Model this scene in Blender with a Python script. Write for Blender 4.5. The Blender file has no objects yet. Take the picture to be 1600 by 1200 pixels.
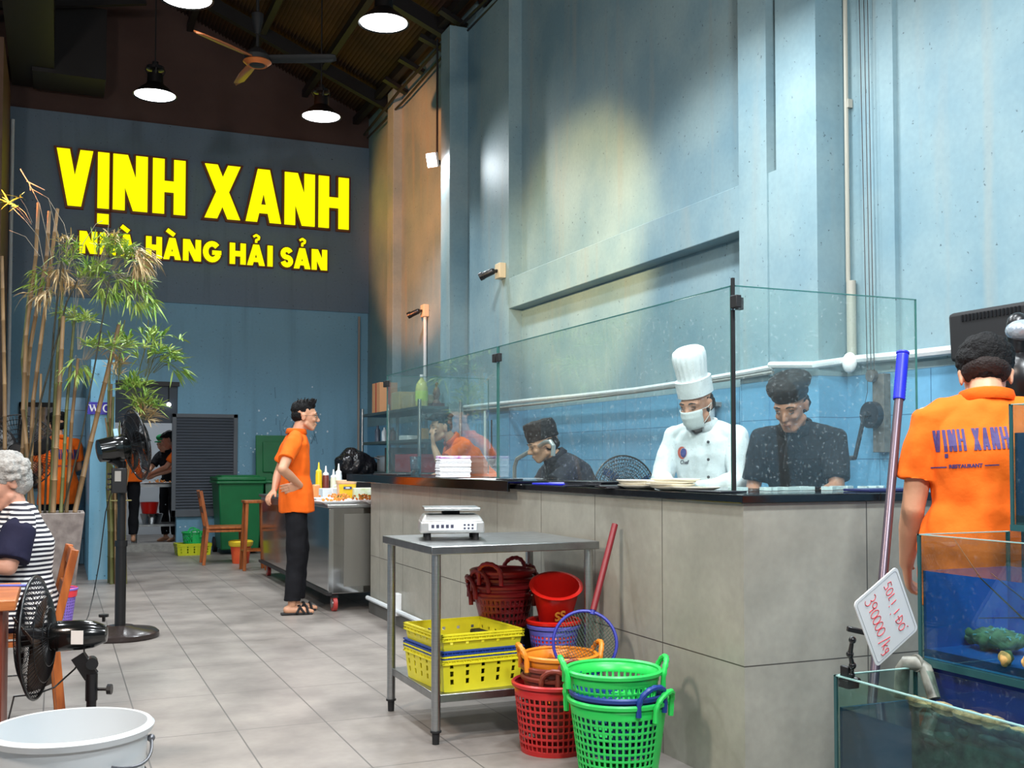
import bpy, bmesh, math, random
from mathutils import Vector, Matrix, Euler, noise
from mathutils.bvhtree import BVHTree
PI = math.pi
R = math.radians
SC = bpy.context.scene
COL = SC.collection
random.seed(7)

# ------------------------------------------------------------------ camera
YAW = R(23.1); PITCH = R(2.0); FPX = 1665.0; SHIFT = 62.9
cam_d = bpy.data.cameras.new('camera'); cam = bpy.data.objects.new('camera', cam_d); COL.objects.link(cam)
cam.location = (0, 0, 1.2); cam.rotation_euler = (PI/2 + PITCH, 0, -YAW)
cam_d.sensor_width = 36; cam_d.lens = 36*FPX/1600; cam_d.shift_y = SHIFT/1600
cam_d.clip_start = 0.05; cam_d.clip_end = 200
SC.camera = cam
# ------------------------------------------------------------------ view + world
SC.view_settings.view_transform = 'Standard'; SC.view_settings.look = 'None'
SC.view_settings.exposure = 0.0; SC.view_settings.gamma = 1.0
SC.view_settings.use_curve_mapping = False
w = bpy.data.worlds.new('night'); SC.world = w; w.use_nodes = True
w.node_tree.nodes['Background'].inputs[0].default_value = (0.62, 0.72, 0.85, 1)
w.node_tree.nodes['Background'].inputs[1].default_value = 0.14
# ------------------------------------------------------------------ area lights of the room (lamps outside the frame)
def light(kind, name, loc, energy, color=(1, 1, 1), size=0.3, target=None, spot=None, blend=0.3):
    l = bpy.data.lights.new(name, kind); l.energy = energy; l.color = color
    if kind == 'AREA': l.shape = 'DISK'; l.size = size
    else: l.shadow_soft_size = size
    if kind == 'SPOT': l.spot_size = R(spot); l.spot_blend = blend
    o = bpy.data.objects.new(name, l); COL.objects.link(o); o.location = loc
    if target is not None:
        o.rotation_euler = (Vector(target)-Vector(loc)).to_track_quat('-Z', 'Y').to_euler()
    return o
COOL = (0.90, 0.96, 1.0); WARM = (1.0, 0.30, 0.09)
# spot lamps fixed high on the unseen left side of the hall, aimed at the right wall
light('SPOT', 'warm_wall_spot', (-1.6, 9.0, 3.2), 3400, WARM, 0.10, (4.2, 12.7, 4.3), 31, 0.5)
light('SPOT', 'yellow_wall_spot', (-1.6, 5.2, 3.4), 2600, (1.0, 0.66, 0.28), 0.10, (4.2, 8.3, 3.0), 25, 0.6)
light('AREA', 'tank_flood_lamp', (0.7, -0.4, 3.2), 110, (0.93, 0.98, 1.0), 0.4, (3.4, 3.6, 1.4))
light('AREA', 'kitchen_counter_lamp', (3.15, 5.0, 3.9), 34, (0.93, 0.98, 1.0), 0.5, (3.3, 5.2, 0))
light('AREA', 'wall_wash_lamp', (1.9, 1.5, 3.7), 80, (0.92, 0.97, 1.0), 0.6, (4.2, 3.4, 2.4))
light('AREA', 'hall_left_lamp', (-1.8, 2.5, 3.6), 150, (1.0, 0.84, 0.72), 0.6, (0.4, 6.5, 0.6))

# ------------------------------------------------------------------ pixel -> point helper (places things at their true depth)
CP, SP = math.cos(PITCH), math.sin(PITCH)
FWD = Vector((math.sin(YAW)*CP, math.cos(YAW)*CP, SP))
RGT = Vector((math.cos(YAW), -math.sin(YAW), 0))
UPV = RGT.cross(FWD)
CAM = Vector((0, 0, 1.2))
def at(px, py, X=None, Y=None, Z=None, d=None):
    v = FWD + RGT*((px-800)/FPX) + UPV*((600+SHIFT-py)/FPX)
    if X is not None: t = X/v.x
    elif Y is not None: t = Y/v.y
    elif Z is not None: t = (Z-1.2)/v.z
    else: t = d/(v.x*math.sin(YAW)+v.y*math.cos(YAW))
    return CAM + v*t

# ------------------------------------------------------------------ materials
MATS = {}
def lin(c):
    return tuple((x/255/12.92) if x/255 <= .04045 else ((x/255+.055)/1.055)**2.4 for x in c)
def mat(name, rgb, rough=0.5, metal=0.0, bump=0.0, bscale=40, var=0.0, vscale=5, spec=0.5, emit=None, es=0, coat=0, var_rgb=None, stretch=None, aniso=False):
    if name in MATS: return MATS[name]
    m = bpy.data.materials.new(name); m.use_nodes = True; nt = m.node_tree; b = nt.nodes['Principled BSDF']
    c = lin(rgb)+(1,)
    b.inputs['Base Color'].default_value = c; b.inputs['Roughness'].default_value = rough
    b.inputs['Metallic'].default_value = metal; b.inputs['Specular IOR Level'].default_value = spec
    b.inputs['Coat Weight'].default_value = coat
    if emit: b.inputs['Emission Color'].default_value = lin(emit)+(1,); b.inputs['Emission Strength'].default_value = es
    tc = nt.nodes.new('ShaderNodeTexCoord'); mp = nt.nodes.new('ShaderNodeMapping'); nt.links.new(tc.outputs['Object'], mp.inputs[0])
    if stretch: mp.inputs['Scale'].default_value = stretch
    if var or var_rgb:
        n = nt.nodes.new('ShaderNodeTexNoise'); n.inputs['Scale'].default_value = vscale; n.inputs['Detail'].default_value = 5
        nt.links.new(mp.outputs[0], n.inputs['Vector'])
        mx = nt.nodes.new('ShaderNodeMix'); mx.data_type = 'RGBA'
        rp = nt.nodes.new('ShaderNodeValToRGB'); rp.color_ramp.elements[0].position = .35; rp.color_ramp.elements[1].position = .68
        nt.links.new(n.outputs['Fac'], rp.inputs[0]); nt.links.new(rp.outputs[0], mx.inputs['Factor'])
        c2 = lin(var_rgb)+(1,) if var_rgb else tuple(min(1, x*(1-var)) for x in c[:3])+(1,)
        c1 = c if var_rgb else tuple(min(1, x*(1+var)) for x in c[:3])+(1,)
        mx.inputs['A'].default_value = c1; mx.inputs['B'].default_value = c2
        nt.links.new(mx.outputs['Result'], b.inputs['Base Color'])
    if bump:
        n = nt.nodes.new('ShaderNodeTexNoise'); n.inputs['Scale'].default_value = bscale; n.inputs['Detail'].default_value = 4
        nt.links.new(mp.outputs[0], n.inputs['Vector'])
        bp = nt.nodes.new('ShaderNodeBump'); bp.inputs['Strength'].default_value = bump; bp.inputs['Distance'].default_value = 0.01
        nt.links.new(n.outputs['Fac'], bp.inputs['Height']); nt.links.new(bp.outputs[0], b.inputs['Normal'])
    MATS[name] = m
    return m
def glassy(name, tint, refl=1.45, rough=0.0, dirt=0.0, dscale=60, dcol=(230, 240, 245)):
    """thin clear sheet: tinted see-through plus a Fresnel mirror, optional grime specks"""
    if name in MATS: return MATS[name]
    m = bpy.data.materials.new(name); m.use_nodes = True; nt = m.node_tree; nt.nodes.clear()
    out = nt.nodes.new('ShaderNodeOutputMaterial'); t = nt.nodes.new('ShaderNodeBsdfTransparent'); g = nt.nodes.new('ShaderNodeBsdfGlossy')
    t.inputs[0].default_value = lin(tint)+(1,); g.inputs['Roughness'].default_value = rough
    gq = nt.nodes.new('ShaderNodeNewGeometry'); dt = nt.nodes.new('ShaderNodeVectorMath'); dt.operation = 'DOT_PRODUCT'
    nt.links.new(gq.outputs['Normal'], dt.inputs[0]); nt.links.new(gq.outputs['Incoming'], dt.inputs[1])
    def mth(op, a, b=None):
        k = nt.nodes.new('ShaderNodeMath'); k.operation = op
        for i, v in enumerate((a, b)):
            if v is None: continue
            if isinstance(v, (int, float)): k.inputs[i].default_value = v
            else: nt.links.new(v, k.inputs[i])
        return k.outputs[0]
    F0 = ((refl-1)/(refl+1))**2      # Schlick reflectance, the same from either side of the sheet
    fac = mth('MINIMUM', mth('ADD', mth('MULTIPLY', mth('POWER', mth('SUBTRACT', 1.0, mth('ABSOLUTE', dt.outputs['Value'])), 5.0), 1-F0), F0), 1.0)
    mx = nt.nodes.new('ShaderNodeMixShader'); nt.links.new(fac, mx.inputs[0]); nt.links.new(t.outputs[0], mx.inputs[1]); nt.links.new(g.outputs[0], mx.inputs[2])
    last = mx
    if dirt:
        d = nt.nodes.new('ShaderNodeBsdfDiffuse'); d.inputs[0].default_value = lin(dcol)+(1,)
        geo = nt.nodes.new('ShaderNodeNewGeometry')
        n = nt.nodes.new('ShaderNodeTexNoise'); n.inputs['Scale'].default_value = dscale; n.inputs['Detail'].default_value = 2
        n2 = nt.nodes.new('ShaderNodeTexNoise'); n2.inputs['Scale'].default_value = 2.2
        nt.links.new(geo.outputs['Position'], n.inputs['Vector']); nt.links.new(geo.outputs['Position'], n2.inputs['Vector'])
        r = nt.nodes.new('ShaderNodeValToRGB'); r.color_ramp.elements[0].position = .62; r.color_ramp.elements[1].position = .74
        nt.links.new(n.outputs['Fac'], r.inputs[0])
        mu = nt.nodes.new('ShaderNodeMath'); mu.operation = 'MULTIPLY_ADD'; mu.inputs[1].default_value = dirt
        mu2 = nt.nodes.new('ShaderNodeMath'); mu2.operation = 'MULTIPLY'; mu2.inputs[1].default_value = dirt*.22
        nt.links.new(n2.outputs['Fac'], mu2.inputs[0])
        nt.links.new(r.outputs[0], mu.inputs[0]); nt.links.new(mu2.outputs[0], mu.inputs[2])
        m2 = nt.nodes.new('ShaderNodeMixShader'); nt.links.new(mu.outputs[0], m2.inputs[0]); nt.links.new(mx.outputs[0], m2.inputs[1]); nt.links.new(d.outputs[0], m2.inputs[2])
        last = m2
    nt.links.new(last.outputs[0], out.inputs[0])
    MATS[name] = m
    return m
def emis(name, rgb, s):
    if name in MATS: return MATS[name]
    m = bpy.data.materials.new(name); m.use_nodes = True; nt = m.node_tree; nt.nodes.clear()
    out = nt.nodes.new('ShaderNodeOutputMaterial'); e = nt.nodes.new('ShaderNodeEmission'); e.inputs[0].default_value = lin(rgb)+(1,); e.inputs[1].default_value = s
    nt.links.new(e.outputs[0], out.inputs[0]); MATS[name] = m
    return m
def surface(name, rgb, rgb2, tile=None, tw=.6, th=.6, grout=(60, 60, 58), gw=.004, uv='XY', rough=.5, bump=.15, nscale=1.2, off=(0, 0), split=None, tile_rgb=None, tile_rgb2=None, streak=None, tvar=.08, trough=.25, fine=.12):
    """large wall/floor material in world position; split = height under which the tiles go"""
    m = bpy.data.materials.new(name); m.use_nodes = True; nt = m.node_tree; N = nt.nodes.new; L = nt.links.new
    b = nt.nodes['Principled BSDF']; geo = N('ShaderNodeNewGeometry'); sep = N('ShaderNodeSeparateXYZ'); L(geo.outputs['Position'], sep.inputs[0])
    def noise_(scale, det, src=None, w=None):
        n = N('ShaderNodeTexNoise'); n.inputs['Scale'].default_value = scale; n.inputs['Detail'].default_value = det
        L(src or geo.outputs['Position'], n.inputs['Vector']); return n
    def ramp(src, a, c):
        r = N('ShaderNodeValToRGB'); r.color_ramp.elements[0].position = a; r.color_ramp.elements[1].position = c; L(src, r.inputs[0]); return r.outputs[0]
    def mix(f, A, B, mode='MIX'):
        x = N('ShaderNodeMix'); x.data_type = 'RGBA'; x.blend_type = mode
        if isinstance(f, float): x.inputs['Factor'].default_value = f
        else: L(f, x.inputs['Factor'])
        for k, v in (('A', A), ('B', B)):
            if isinstance(v, tuple): x.inputs[k].default_value = lin(v)+(1,)
            else: L(v, x.inputs[k])
        return x.outputs['Result']
    n1 = noise_(nscale, 6)
    col = mix(ramp(n1.outputs['Fac'], .35, .7), rgb, rgb2)
    if streak:
        mp = N('ShaderNodeMapping'); mp.inputs['Scale'].default_value = (7, 7, .45); L(geo.outputs['Position'], mp.inputs[0])
        n3 = noise_(1.0, 4, mp.outputs[0])
        col = mix(ramp(n3.outputs['Fac'], .55, .8), col, streak)
        n4 = noise_(38, 2)
        col = mix(ramp(n4.outputs['Fac'], .70, .76), col, tuple(int(x*.6) for x in rgb))
    nf = noise_(30, 5)
    mm = N('ShaderNodeMath'); mm.operation = 'MULTIPLY'; mm.inputs[1].default_value = fine; L(nf.outputs['Fac'], mm.inputs[0])
    col = mix(mm.outputs[0], col, tuple(int(x*.55) for x in rgb))
    rsock = None
    if tile:
        cmb = N('ShaderNodeCombineXYZ')
        if uv == 'XY':
            for i, k in enumerate('XY'):
                a = N('ShaderNodeMath'); a.inputs[1].default_value = -off[i]; L(sep.outputs[k], a.inputs[0]); L(a.outputs[0], cmb.inputs[i])
        else:
            a = N('ShaderNodeMath'); L(sep.outputs['X'], a.inputs[0]); L(sep.outputs['Y'], a.inputs[1])
            a2 = N('ShaderNodeMath'); a2.inputs[1].default_value = -off[0]; L(a.outputs[0], a2.inputs[0]); L(a2.outputs[0], cmb.inputs[0])
            a3 = N('ShaderNodeMath'); a3.inputs[1].default_value = -off[1]; L(sep.outputs['Z'], a3.inputs[0]); L(a3.outputs[0], cmb.inputs[1])
        br = N('ShaderNodeTexBrick'); br.offset = 0; br.inputs['Scale'].default_value = 1; br.inputs['Brick Width'].default_value = tw
        br.inputs['Row Height'].default_value = th; br.inputs['Mortar Size'].default_value = gw; br.inputs['Mortar Smooth'].default_value = 0.1
        L(cmb.outputs[0], br.inputs['Vector'])
        br.inputs['Color1'].default_value = (1-tvar, 1-tvar, 1-tvar, 1); br.inputs['Color2'].default_value = (1, 1, 1, 1); br.inputs['Mortar'].default_value = (1, 1, 1, 1)
        tcol = mix(ramp(n1.outputs['Fac'], .35, .7), tile_rgb or rgb, tile_rgb2 or rgb2)
        tcol = mix(mm.outputs[0], tcol, tuple(int(x*.55) for x in (tile_rgb or rgb)))
        tcol = mix(1.0, tcol, br.outputs['Color'], 'MULTIPLY')
        tcol = mix(br.outputs['Fac'], tcol, grout)
        if split is not None:
            gt = N('ShaderNodeMath'); gt.operation = 'LESS_THAN'; gt.inputs[1].default_value = split; L(sep.outputs['Z'], gt.inputs[0])
            col = mix(gt.outputs[0], col, tcol)
            mr = N('ShaderNodeMapRange'); mr.inputs['To Min'].default_value = rough; mr.inputs['To Max'].default_value = trough; L(gt.outputs[0], mr.inputs[0]); L(mr.outputs[0], b.inputs['Roughness']); rsock = 1
        else: col = tcol
    L(col, b.inputs['Base Color'])
    if not rsock:
        mr = N('ShaderNodeMapRange'); mr.inputs['To Min'].default_value = rough*.8; mr.inputs['To Max'].default_value = min(1, rough*1.25); L(n1.outputs['Fac'], mr.inputs[0]); L(mr.outputs[0], b.inputs['Roughness'])
    if bump:
        bp = N('ShaderNodeBump'); bp.inputs['Strength'].default_value = bump; bp.inputs['Distance'].default_value = .02
        L(n1.outputs['Fac'], bp.inputs['Height']); L(bp.outputs[0], b.inputs['Normal'])
    MATS[name] = m
    return m

# ------------------------------------------------------------------ mesh builder
def frame(d):
    d = Vector(d).normalized()
    a = Vector((0, 0, 1)) if abs(d.z) < .95 else Vector((1, 0, 0))
    u = d.cross(a).normalized(); return u, u.cross(d).normalized()
class MB:
    def __init__(s): s.v = []; s.f = []; s.m = []; s.cur = 0
    def add(s, vs, fs):
        o = len(s.v); s.v += [tuple(v) for v in vs]; s.f += [tuple(i+o for i in f) for f in fs]; s.m += [s.cur]*len(fs)
    def box(s, c, d, rot=None, taper=1.0):
        x, y, z = d[0]/2, d[1]/2, d[2]/2; t = taper
        vs = [Vector(p) for p in ((-x*t, -y*t, -z), (x*t, -y*t, -z), (x*t, y*t, -z), (-x*t, y*t, -z), (-x, -y, z), (x, -y, z), (x, y, z), (-x, y, z))]
        if rot is not None:
            M = Euler(rot).to_matrix() if not isinstance(rot, Matrix) else rot
            vs = [M @ v for v in vs]
        vs = [v+Vector(c) for v in vs]
        s.add(vs, [(0, 3, 2, 1), (4, 5, 6, 7), (0, 1, 5, 4), (1, 2, 6, 5), (2, 3, 7, 6), (3, 0, 4, 7)])
        return s
    def bx(s, x0, x1, y0, y1, z0, z1): return s.box(((x0+x1)/2, (y0+y1)/2, (z0+z1)/2), (x1-x0, y1-y0, z1-z0))
    def bar(s, p0, p1, wd, h, up=(0, 0, 1)):
        p0, p1 = Vector(p0), Vector(p1); d = (p1-p0).normalized(); u = d.cross(Vector(up))
        u = u.normalized() if u.length > 1e-4 else frame(d)[0]; v = u.cross(d)
        vs = [p+u*a*wd/2+v*b*h/2 for p in (p0, p1) for a, b in ((-1, -1), (1, -1), (1, 1), (-1, 1))]
        s.add(vs, [(0, 1, 2, 3), (7, 6, 5, 4), (0, 4, 5, 1), (1, 5, 6, 2), (2, 6, 7, 3), (3, 7, 4, 0)]); return s
    def tube(s, pts, r, n=8, cap=True, closed=False):
        pts = [Vector(p) for p in pts]; k = len(pts); rs = r if isinstance(r, (list, tuple)) else [r]*k
        vs = []; fs = []; u = None
        for i, p in enumerate(pts):
            if closed: d = pts[(i+1) % k]-pts[i-1]
            else: d = pts[min(i+1, k-1)]-pts[max(i-1, 0)]
            d = d.normalized() if d.length > 1e-9 else Vector((0, 0, 1))
            if u is None: u, _ = frame(d)
            u = (u-d*u.dot(d)); u = u.normalized() if u.length > 1e-6 else frame(d)[0]
            w_ = d.cross(u)
            for j in range(n):
                a = 2*PI*j/n; vs.append(p+(u*math.cos(a)+w_*math.sin(a))*rs[i])
        for i in range(k if closed else k-1):
            i2 = (i+1) % k
            for j in range(n):
                j2 = (j+1) % n; fs.append((i*n+j, i*n+j2, i2*n+j2, i2*n+j))
        if cap and not closed:
            fs.append(tuple(range(n))[::-1]); fs.append(tuple((k-1)*n+j for j in range(n)))
        s.add(vs, fs); return s
    def cyl(s, p0, p1, r0, r1=None, n=16): return s.tube([p0, p1], [r0, r0 if r1 is None else r1], n)
    def lathe(s, prof, c=(0, 0, 0), n=32, M=None, sx=1, sy=1, closed=False):
        vs = []; fs = []; k = len(prof)
        for r, z in prof:
            for j in range(n):
                a = 2*PI*j/n; v = Vector((r*math.cos(a)*sx, r*math.sin(a)*sy, z))
                if M is not None: v = M @ v
                vs.append(v+Vector(c))
        for i in range(k if closed else k-1):
            i2 = (i+1) % k
            for j in range(n):
                j2 = (j+1) % n; fs.append((i*n+j, i*n+j2, i2*n+j2, i2*n+j))
        if not closed:
            if prof[0][0] > 1e-5: fs.append(tuple(range(n))[::-1])
            if prof[-1][0] > 1e-5: fs.append(tuple((k-1)*n+j for j in range(n)))
        s.add(vs, fs); return s
    def ell(s, c, r, M=None, nu=16, nv=10):
        if not isinstance(r, (tuple, list)): r = (r, r, r)
        vs = [Vector((0, 0, -r[2]))]; fs = []
        for i in range(1, nv):
            t = -PI/2+PI*i/nv
            for j in range(nu):
                a = 2*PI*j/nu; vs.append(Vector((r[0]*math.cos(t)*math.cos(a), r[1]*math.cos(t)*math.sin(a), r[2]*math.sin(t))))
        vs.append(Vector((0, 0, r[2])))
        for j in range(nu): fs.append((0, 1+(j+1) % nu, 1+j))
        for i in range(nv-2):
            for j in range(nu):
                a = 1+i*nu; fs.append((a+j, a+(j+1) % nu, a+nu+(j+1) % nu, a+nu+j))
        e = len(vs)-1; a = 1+(nv-2)*nu
        for j in range(nu): fs.append((a+j, a+(j+1) % nu, e))
        if M is not None: vs = [M @ v for v in vs]
        s.add([v+Vector(c) for v in vs], fs); return s
    def caps(s, p0, p1, r0, r1=None, n=14):
        """capsule with round ends"""
        p0, p1 = Vector(p0), Vector(p1); r1 = r0 if r1 is None else r1; d = (p1-p0); L = d.length
        if L < 1e-6: return s.ell(p0, r0)
        d /= L; pts = []; rr = []
        for t in (-.98, -.8, -.45, 0): pts.append(p0+d*r0*t); rr.append(r0*math.sqrt(max(0, 1-t*t))+1e-4)
        for t in (0, .45, .8, .98): pts.append(p1+d*r1*t); rr.append(r1*math.sqrt(max(0, 1-t*t))+1e-4)
        return s.tube(pts, rr, n)
    def chain(s, pts, rs, n=14):
        for i in range(len(pts)-1): s.caps(pts[i], pts[i+1], rs[i], rs[i+1], n)
        return s
    def loft(s, rings, n=24):
        """rings: (centre, side axis, front axis, side radius, front radius)"""
        vs = []; fs = []
        for c, u, v, a, b in rings:
            for j in range(n):
                t = 2*PI*j/n; ct, st = math.cos(t), math.sin(t); e = .85
                vs.append(Vector(c)+Vector(u)*a*math.copysign(abs(ct)**e, ct)+Vector(v)*b*math.copysign(abs(st)**e, st))
        for i in range(len(rings)-1):
            for j in range(n):
                j2 = (j+1) % n; fs.append((i*n+j, i*n+j2, (i+1)*n+j2, (i+1)*n+j))
        fs.append(tuple(range(n))[::-1]); fs.append(tuple((len(rings)-1)*n+j for j in range(n)))
        s.add(vs, fs); return s
    def prism(s, poly, P, U, V, th):
        """2D polygon on plane (P,U,V), extruded by th along U x V"""
        P, U, V = Vector(P), Vector(U), Vector(V); W = U.cross(V)*th; k = len(poly)
        a = [P+U*x+V*y for x, y in poly]; vs = a+[p+W for p in a]
        fs = [tuple(range(k))[::-1], tuple(range(k, 2*k))]+[(i, (i+1) % k, k+(i+1) % k, k+i) for i in range(k)]
        s.add(vs, fs); return s
    def mesh(s, name, mats, smooth=None, merge=False):
        me = bpy.data.meshes.new(name); me.from_pydata(s.v, [], s.f)
        for m in mats: me.materials.append(m)
        if len(mats) > 1: me.polygons.foreach_set('material_index', s.m)
        bm = bmesh.new(); bm.from_mesh(me)
        if merge: bmesh.ops.remove_doubles(bm, verts=bm.verts, dist=1e-5)
        bmesh.ops.recalc_face_normals(bm, faces=bm.faces); bm.to_mesh(me); bm.free()
        if smooth is not None:
            try: me.shade_smooth() ; me.set_sharp_from_angle(angle=R(smooth))
            except Exception: pass
        me.update(); return me
    def build(s, name, m, parent=None, smooth=40, bevel=0, merge=False, label=None, solid=0, subd=0):
        mats = m if isinstance(m, (list, tuple)) else [m]
        o = bpy.data.objects.new(name, s.mesh(name, mats, smooth, merge)); COL.objects.link(o)
        if parent: o.parent = parent
        if solid: k = o.modifiers.new('s', 'SOLIDIFY'); k.thickness = solid; k.offset = 0
        if bevel: k = o.modifiers.new('b', 'BEVEL'); k.width = bevel; k.segments = 2; k.limit_method = 'ANGLE'; k.angle_limit = R(50)
        if subd: k = o.modifiers.new('d', 'SUBSURF'); k.levels = subd; k.render_levels = subd
        if label: o['label'] = label
        return o
def tag(o, label=None, cat=None, group=None, kind=None):
    if label: o['label'] = label
    if cat: o['category'] = cat
    if group: o['group'] = group
    if kind: o['kind'] = kind
    return o
def thing(name, label, cat, loc=(0, 0, 0), rz=0, group=None):
    o = bpy.data.objects.new(name, None); COL.objects.link(o); o.location = loc; o.rotation_euler = (0, 0, rz); o.empty_display_size = .1
    return tag(o, label, cat, group)
def struct(mb, name, m, **k): return tag(mb.build(name, m, **k), kind='structure')
def copy_tree(o, parent=None):
    c = o.copy(); COL.objects.link(c)
    if parent: c.parent = parent
    for ch in [x for x in COL.objects if x.parent == o]: copy_tree(ch, c)
    return c
def fuse(mb, name, m, parent, voxel=.006, sm=6, disp=None, smfac=.5):
    me = mb.mesh('tmp', [m]); o = bpy.data.objects.new('tmp', me); COL.objects.link(o)
    k = o.modifiers.new('r', 'REMESH'); k.mode = 'VOXEL'; k.voxel_size = voxel; k.use_smooth_shade = True
    if sm: q = o.modifiers.new('s', 'SMOOTH'); q.iterations = sm; q.factor = smfac
    dg = bpy.context.evaluated_depsgraph_get(); dg.update()
    nm = bpy.data.meshes.new_from_object(o.evaluated_get(dg)); nm.name = name
    bpy.data.objects.remove(o); bpy.data.meshes.remove(me)
    if disp:
        nm.update(); no = [v.normal.copy() for v in nm.vertices]
        for v, nn in zip(nm.vertices, no): v.co = v.co+nn*disp(v.co)
    if not nm.materials: nm.materials.append(m)
    for p in nm.polygons: p.use_smooth = True
    ob = bpy.data.objects.new(name, nm); COL.objects.link(ob)
    if parent: ob.parent = parent
    return ob
def text_mb(body, size, P, U, V, depth=.002, bold=0.0, align='CENTER', shear=0):
    c = bpy.data.curves.new('t', 'FONT'); c.body = body; c.size = size; c.extrude = depth/2; c.offset = bold; c.align_x = align; c.align_y = 'CENTER'; c.resolution_u = 3; c.shear = shear
    o = bpy.data.objects.new('t', c); COL.objects.link(o); dg = bpy.context.evaluated_depsgraph_get(); dg.update()
    me = bpy.data.meshes.new_from_object(o.evaluated_get(dg)); mb = MB(); P, U, V = Vector(P), Vector(U), Vector(V); W = U.cross(V)
    mb.add([P+U*v.co.x+V*v.co.y+W*(v.co.z+depth/2) for v in me.vertices], [tuple(p.vertices) for p in me.polygons])
    bpy.data.objects.remove(o); bpy.data.curves.remove(c); bpy.data.meshes.remove(me)
    return mb
def arc(c, r, a0, a1, n, U=(1, 0, 0), V=(0, 0, 1)):
    c, U, V = Vector(c), Vector(U), Vector(V)
    return [c+(U*math.cos(a0+(a1-a0)*i/n)+V*math.sin(a0+(a1-a0)*i/n))*r for i in range(n+1)]

# ------------------------------------------------------------------ common materials
M_floor = surface('floor_tile', (160, 152, 145), (118, 111, 106), tile=True, tw=.4, th=.8, uv='XY', off=(-.045, .1), rough=.42, bump=.03, nscale=2.5, grout=(92, 88, 85), gw=.0035, tvar=.07, fine=.3)
M_wallR = surface('right_wall_paint', (118, 150, 162), (146, 170, 174), tile=True, tw=.39, th=.243, uv='XZ', off=(0.02, 1.7), rough=.6, bump=.25, nscale=1.6, split=1.70, tile_rgb=(104, 160, 194), tile_rgb2=(112, 168, 200), grout=(70, 110, 140), gw=.003, streak=(146, 158, 156), tvar=.06, trough=.3, fine=.25)
M_pillar = M_wallR
M_wallB = surface('back_wall_paint', (120, 168, 194), (128, 176, 202), rough=.6, bump=.1, nscale=1.0, streak=(112, 156, 180), fine=.2)
M_wallB2 = surface('back_wall_slate_paint', (102, 122, 142), (108, 130, 148), rough=.6, bump=.1, nscale=.8, streak=(92, 112, 128), fine=.2)
M_stone = surface('counter_stone_tile', (172, 169, 156), (154, 152, 140), tile=True, tw=.6, th=.6, uv='XZ', off=(5.57-.03, .453-.6), rough=.35, bump=.05, nscale=4, grout=(70, 66, 60), gw=.0025, tvar=.06, fine=.35)
M_dark = surface('dark_gable', (84, 62, 56), (72, 52, 48), rough=.8, bump=.1)
M_roof = surface('rusty_roof_sheet', (124, 82, 62), (84, 58, 48), rough=.7, bump=.1, nscale=1.5)
M_blacksteel = mat('dark_painted_steel', (28, 26, 27), .5)
M_steel = mat('brushed_steel', (176, 178, 178), .28, 1.0, bump=.15, bscale=30, stretch=(1, 1, 40), var=.08, vscale=8)
M_steel2 = mat('scratched_steel_top', (150, 152, 152), .35, 1.0, bump=.1, bscale=60, var=.12, vscale=14)
M_chrome = mat('polished_steel', (200, 202, 204), .12, 1.0)
M_black = mat('black_plastic', (22, 22, 24), .32)
M_blackm = mat('matte_black', (20, 20, 22), .7)
M_wire = mat('black_wire', (16, 16, 18), .35)
M_white = mat('white_plastic', (236, 238, 240), .3)
M_pvc = mat('white_pipe', (214, 220, 222), .35, var=.06, vscale=9)
M_wood = mat('varnished_wood', (176, 98, 44), .35, var_rgb=(134, 68, 28), vscale=6, stretch=(6, 6, 1), bump=.1)
M_woodt = mat('table_wood', (188, 112, 60), .35, var_rgb=(150, 80, 40), vscale=5, stretch=(1, 8, 8), bump=.08)
M_redwood = mat('red_brown_wood', (128, 56, 32), .45, var_rgb=(98, 40, 24), vscale=5, stretch=(8, 8, 1))
M_granite = mat('black_granite', (20, 20, 22), .12, var=.4, vscale=60)
M_glass = glassy('sneeze_glass', (242, 249, 247), 1.5, dirt=.16, dscale=70)
M_glassedge = mat('green_glass_edge', (60, 110, 104), .15)
M_tankglass = glassy('tank_glass', (228, 242, 238), 1.5, dirt=.05, dscale=90)
# ------------------------------------------------------------------ SETTING
FX, RX = 4.06, 4.20            # faces of pillars and of recessed panels on the right wall
YB = 15.1
struct(MB().bx(-4.0, 4.7, -2.2, YB+3.6, -.12, 0), 'floor', M_floor, smooth=None)
# back wall with door opening and a mirror alcove
DX0, DX1, DZ = .64, 1.497, 2.28
mb = MB(); mb.bx(-.62, DX0, YB, YB+.15, 0, 3.36); mb.bx(DX0, DX1, YB, YB+.15, DZ, 3.36); mb.bx(DX1, 4.5, YB, YB+.15, 0, 3.36)
struct(mb, 'wall_back', M_wallB, smooth=None)
struct(MB().bx(-.62, 4.5, YB-.03, YB+.15, 3.36, 5.79), 'wall_back_upper', M_wallB2, smooth=None)
# right wall
mb = MB()
mb.bx(RX, 4.7, 5.735, 9.6, 0, 5.95)                        # recessed panels behind beam
mb.bx(FX, 4.7, 9.6, 10.74, 0, 5.95)
mb.bx(4.15, 4.7, 10.74, YB, 0, 6.25)
mb.bx(4.27, 4.7, -2.2, 5.0, 0, 6.6)
struct(mb, 'wall_right', M_wallR, smooth=None)
mb = MB()                                                  # pillar with the vertical slot
mb.bx(FX, 4.7, 4.98, 5.36, 0, 6.6); mb.bx(FX, 4.7, 5.36, 5.44, 0, 3.0); mb.bx(FX+.5, 4.7, 5.36, 5.44, 3.0, 6.6); mb.bx(FX-.012, 4.7, 5.44, 5.735, 0, 6.6)
struct(mb, 'trim_1', M_pillar, smooth=None)
struct(MB().bx(FX, RX+.05, 5.735, 9.6, 2.70, 3.0), 'trim_2', M_pillar, smooth=None, bevel=.006)
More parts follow.
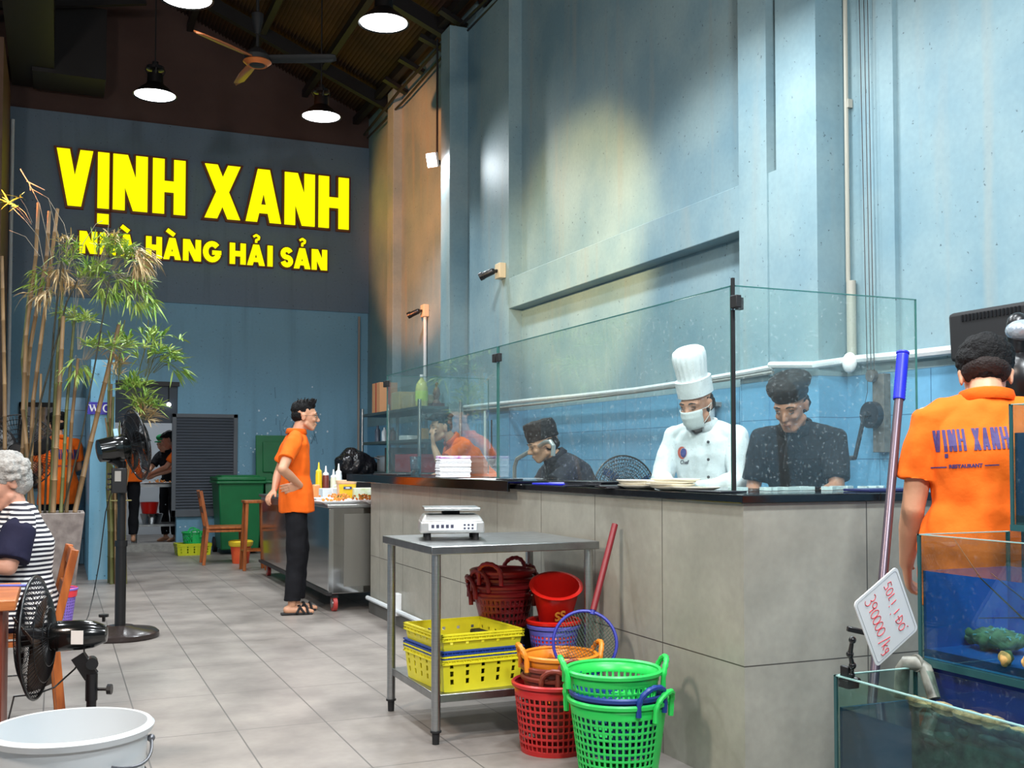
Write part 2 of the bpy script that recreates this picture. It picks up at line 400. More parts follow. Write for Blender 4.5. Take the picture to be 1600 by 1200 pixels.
struct(MB().bx(3.85, 4.2, 10.74, 11.03, 0, 5.93), 'trim_3', M_pillar, smooth=None, bevel=.006)
struct(MB().bx(4.03, 4.2, 13.45, 13.72, 0, 6.15), 'trim_4', M_pillar, smooth=None, bevel=.006)
struct(MB().bx(4.24, 4.28, 4.55, 4.7, 1.78, 6.4), 'trim_5', M_pillar, smooth=None)
# left end: column at the corner and the hall wall further left
struct(MB().bx(-1.1, -.62, 13.2, YB+.15, 0, 6.0), 'trim_6', mat('brown_column', (110, 80, 62), .6, var=.1), smooth=None)
struct(MB().bx(-4.1, -4.0, -2.2, YB, 0, 6.6), 'wall_left', M_wallB, smooth=None)
# gable and roof
struct(MB().bx(-4.1, 4.7, YB, YB+.1, 5.79, 9.5), 'wall_gable', M_dark, smooth=None)
mb = MB(); NR = 150
for side in (1, -1):
    vs = []; n = NR
    for i in range(n+1):
        t = i/n; x = (4.45-3.5*t) if side > 0 else (-4.1+5.05*t)
        z = (6.12+1.5*t) if side > 0 else (6.2+1.42*t)
        z += .022*math.cos(i*PI)
        vs += [(x, -2.2, z), (x, YB+.05, z)]
    mb.add(vs, [(2*i, 2*i+1, 2*i+3, 2*i+2) for i in range(n)])
struct(mb, 'ceiling', M_roof, smooth=60, solid=.01)
mb = MB()
for y in (2, 5.2, 8.3, 11.4, 14.0):
    mb.bar((4.3, y, 6.02), (.95, y, 7.45), .1, .16); mb.bar((-4.0, y, 6.08), (.95, y, 7.45), .1, .16)
    mb.bar((-4.0, y, 6.0), (.95, y, 7.0), .07, .08)
for x, z in ((3.95, 6.25), (3.2, 6.55), (2.4, 6.9), (1.6, 7.25)):
    mb.bx(x-.04, x+.04, -2, YB, z-.12, z-.02)
mb.bx(-.6, -.1, 11.0, YB-.1, 6.05, 7.2); mb.bx(-.35, .5, 14.2, YB-.2, 6.0, 6.9)
struct(mb, 'ceiling_beams', M_blacksteel, smooth=None)
mb = MB()
for i in range(9):
    y = 7.2+i*.75; mb.box((3.98-.02*(i % 2), y, 6.12-.004*i), (.34, .09, .05), (0, .4, .1*((i % 3)-1)))
mb.tube([(4.0, 6.5, 6.0), (4.02, 9, 5.93), (4.0, 11, 5.98), (3.97, 13, 5.95), (4.0, 14.8, 5.9)], .02, 6)
mb.tube([(4.06, 6.5, 5.93), (4.08, 9, 5.9), (4.05, 11.5, 5.9), (4.06, 13, 5.86), (4.05, 14.8, 5.86)], .015, 6)
struct(mb, 'ceiling_edge', M_blacksteel)
# WC partition, threshold, kitchen beyond the door
struct(MB().bx(.305, .54, 11.65, YB, 0, 2.24), 'wall_partition', surface('partition_paint', (126, 182, 208), (112, 168, 196), rough=.5, bump=.1, streak=(150, 180, 190)), smooth=None)
struct(MB().bx(DX0, DX1, YB-.12, YB+.15, 0, .1), 'threshold', mat('worn_cement', (150, 146, 140), .7, var=.15, vscale=20), smooth=None)
M_kit = mat('kitchen_tile_white', (214, 218, 222), .3)
mb = MB(); mb.bx(-.6, 2.4, YB+3.4, YB+3.5, 0, 3); mb.bx(-.62, -.5, YB+.15, YB+3.5, 0, 3); mb.bx(2.4, 2.5, YB+.15, YB+3.5, 0, 3)
struct(mb, 'wall_kitchen', M_kit, smooth=None)
struct(MB().bx(-.6, 2.5, YB+.15, YB+3.5, 2.9, 3.0), 'ceiling_kitchen', M_kit, smooth=None)
struct(MB().bx(DX0, DX1, YB+.02, YB+.06, 1.72, DZ-.06), 'door_1', mat('dark_door_panel', (52, 62, 74), .5), smooth=None, bevel=.004)
struct(MB().bx(DX0-.02, DX1+.02, YB-.02, YB+.1, DZ-.06, DZ+.0), 'door_2', M_blacksteel, smooth=None)
struct(MB().bx(DX0-.02, DX0+.04, YB-.02, YB+.12, 0, DZ), 'door_3', mat('old_brown_jamb', (84, 66, 58), .7), smooth=None)
light('AREA', 'kitchen_ceiling_lamp', (1.2, YB+1.8, 2.85), 22, COOL, .4, (1.2, YB+1.8, 0))
# the white electric conduit up the left end and the one in the back right corner
tag(MB().cyl((-.585, 15.0, 0), (-.585, 15.0, 5.6), .022, n=8).build('pipe', M_pvc), 'thin white pipe running up the left end of the back wall', 'pipe')
tag(MB().cyl((4.0, 15.03, 0.0), (4.0, 15.03, 3.3), .018, n=8).build('pipe', mat('aged_pipe', (150, 140, 132), .5)), 'thin pipe in the far corner under the sign wall', 'pipe')

# ------------------------------------------------------------------ SIGN
YEL = emis('sign_yellow_light', (255, 255, 10), 1.15)
RIM = mat('sign_rim', (58, 24, 10), .5, emit=(90, 34, 8), es=.25)
YS = YB-.10
SU, SV = Vector((1, 0, 0)), Vector((0, 0, 1))
def glyph(ch, W, H, t, g=0.0):
    """list of polygons; g grows every stroke for the rim"""
    P = []
    def rect(x0, x1, y0, y1): P.append([(x0-g, y0-g), (x1+g, y0-g), (x1+g, y1+g), (x0-g, y1+g)])
    def hb(xa, ya, xb, yb, hw):
        k = (xb-xa)/(yb-ya); a = (xa-k*g*(1 if yb > ya else -1), ya-g*(1 if yb > ya else -1)); b = (xb+k*g*(1 if yb > ya else -1), yb+g*(1 if yb > ya else -1)); h2 = hw/2+g*1.05
        P.append([(a[0]-h2, a[1]), (a[0]+h2, a[1]), (b[0]+h2, b[1]), (b[0]-h2, b[1])])
    def sweep(pts, tw):
        tw = tw+2*g
        for i in range(len(pts)-1):
            (x0, y0), (x1, y1) = pts[i], pts[i+1]; L = math.hypot(x1-x0, y1-y0); dx, dy = (x1-x0)/L, (y1-y0)/L; e = tw*.12 if 0 < i < len(pts)-2 else g*.6+tw*.1
            P.append([(x0-dx*e-dy*tw/2, y0-dy*e+dx*tw/2), (x0-dx*e+dy*tw/2, y0-dy*e-dx*tw/2), (x1+dx*e+dy*tw/2, y1+dy*e-dx*tw/2), (x1+dx*e-dy*tw/2, y1+dy*e+dx*tw/2)])
    if ch == 'V': hb(W/2-t*.02, 0, t*.55, H, t*1.05); hb(W/2+t*.02, 0, W-t*.55, H, t*1.05)
    elif ch in 'IỊ': rect(0, W, 0, H)
    elif ch == 'N': rect(0, t, 0, H); rect(W-t, W, 0, H); hb(W-t*.62, 0, t*.62, H, t*1.2)
    elif ch == 'H': rect(0, t, 0, H); rect(W-t, W, 0, H); rect(t*.5, W-t*.5, H*.5-t*.5, H*.5+t*.5)
    elif ch == 'X': hb(t*.58, 0, W-t*.58, H, t*1.14); hb(W-t*.58, 0, t*.58, H, t*1.14)
    elif ch in 'AÀẢ': hb(t*.55, 0, W/2-t*.03, H, t*1.05); hb(W-t*.55, 0, W/2+t*.03, H, t*1.05); rect(W*.3, W*.7, H*.17, H*.17+t*.8)
    elif ch == 'G':
        r = W/2-t/2; ry = H/2-t/2
        sweep([(W/2+r*math.cos(a), H/2+ry*math.sin(a)) for a in [R(45)+R(290)*i/18 for i in range(19)]], t)
        rect(W*.5, W-t*.05, H*.36, H*.36+t*.8)
    elif ch == 'S':
        r = W/2-t/2; ry = H/4-t/4
        p = [(W/2+r*math.cos(a), H-t/2-ry+ry*math.sin(a)) for a in [R(25)+R(245)*i/12 for i in range(13)]]
        p = p[:-1]+[(W/2+r*math.cos(a), t/2+ry+ry*math.sin(a)) for a in [R(80)-R(245)*i/12 for i in range(13)]]
        sweep(p, t*.9)
    if ch == 'Ị': rect(0, W, -H*.28, -H*.10)
    if ch == 'À': sweep([(W*.22, H*1.36), (W*.60, H*1.15)], t*.75)
    if ch == 'Ả': sweep([(W*.36, H*1.38), (W*.50, H*1.46), (W*.66, H*1.38), (W*.64, H*1.27), (W*.5, H*1.22), (W*.5, H*1.10)], t*.42)
    return P
def letter_row(root, text, exts, ytop, ybot, t, side_depth=.05, g=.03):
    for ch, (a, b) in zip(text, exts):
        p0 = at(a, ytop(a), Y=YS); p1 = at(b, ytop(b), Y=YS); q = at((a+b)/2, ybot((a+b)/2), Y=YS)
        W = p1.x-p0.x; z0 = Z0; H = Z1-Z0
        m = MB()
        for k, pl in enumerate(glyph(ch, W, H, t)): m.prism(pl, (p0.x, YS-.0006*k, z0), SU, SV, side_depth*.4)
        lt = m.build('letter', YEL, root, smooth=None)
        m = MB()
        for k, pl in enumerate(glyph(ch, W, H, t, g)): m.prism(pl, (p0.x, YS+.055+.0008*k, z0), SU, SV, .045)
        m.build('letter_rim', RIM, lt, smooth=None)
Z0, Z1 = at(117, 322, Y=YS).z, at(117, 234, Y=YS).z
rt = thing('illuminated_sign', 'large glowing yellow letters VỊNH XANH on the slate upper back wall', 'sign', (0, 0, 0))
letter_row(rt, 'VỊNHXANH', [(88, 146), (153, 171), (177, 231), (239, 290), (320, 376), (384, 440), (445, 492), (498, 545)], lambda x: 250, lambda x: 340, .150)
rt = thing('illuminated_sign', 'smaller glowing yellow letters NHÀ HÀNG HẢI SẢN below the big name', 'sign', (0, 0, 0))
Z0, Z1 = at(190, 400, Y=YS).z, at(190, 366, Y=YS).z
letter_row(rt, 'NHÀHÀNGHẢISẢN', [(124, 152), (156, 181), (184, 211), (228, 253), (255, 283), (286, 314), (317, 346), (359, 384), (386, 414), (418, 426), (438, 458), (459, 485), (487, 511)], lambda x: 380, lambda x: 400, .072, g=.018)

# ------------------------------------------------------------------ PENDANT LAMPS
M_shade = mat('black_enamel_shade', (12, 12, 13), .35)
M_disc = emis('lamp_disc_light', (255, 255, 255), 14)
def pendant(loc, label, first=None):
    if first is not None:
        r = copy_tree(first); r.location = loc; r['label'] = label
    else:
        r = thing('pendant_lamp', label, 'lamp', loc, group=None)
        MB().lathe([(.04, .22), (.075, .215), (.08, .12), (.10, .10), (.15, .06), (.205, .005), (.213, -.004), (.200, .0), (.14, .05), (.07, .09), (.0, .095)], n=32).build('lamp_shade', M_shade, r)
        m = MB(); m.lathe([(.05, .3), (.085, .29), (.085, .26), (.05, .25)], n=24); m.cyl((0, 0, .2), (0, 0, .34), .03)
        for k in range(4): a = k*PI/2; m.tube([(.07*math.cos(a), .07*math.sin(a), .2), (.095*math.cos(a), .095*math.sin(a), .25), (.07*math.cos(a), .07*math.sin(a), .3)], .006, 6)
        m.build('heat_sink', M_black, r)
        MB().cyl((0, 0, .3), (0, 0, 2.6), .008, n=6).build('suspension_rod', M_blacksteel, r)
        MB().lathe([(0, .012), (.196, .012), (.199, .004), (.12, -.012), (0, -.018)], n=32).build('light_disc', M_disc, r)
    l = light('SPOT', 'pendant_light', Vector(loc)+Vector((0, 0, -.05)), 250, COOL, .15, Vector(loc)+Vector((0, 0, -2)), 132, .45)
    l.parent = r; l.location = (0, 0, -.05)
    return r
pendant0 = None
spots = [((.85, 11.1, 4.86), 'black pendant lamp hanging above the big sign, left of the ceiling fan'), ((2.53, 11.1, 4.86), 'black pendant lamp hanging at the right end above the sign letters'),
         ((2.46, 8.5, 4.86), 'black pendant lamp nearest the right wall at the top edge'), ((.9, 8.75, 4.9), 'pendant lamp cut off by the top edge of the photo')]
prot = pendant(*spots[0]); 
kids = [c for c in COL.objects if c.parent == prot and c.type == 'LIGHT']
for c in kids: bpy.data.objects.remove(c)
for loc, lb in spots[1:]: 
    pendant(loc, lb, prot)
l = light('SPOT', 'pendant_light', (0, 0, 0), 250, COOL, .15, (0, 0, -2), 132, .45); l.parent = prot; l.location = (0, 0, -.05)
for x, y in ((.9, 6.1), (2.5, 6.1), (.9, 3.4), (2.5, 3.4), (2.5, .8), (-1.6, 9.5), (-1.6, 6.0), (.9, .6)):
    light('SPOT', 'hall_pendant_light', (x, y, 4.8), 250, COOL, .15, (x, y, 0), 132, .45)

# ------------------------------------------------------------------ CEILING FAN
c = at(402, 92, d=9.3)
r = thing('ceiling_fan', 'black ceiling fan with three long blades between the pendant lamps', 'fan', c)
MB().lathe([(0, -.07), (.06, -.065), (.115, -.02), (.12, .02), (.07, .07), (.03, .10), (.0, .11)], n=28).build('motor_housing', M_blackm, r)
m = MB(); m.cyl((0, 0, .1), (0, 0, 2.6), .014, n=8); m.lathe([(.02, .22), (.05, .34), (.055, .4), (.02, .42)], n=16); m.build('down_rod', M_blackm, r)
MB().lathe([(0.119, -.022), (.124, -.03), (.085, -.062), (.08, -.058)], n=28).build('trim_ring', mat('copper_ring', (190, 104, 50), .35, .4), r, smooth=60)
M_blade = mat('fan_blade_lit', (148, 84, 44), .35, var=.1, vscale=8)
for k, tgt in enumerate(((318, 42), (350, 122), (528, 96))):
    a = (R(215), R(95), R(-25))[k]
    u = Vector((math.cos(a), math.sin(a), 0)); v = Vector((-math.sin(a), math.cos(a), 0)); m = MB()
    L = .70; st = [(.07, .035, .035), (.12, .05, .045), (.4, .062, .05), (L-.05, .05, .045), (L, .02, .025)]
    vs = []
    for q, wa, wb in st:
        for sg, ww, dz in ((1, wa, -.016), (-1, wb, .016)):
            vs.append(u*q+v*sg*ww+Vector((0, 0, dz)))
    m.add(vs, [(2*i, 2*i+1, 2*i+3, 2*i+2) for i in range(len(st)-1)])
    m.build('fan_blade', M_blade if k < 2 else M_blackm, r, solid=.012)  # light put into the colour: two blades warm-lit brown, third shaded black

# ------------------------------------------------------------------ wall fittings
def cctv(name, px, py, Y, face, label):
    p = at(px, py, X=face); r = thing(name, label, 'camera', (face, p.y, p.z))
    MB().box((-.035, 0, 0), (.07, .13, .15)).build('junction_box', mat('beige_box', (206, 190, 160), .5), r, bevel=.006)
    m = MB(); m.cyl((-.06, 0, .0), (-.13, .0, -.01), .018, n=10); m.caps((-.12, -.0, -.01), (-.20, .06, -.05), .032, .034); m.cyl((-.195, .056, -.045), (-.225, .078, -.062), .04, .04, 16)
    m.build('camera_body', M_black, r)
    return r, p
cctv('security_camera', 787, 424, 0, FX, 'bullet security camera on the wall beside the beam end')
r, p = cctv('security_camera', 668, 486, 0, 4.15, 'bullet security camera on top of a vertical conduit near the floodlight')
tag(MB().cyl((4.12, p.y, 1.9), (4.12, p.y, p.z-.06), .022, n=8).build('conduit', M_pvc), 'pale vertical conduit below the farther security camera', 'pipe')
p = at(684, 255, X=3.86)
r = thing('floodlight', 'small white floodlight glowing on the tall pillar', 'lamp', p)
MB().box((0, 0, 0), (.04, .09, .05)).build('bracket', M_blackm, r, bevel=.004)
Q = Vector((-.6, -.5, -.25)).to_track_quat('Z', 'Y').to_matrix()
MB().box((-.07, -.03, .02), (.13, .16, .05), Q).build('housing', M_white, r, bevel=.006)
MB().box(Vector((-.07, -.03, .02))+Q @ Vector((0, 0, .03)), (.11, .14, .012), Q).build('lens', emis('flood_lens', (255, 255, 255), 26), r, bevel=.003)
l = light('SPOT', 'floodlight_beam', (0, 0, 0), 70, COOL, .05, None, 130, .6); l.parent = r; l.location = (-.14, -.1, -.02); l.rotation_euler = Vector((-.2, -.75, -.7)).to_track_quat('-Z', 'Y').to_euler()
tag(MB().cyl((3.835, p.y-.05, p.z+.02), (3.835, p.y-.05, 5.9), .012, n=6).build('conduit', M_blackm), 'dark cable conduit rising above the floodlight', 'pipe')

# the long pipe along the tile edge
def wz(px, py, X): q = at(px, py, X=X); return (X-.04, q.y, q.z)
m = MB(); pts = [wz(683, 641, FX), wz(760, 633, FX), wz(840, 625, FX), wz(905, 619, FX), wz(1000, 609, FX), wz(1090, 596, FX), wz(1180, 581, FX), wz(1216, 574, FX)]
m.tube(pts, .018, 8); m.tube([wz(1212, 571, FX), wz(1280, 571, FX), wz(1335, 563, 4.27)], .022, 8)
tag(m.build('pipe', M_pvc), 'long sagging white pipe running along the top of the blue tiles', 'pipe')
tag(MB().tube([wz(683, 645, FX), wz(760, 640, FX), wz(860, 630, FX), wz(1000, 613, FX), wz(1140, 594, FX), wz(1216, 582, FX)], .012, 6).build('cable_pipe', mat('grimy_pipe', (140, 142, 138), .6)), 'thinner grimy pipe just beneath the long white pipe', 'pipe')
tag(MB().tube([wz(1335, 563, 4.27), wz(1420, 556, 4.27), wz(1600, 536, 4.27)], .025, 8).build('pipe', M_pvc), 'white pipe continuing right behind the mop handle', 'pipe')
a = at(1335, 440, X=4.27)
m = MB(); m.cyl((4.235, 4.90, 1.78), (4.235, 4.90, a.z), .028, n=10); m.cyl((4.24, 4.93, a.z), (4.24, 4.93, 6.5), .013, n=8)
m.box((4.25, 4.92, 3.3), (.03, .03, .05))
tag(m.build('pipe', mat('cream_pipe', (166, 164, 152), .5)), 'vertical pipe in the corner beside the wide pillar', 'pipe')
m = MB(); m.ell((4.2, 4.88, 1.77), (.03, .055, .06)); tag(m.build('junction_box', M_white), 'small round white junction where the pipes meet', 'junction box')
# hoist: wires, wooden plank, pulley, crank
p = at(1383, 640, X=4.27)
r = thing('hand_winch', 'old hand-cranked winch on a wooden plank on the blue tiles', 'winch', (4.27, p.y, p.z-.0))
k_ = 1/270.0
MB().box((-.025, 0, -.02), (.05, .09, .44)).build('plank', mat('old_grey_plank', (92, 88, 82), .8, var=.3, vscale=30), r, bevel=.003)
m = MB(); m.cyl((-.05, .03, .19), (-.08, .03, .19), .035, n=20); m.build('pulley', mat('worn_metal', (112, 108, 104), .5, .6, var=.2, vscale=30), r)
m = MB(); m.cyl((-.05, .03, -.03), (-.09, .03, -.03), .075, n=26); m.cyl((-.09, .03, -.03), (-.11, .03, -.03), .02, n=12); m.build('drum', mat('oily_drum', (50, 48, 50), .45, .5, var=.3, vscale=40), r)
m = MB(); m.bar((-.12, .03, -.03), (-.13, .10, -.27), .022, .012, (1, 0, 0)); m.cyl((-.13, .10, -.27), (-.13, .20, -.275), .014, n=10); m.build('crank_handle', M_blackm, r)
MB().tube([(-.07, .06, .19), (-.08, .05, .1), (-.08, .09, -.02)], .002, 4).build('cable', M_blackm, r)
m = MB()
for i, dx in enumerate((0, .03, .055)):
    m.tube([(4.20, p.y+.06-dx, p.z+.19), (4.2, p.y+.13-dx*1.5, 6.5)], .0035, 4)
tag(m.build('winch_wires', M_wire), 'thin dark wires running straight up from the winch', 'wire')
# lamp housing at the upper right
p = at(1483, 530, X=4.0)
r = thing('air_cooler_box', 'black louvred box unit on the wall behind the waiter on the right', 'unit', (4.12, p.y-.48, p.z+.01))
MB().box((0, 0, .0), (.26, .95, .24), (0, -.05, 0)).build('casing', M_blackm, r, bevel=.02)
m = MB()
for i in range(16): m.box((-.134, .05+i*.022, .08), (.012, .01, .03))
m.build('vent_slats', M_black, r)
m = MB(); m.bx(.1, .34, -.3, -.26, -.2, .1); m.bx(.1, .34, .26, .3, -.2, .1); m.build('bracket', M_blacksteel, r)
p = at(1592, 590, d=3.9)
r = thing('desk_fan', 'dark fan partly visible at the right edge beside the waiter', 'fan', p)
m = MB(); m.ell((0, 0, 0), (.08, .1, .1)); m.caps((0, 0, .1), (0, 0, .2), .04); m.build('motor_housing', M_black, r)
MB().ell((-.01, -.03, .17), (.06, .06, .04)).build('plastic_wrap', mat('silver_wrap', (180, 190, 200), .25, .5, bump=.8, bscale=30), r)
MB().tube([(0, 0, -.1), (0, .05, -.6), (0.02, .1, -p.z)], .025, 8).build('pole', M_black, r)

# ------------------------------------------------------------------ COUNTER
CX, CY0, CY1 = 2.31, 3.26, 8.29
mb = MB(); mb.bx(CX, CX+.42, CY0, CY1, 0, 1.045); mb.bx(CX+.42, 4.27, CY0, CY0+.42, 0, 1.045)
tag(mb.build('service_counter', M_stone, smooth=None), 'long L-shaped counter clad in grey-beige stone tiles', 'counter')
mb = MB()
mb.bx(CX-.02, CX+.62, CY0-.02, 5.4, 1.046, 1.078); mb.bx(CX+.62, 4.26, CY0-.02, CY0+.55, 1.046, 1.078); mb.bx(CX-.0, CX+.62, 5.4, CY1+.05, 1.046, 1.076)
tag(mb.build('counter_slab', M_granite, smooth=None, bevel=.004), 'glossy black slab on top of the stone counter', 'countertop')
tag(MB().bx(CX-.07, CX+.5, 5.3, 8.78, 1.078, 1.094).bx(CX-.075, CX-.06, 5.3, 8.78, 1.035, 1.094).build('steel_ledge', mat('dark_mirror_steel', (96, 92, 90), .1, 1.0), smooth=None, bevel=.003), 'mirror-bright steel ledge over the far half of the counter', 'ledge')
tag(MB().tube([(CX-.03, 5.9, .11), (CX-.03, 8.2, .12), (CX-.03, 8.27, .12)], .018, 8).build('pipe', M_pvc), 'white pipe along the foot of the counter behind the worktable', 'pipe')
p = at(625, 944, X=CX)
tag(MB().box((CX-.03, p.y, p.z), (.06, .09, .16)).build('socket_box', M_white, bevel=.005), 'small white socket box low on the counter side', 'socket')
tag(MB().bx(CX-.012, CX, CY0+1.2, CY1, 0, .085).build('skirting', mat('grey_skirting', (96, 96, 92), .5)), 'grey skirting strip at the foot of the counter', 'skirting')
# glass screens
GX, GY, GZ = 2.48, 3.56, 1.905
def screen(label, x0, x1, y0, y1, z0, z1):
    r = thing('glass_screen', label, 'glass screen', ((x0+x1)/2, (y0+y1)/2, z0), group=None)
    cx, cy = (x0+x1)/2, (y0+y1)/2
    MB().bx(x0-cx, x1-cx, y0-cy, y1-cy, 0, z1-z0).build('pane', M_glass, r, smooth=None)
    m = MB(); t = .0045
    if y1-y0 > x1-x0:
        m.bx(-t, t, y0-cy, y1-cy, z1-z0-.003, z1-z0+.001); m.bx(-t, t, y0-cy, y0-cy+.004, 0, z1-z0); m.bx(-t, t, y1-cy-.004, y1-cy, 0, z1-z0)
    else:
        m.bx(x0-cx, x1-cx, -t, t, z1-z0-.003, z1-z0+.001); m.bx(x1-cx-.004, x1-cx, -t, t, 0, z1-z0)
    m.build('polished_edge', M_glassedge, r, smooth=None)
    return r
g1 = screen('long glass screen on the near half of the counter, in front of the chefs', GX-.0025, GX+.0025, GY+.01, 6.02, 1.08, GZ)
g2 = screen('glass screen on the far half of the counter, by the napkins', GX-.0025, GX+.0025, 6.04, 8.42, 1.095, GZ)
g3 = screen('short end glass screen at the right of the steel corner post', GX+.01, 3.43, GY-.0025, GY+.0025, 1.08, GZ)
g4 = screen('glass screen across the far end of the counter', GX+.01, 3.38, 8.43, 8.435, 1.095, GZ)
def clip(y, label, x=GX, both=False, post=False):
    r = thing('glass_clamp', label, 'clamp', (x, y, GZ-.07))
    m = MB(); m.box((-.008, -.03, 0), (.025, .045, .05)); m.box((.03 if both else .004, .012 if both else .03, 0), (.045, .025, .05)) if both else m.box((-.008, .03, 0), (.025, .045, .05))
    m.build('clamp_body', M_blackm, r, bevel=.003); m = MB(); m.cyl((-.0, -.0, -.03), (0, 0, .03), .009, n=12); m.build('pin', M_chrome, r)
    return r
clip(6.03, 'small dark clamp joining the two long glass screens')
clip(GY, 'dark clamp at the top of the near glass corner', both=True)
clip(8.42, 'dark clamp at the far glass corner')
tag(MB().bx(GX-.006, GX+.006, GY-.006, GY+.006, 1.08, GZ+.03).build('corner_post', M_blackm), 'slim dark post at the near corner of the glass screens', 'post')
# ------------------------------------------------------------------ WORKTABLE + SCALE + CRATES + BASKETS
def worktable():
    r = thing('steel_worktable', 'stainless steel worktable with lower shelf standing against the stone counter', 'table', (1.86, 4.66, 0))
    W, D = .80, .74
    MB().box((0, 0, .822), (W, D, .036)).build('tabletop', M_steel2, r, bevel=.004)
    m = MB(); m.box((0, 0, .19), (W-.07, D-.07, .035)); m.build('shelf', M_steel2, r, bevel=.003)
    for sx in (-1, 1):
        for sy in (-1, 1):
            x, y = sx*(W/2-.035), sy*(D/2-.04)
            l = MB().cyl((x, y, .05), (x, y, .806), .020, n=16).build('leg', M_steel, r)
            m = MB(); m.cyl((x, y, 0), (x, y, .055), .015, .017, 12); m.cyl((x, y, .05), (x, y, .058), .024, n=14); m.build('foot', M_blackm, l)
    return r
worktable()
def scale():
    p = at(706, 822, Z=.84); r = thing('digital_scale', 'silver digital weighing scale on the steel worktable', 'scale', (1.70, 4.72, .84), R(-16))
    m = MB(); m.box((0, 0, .05), (.29, .27, .045)); vs = []
    m.add([(-.145, -.135, .07), (.145, -.135, .07), (.145, .135, .07), (-.145, .135, .07), (-.125, -.105, .095), (.125, -.105, .095), (.125, .125, .095), (-.125, .125, .095)], [(0, 3, 2, 1), (4, 5, 6, 7), (0, 1, 5, 4), (1, 2, 6, 5), (2, 3, 7, 6), (3, 0, 4, 7)])
    m.v = [(x*(1.0 if z > .06 else 1.03), y, z) for x, y, z in m.v]
    m.build('body', mat('satin_silver_plastic', (196, 196, 194), .3, .6), r, bevel=.008)
    m = MB(); m.box((0, .0, .118), (.26, .24, .012)); m.build('weighing_plate', M_steel, r, bevel=.004)
    MB().box((0, 0, .10), (.08, .08, .03)).build('plate_support', M_blackm, r)
    m = MB(); m.box((0, -.139, .052), (.22, .008, .03)); m.build('display_panel', mat('display_white', (222, 226, 230), .2), r, bevel=.002)
    m = MB()
    for i in range(5): m.box((-.09+i*.022, -.1435, .054), (.013, .002, .013))
    for a_ in range(3):
        for b_ in range(2): m.box((.055+a_*.018, -.1435, .046+b_*.013), (.009, .002, .007))
    m.build('keys', mat('key_dark', (60, 60, 80), .5), r)
    for sx in (-1, 1):
        for sy in (-1, 1): MB().cyl((sx*.11, sy*.1, 0), (sx*.11, sy*.1, .03), .014, n=12).build('foot', M_blackm, r)
scale(); [o for o in COL.objects if o.name=='digital_scale'][0].scale = (1, 1, 1.2)
def crate(loc, rz, w, d, h, m_, label, nm='plastic_crate', group=None, holes=True, rimh=.035):
    r = thing(nm, label, 'crate', loc, rz, group); t = .006; k = .90; m = MB()
    # tapered walls with slot openings
    def wall(p0, p1, q0, q1, ncol, nrow):
        p0, p1, q0, q1 = map(Vector, (p0, p1, q0, q1))
        def P(u, v): return (p0.lerp(p1, u)).lerp(q0.lerp(q1, u), v)
        us = [0]; ins = []
        for i in range(ncol): c = (i+.5)/ncol; us += [c-.022, c+.022]; ins.append(len(us)-2)
        us.append(1); vs_ = [0]; 
        for j in range(nrow): c = .16+.68*(j+.5)/nrow; vs_ += [c-.075, c+.075]
        vs_.append(1)
        for i in range(len(us)-1):
            for j in range(len(vs_)-1):
                if holes and i % 2 == 1 and j % 2 == 1: continue
                m.add([P(us[i], vs_[j]), P(us[i+1], vs_[j]), P(us[i+1], vs_[j+1]), P(us[i], vs_[j+1])], [(0, 1, 2, 3)])
    a, b, A, B = w/2*k, d/2*k, w/2, d/2
    cs = [(-a, -b), (a, -b), (a, b), (-a, b)]; CS = [(-A*.97, -B*.97), (A*.97, -B*.97), (A*.97, B*.97), (-A*.97, B*.97)]
    for i in range(4):
        j = (i+1) % 4; wall((*cs[i], 0), (*cs[j], 0), (*CS[i], h), (*CS[j], h), 5 if i % 2 == 0 else 6, 3 if h > .1 else 1)
    m.add([(-a, -b, 0), (a, -b, 0), (a, b, 0), (-a, b, 0)], [(0, 1, 2, 3)])
    m.build('body', m_, r, smooth=None, solid=.006, merge=True)
    m = MB()
    for x0, x1, y0, y1 in ((-A, A, -B, -B+.012), (-A, A, B-.012, B), (-A, -A+.012, -B, B), (A-.012, A, -B, B)):
        for z in (h-rimh, h-rimh/2, h-.004): m.bx(x0, x1, y0, y1, z-.0025, z+.004)
    for i in range(22):
        t_ = -1+2*(i+.5)/22
        for sg in (-1, 1):
            m.bar((t_*A-.007*(-1)**i, sg*(B-.004), h-rimh), (t_*A+.007*(-1)**i, sg*(B-.004), h), .004, .004); m.bar((sg*(A-.004), t_*B-.007*(-1)**i, h-rimh), (sg*(A-.004), t_*B+.007*(-1)**i, h), .004, .004)
    m.build('rim', m_, r, smooth=None); return r
M_cy = mat('yellow_crate_plastic', (222, 212, 40), .42, var=.06, vscale=12); M_cb = mat('blue_crate_plastic', (34, 66, 140), .42)
crate((1.705, 4.57, .208), R(5), .40, .44, .155, M_cy, 'deep yellow plastic crate at the bottom of the stack on the worktable shelf', group=None)
crate((1.705, 4.57, .335), R(5), .40, .44, .05, M_cb, 'flat blue plastic crate between two yellow ones on the worktable shelf')
crate((1.705, 4.57, .372), R(5), .40, .44, .085, M_cy, 'shallow yellow plastic crate topping the stack on the worktable shelf', rimh=.03)

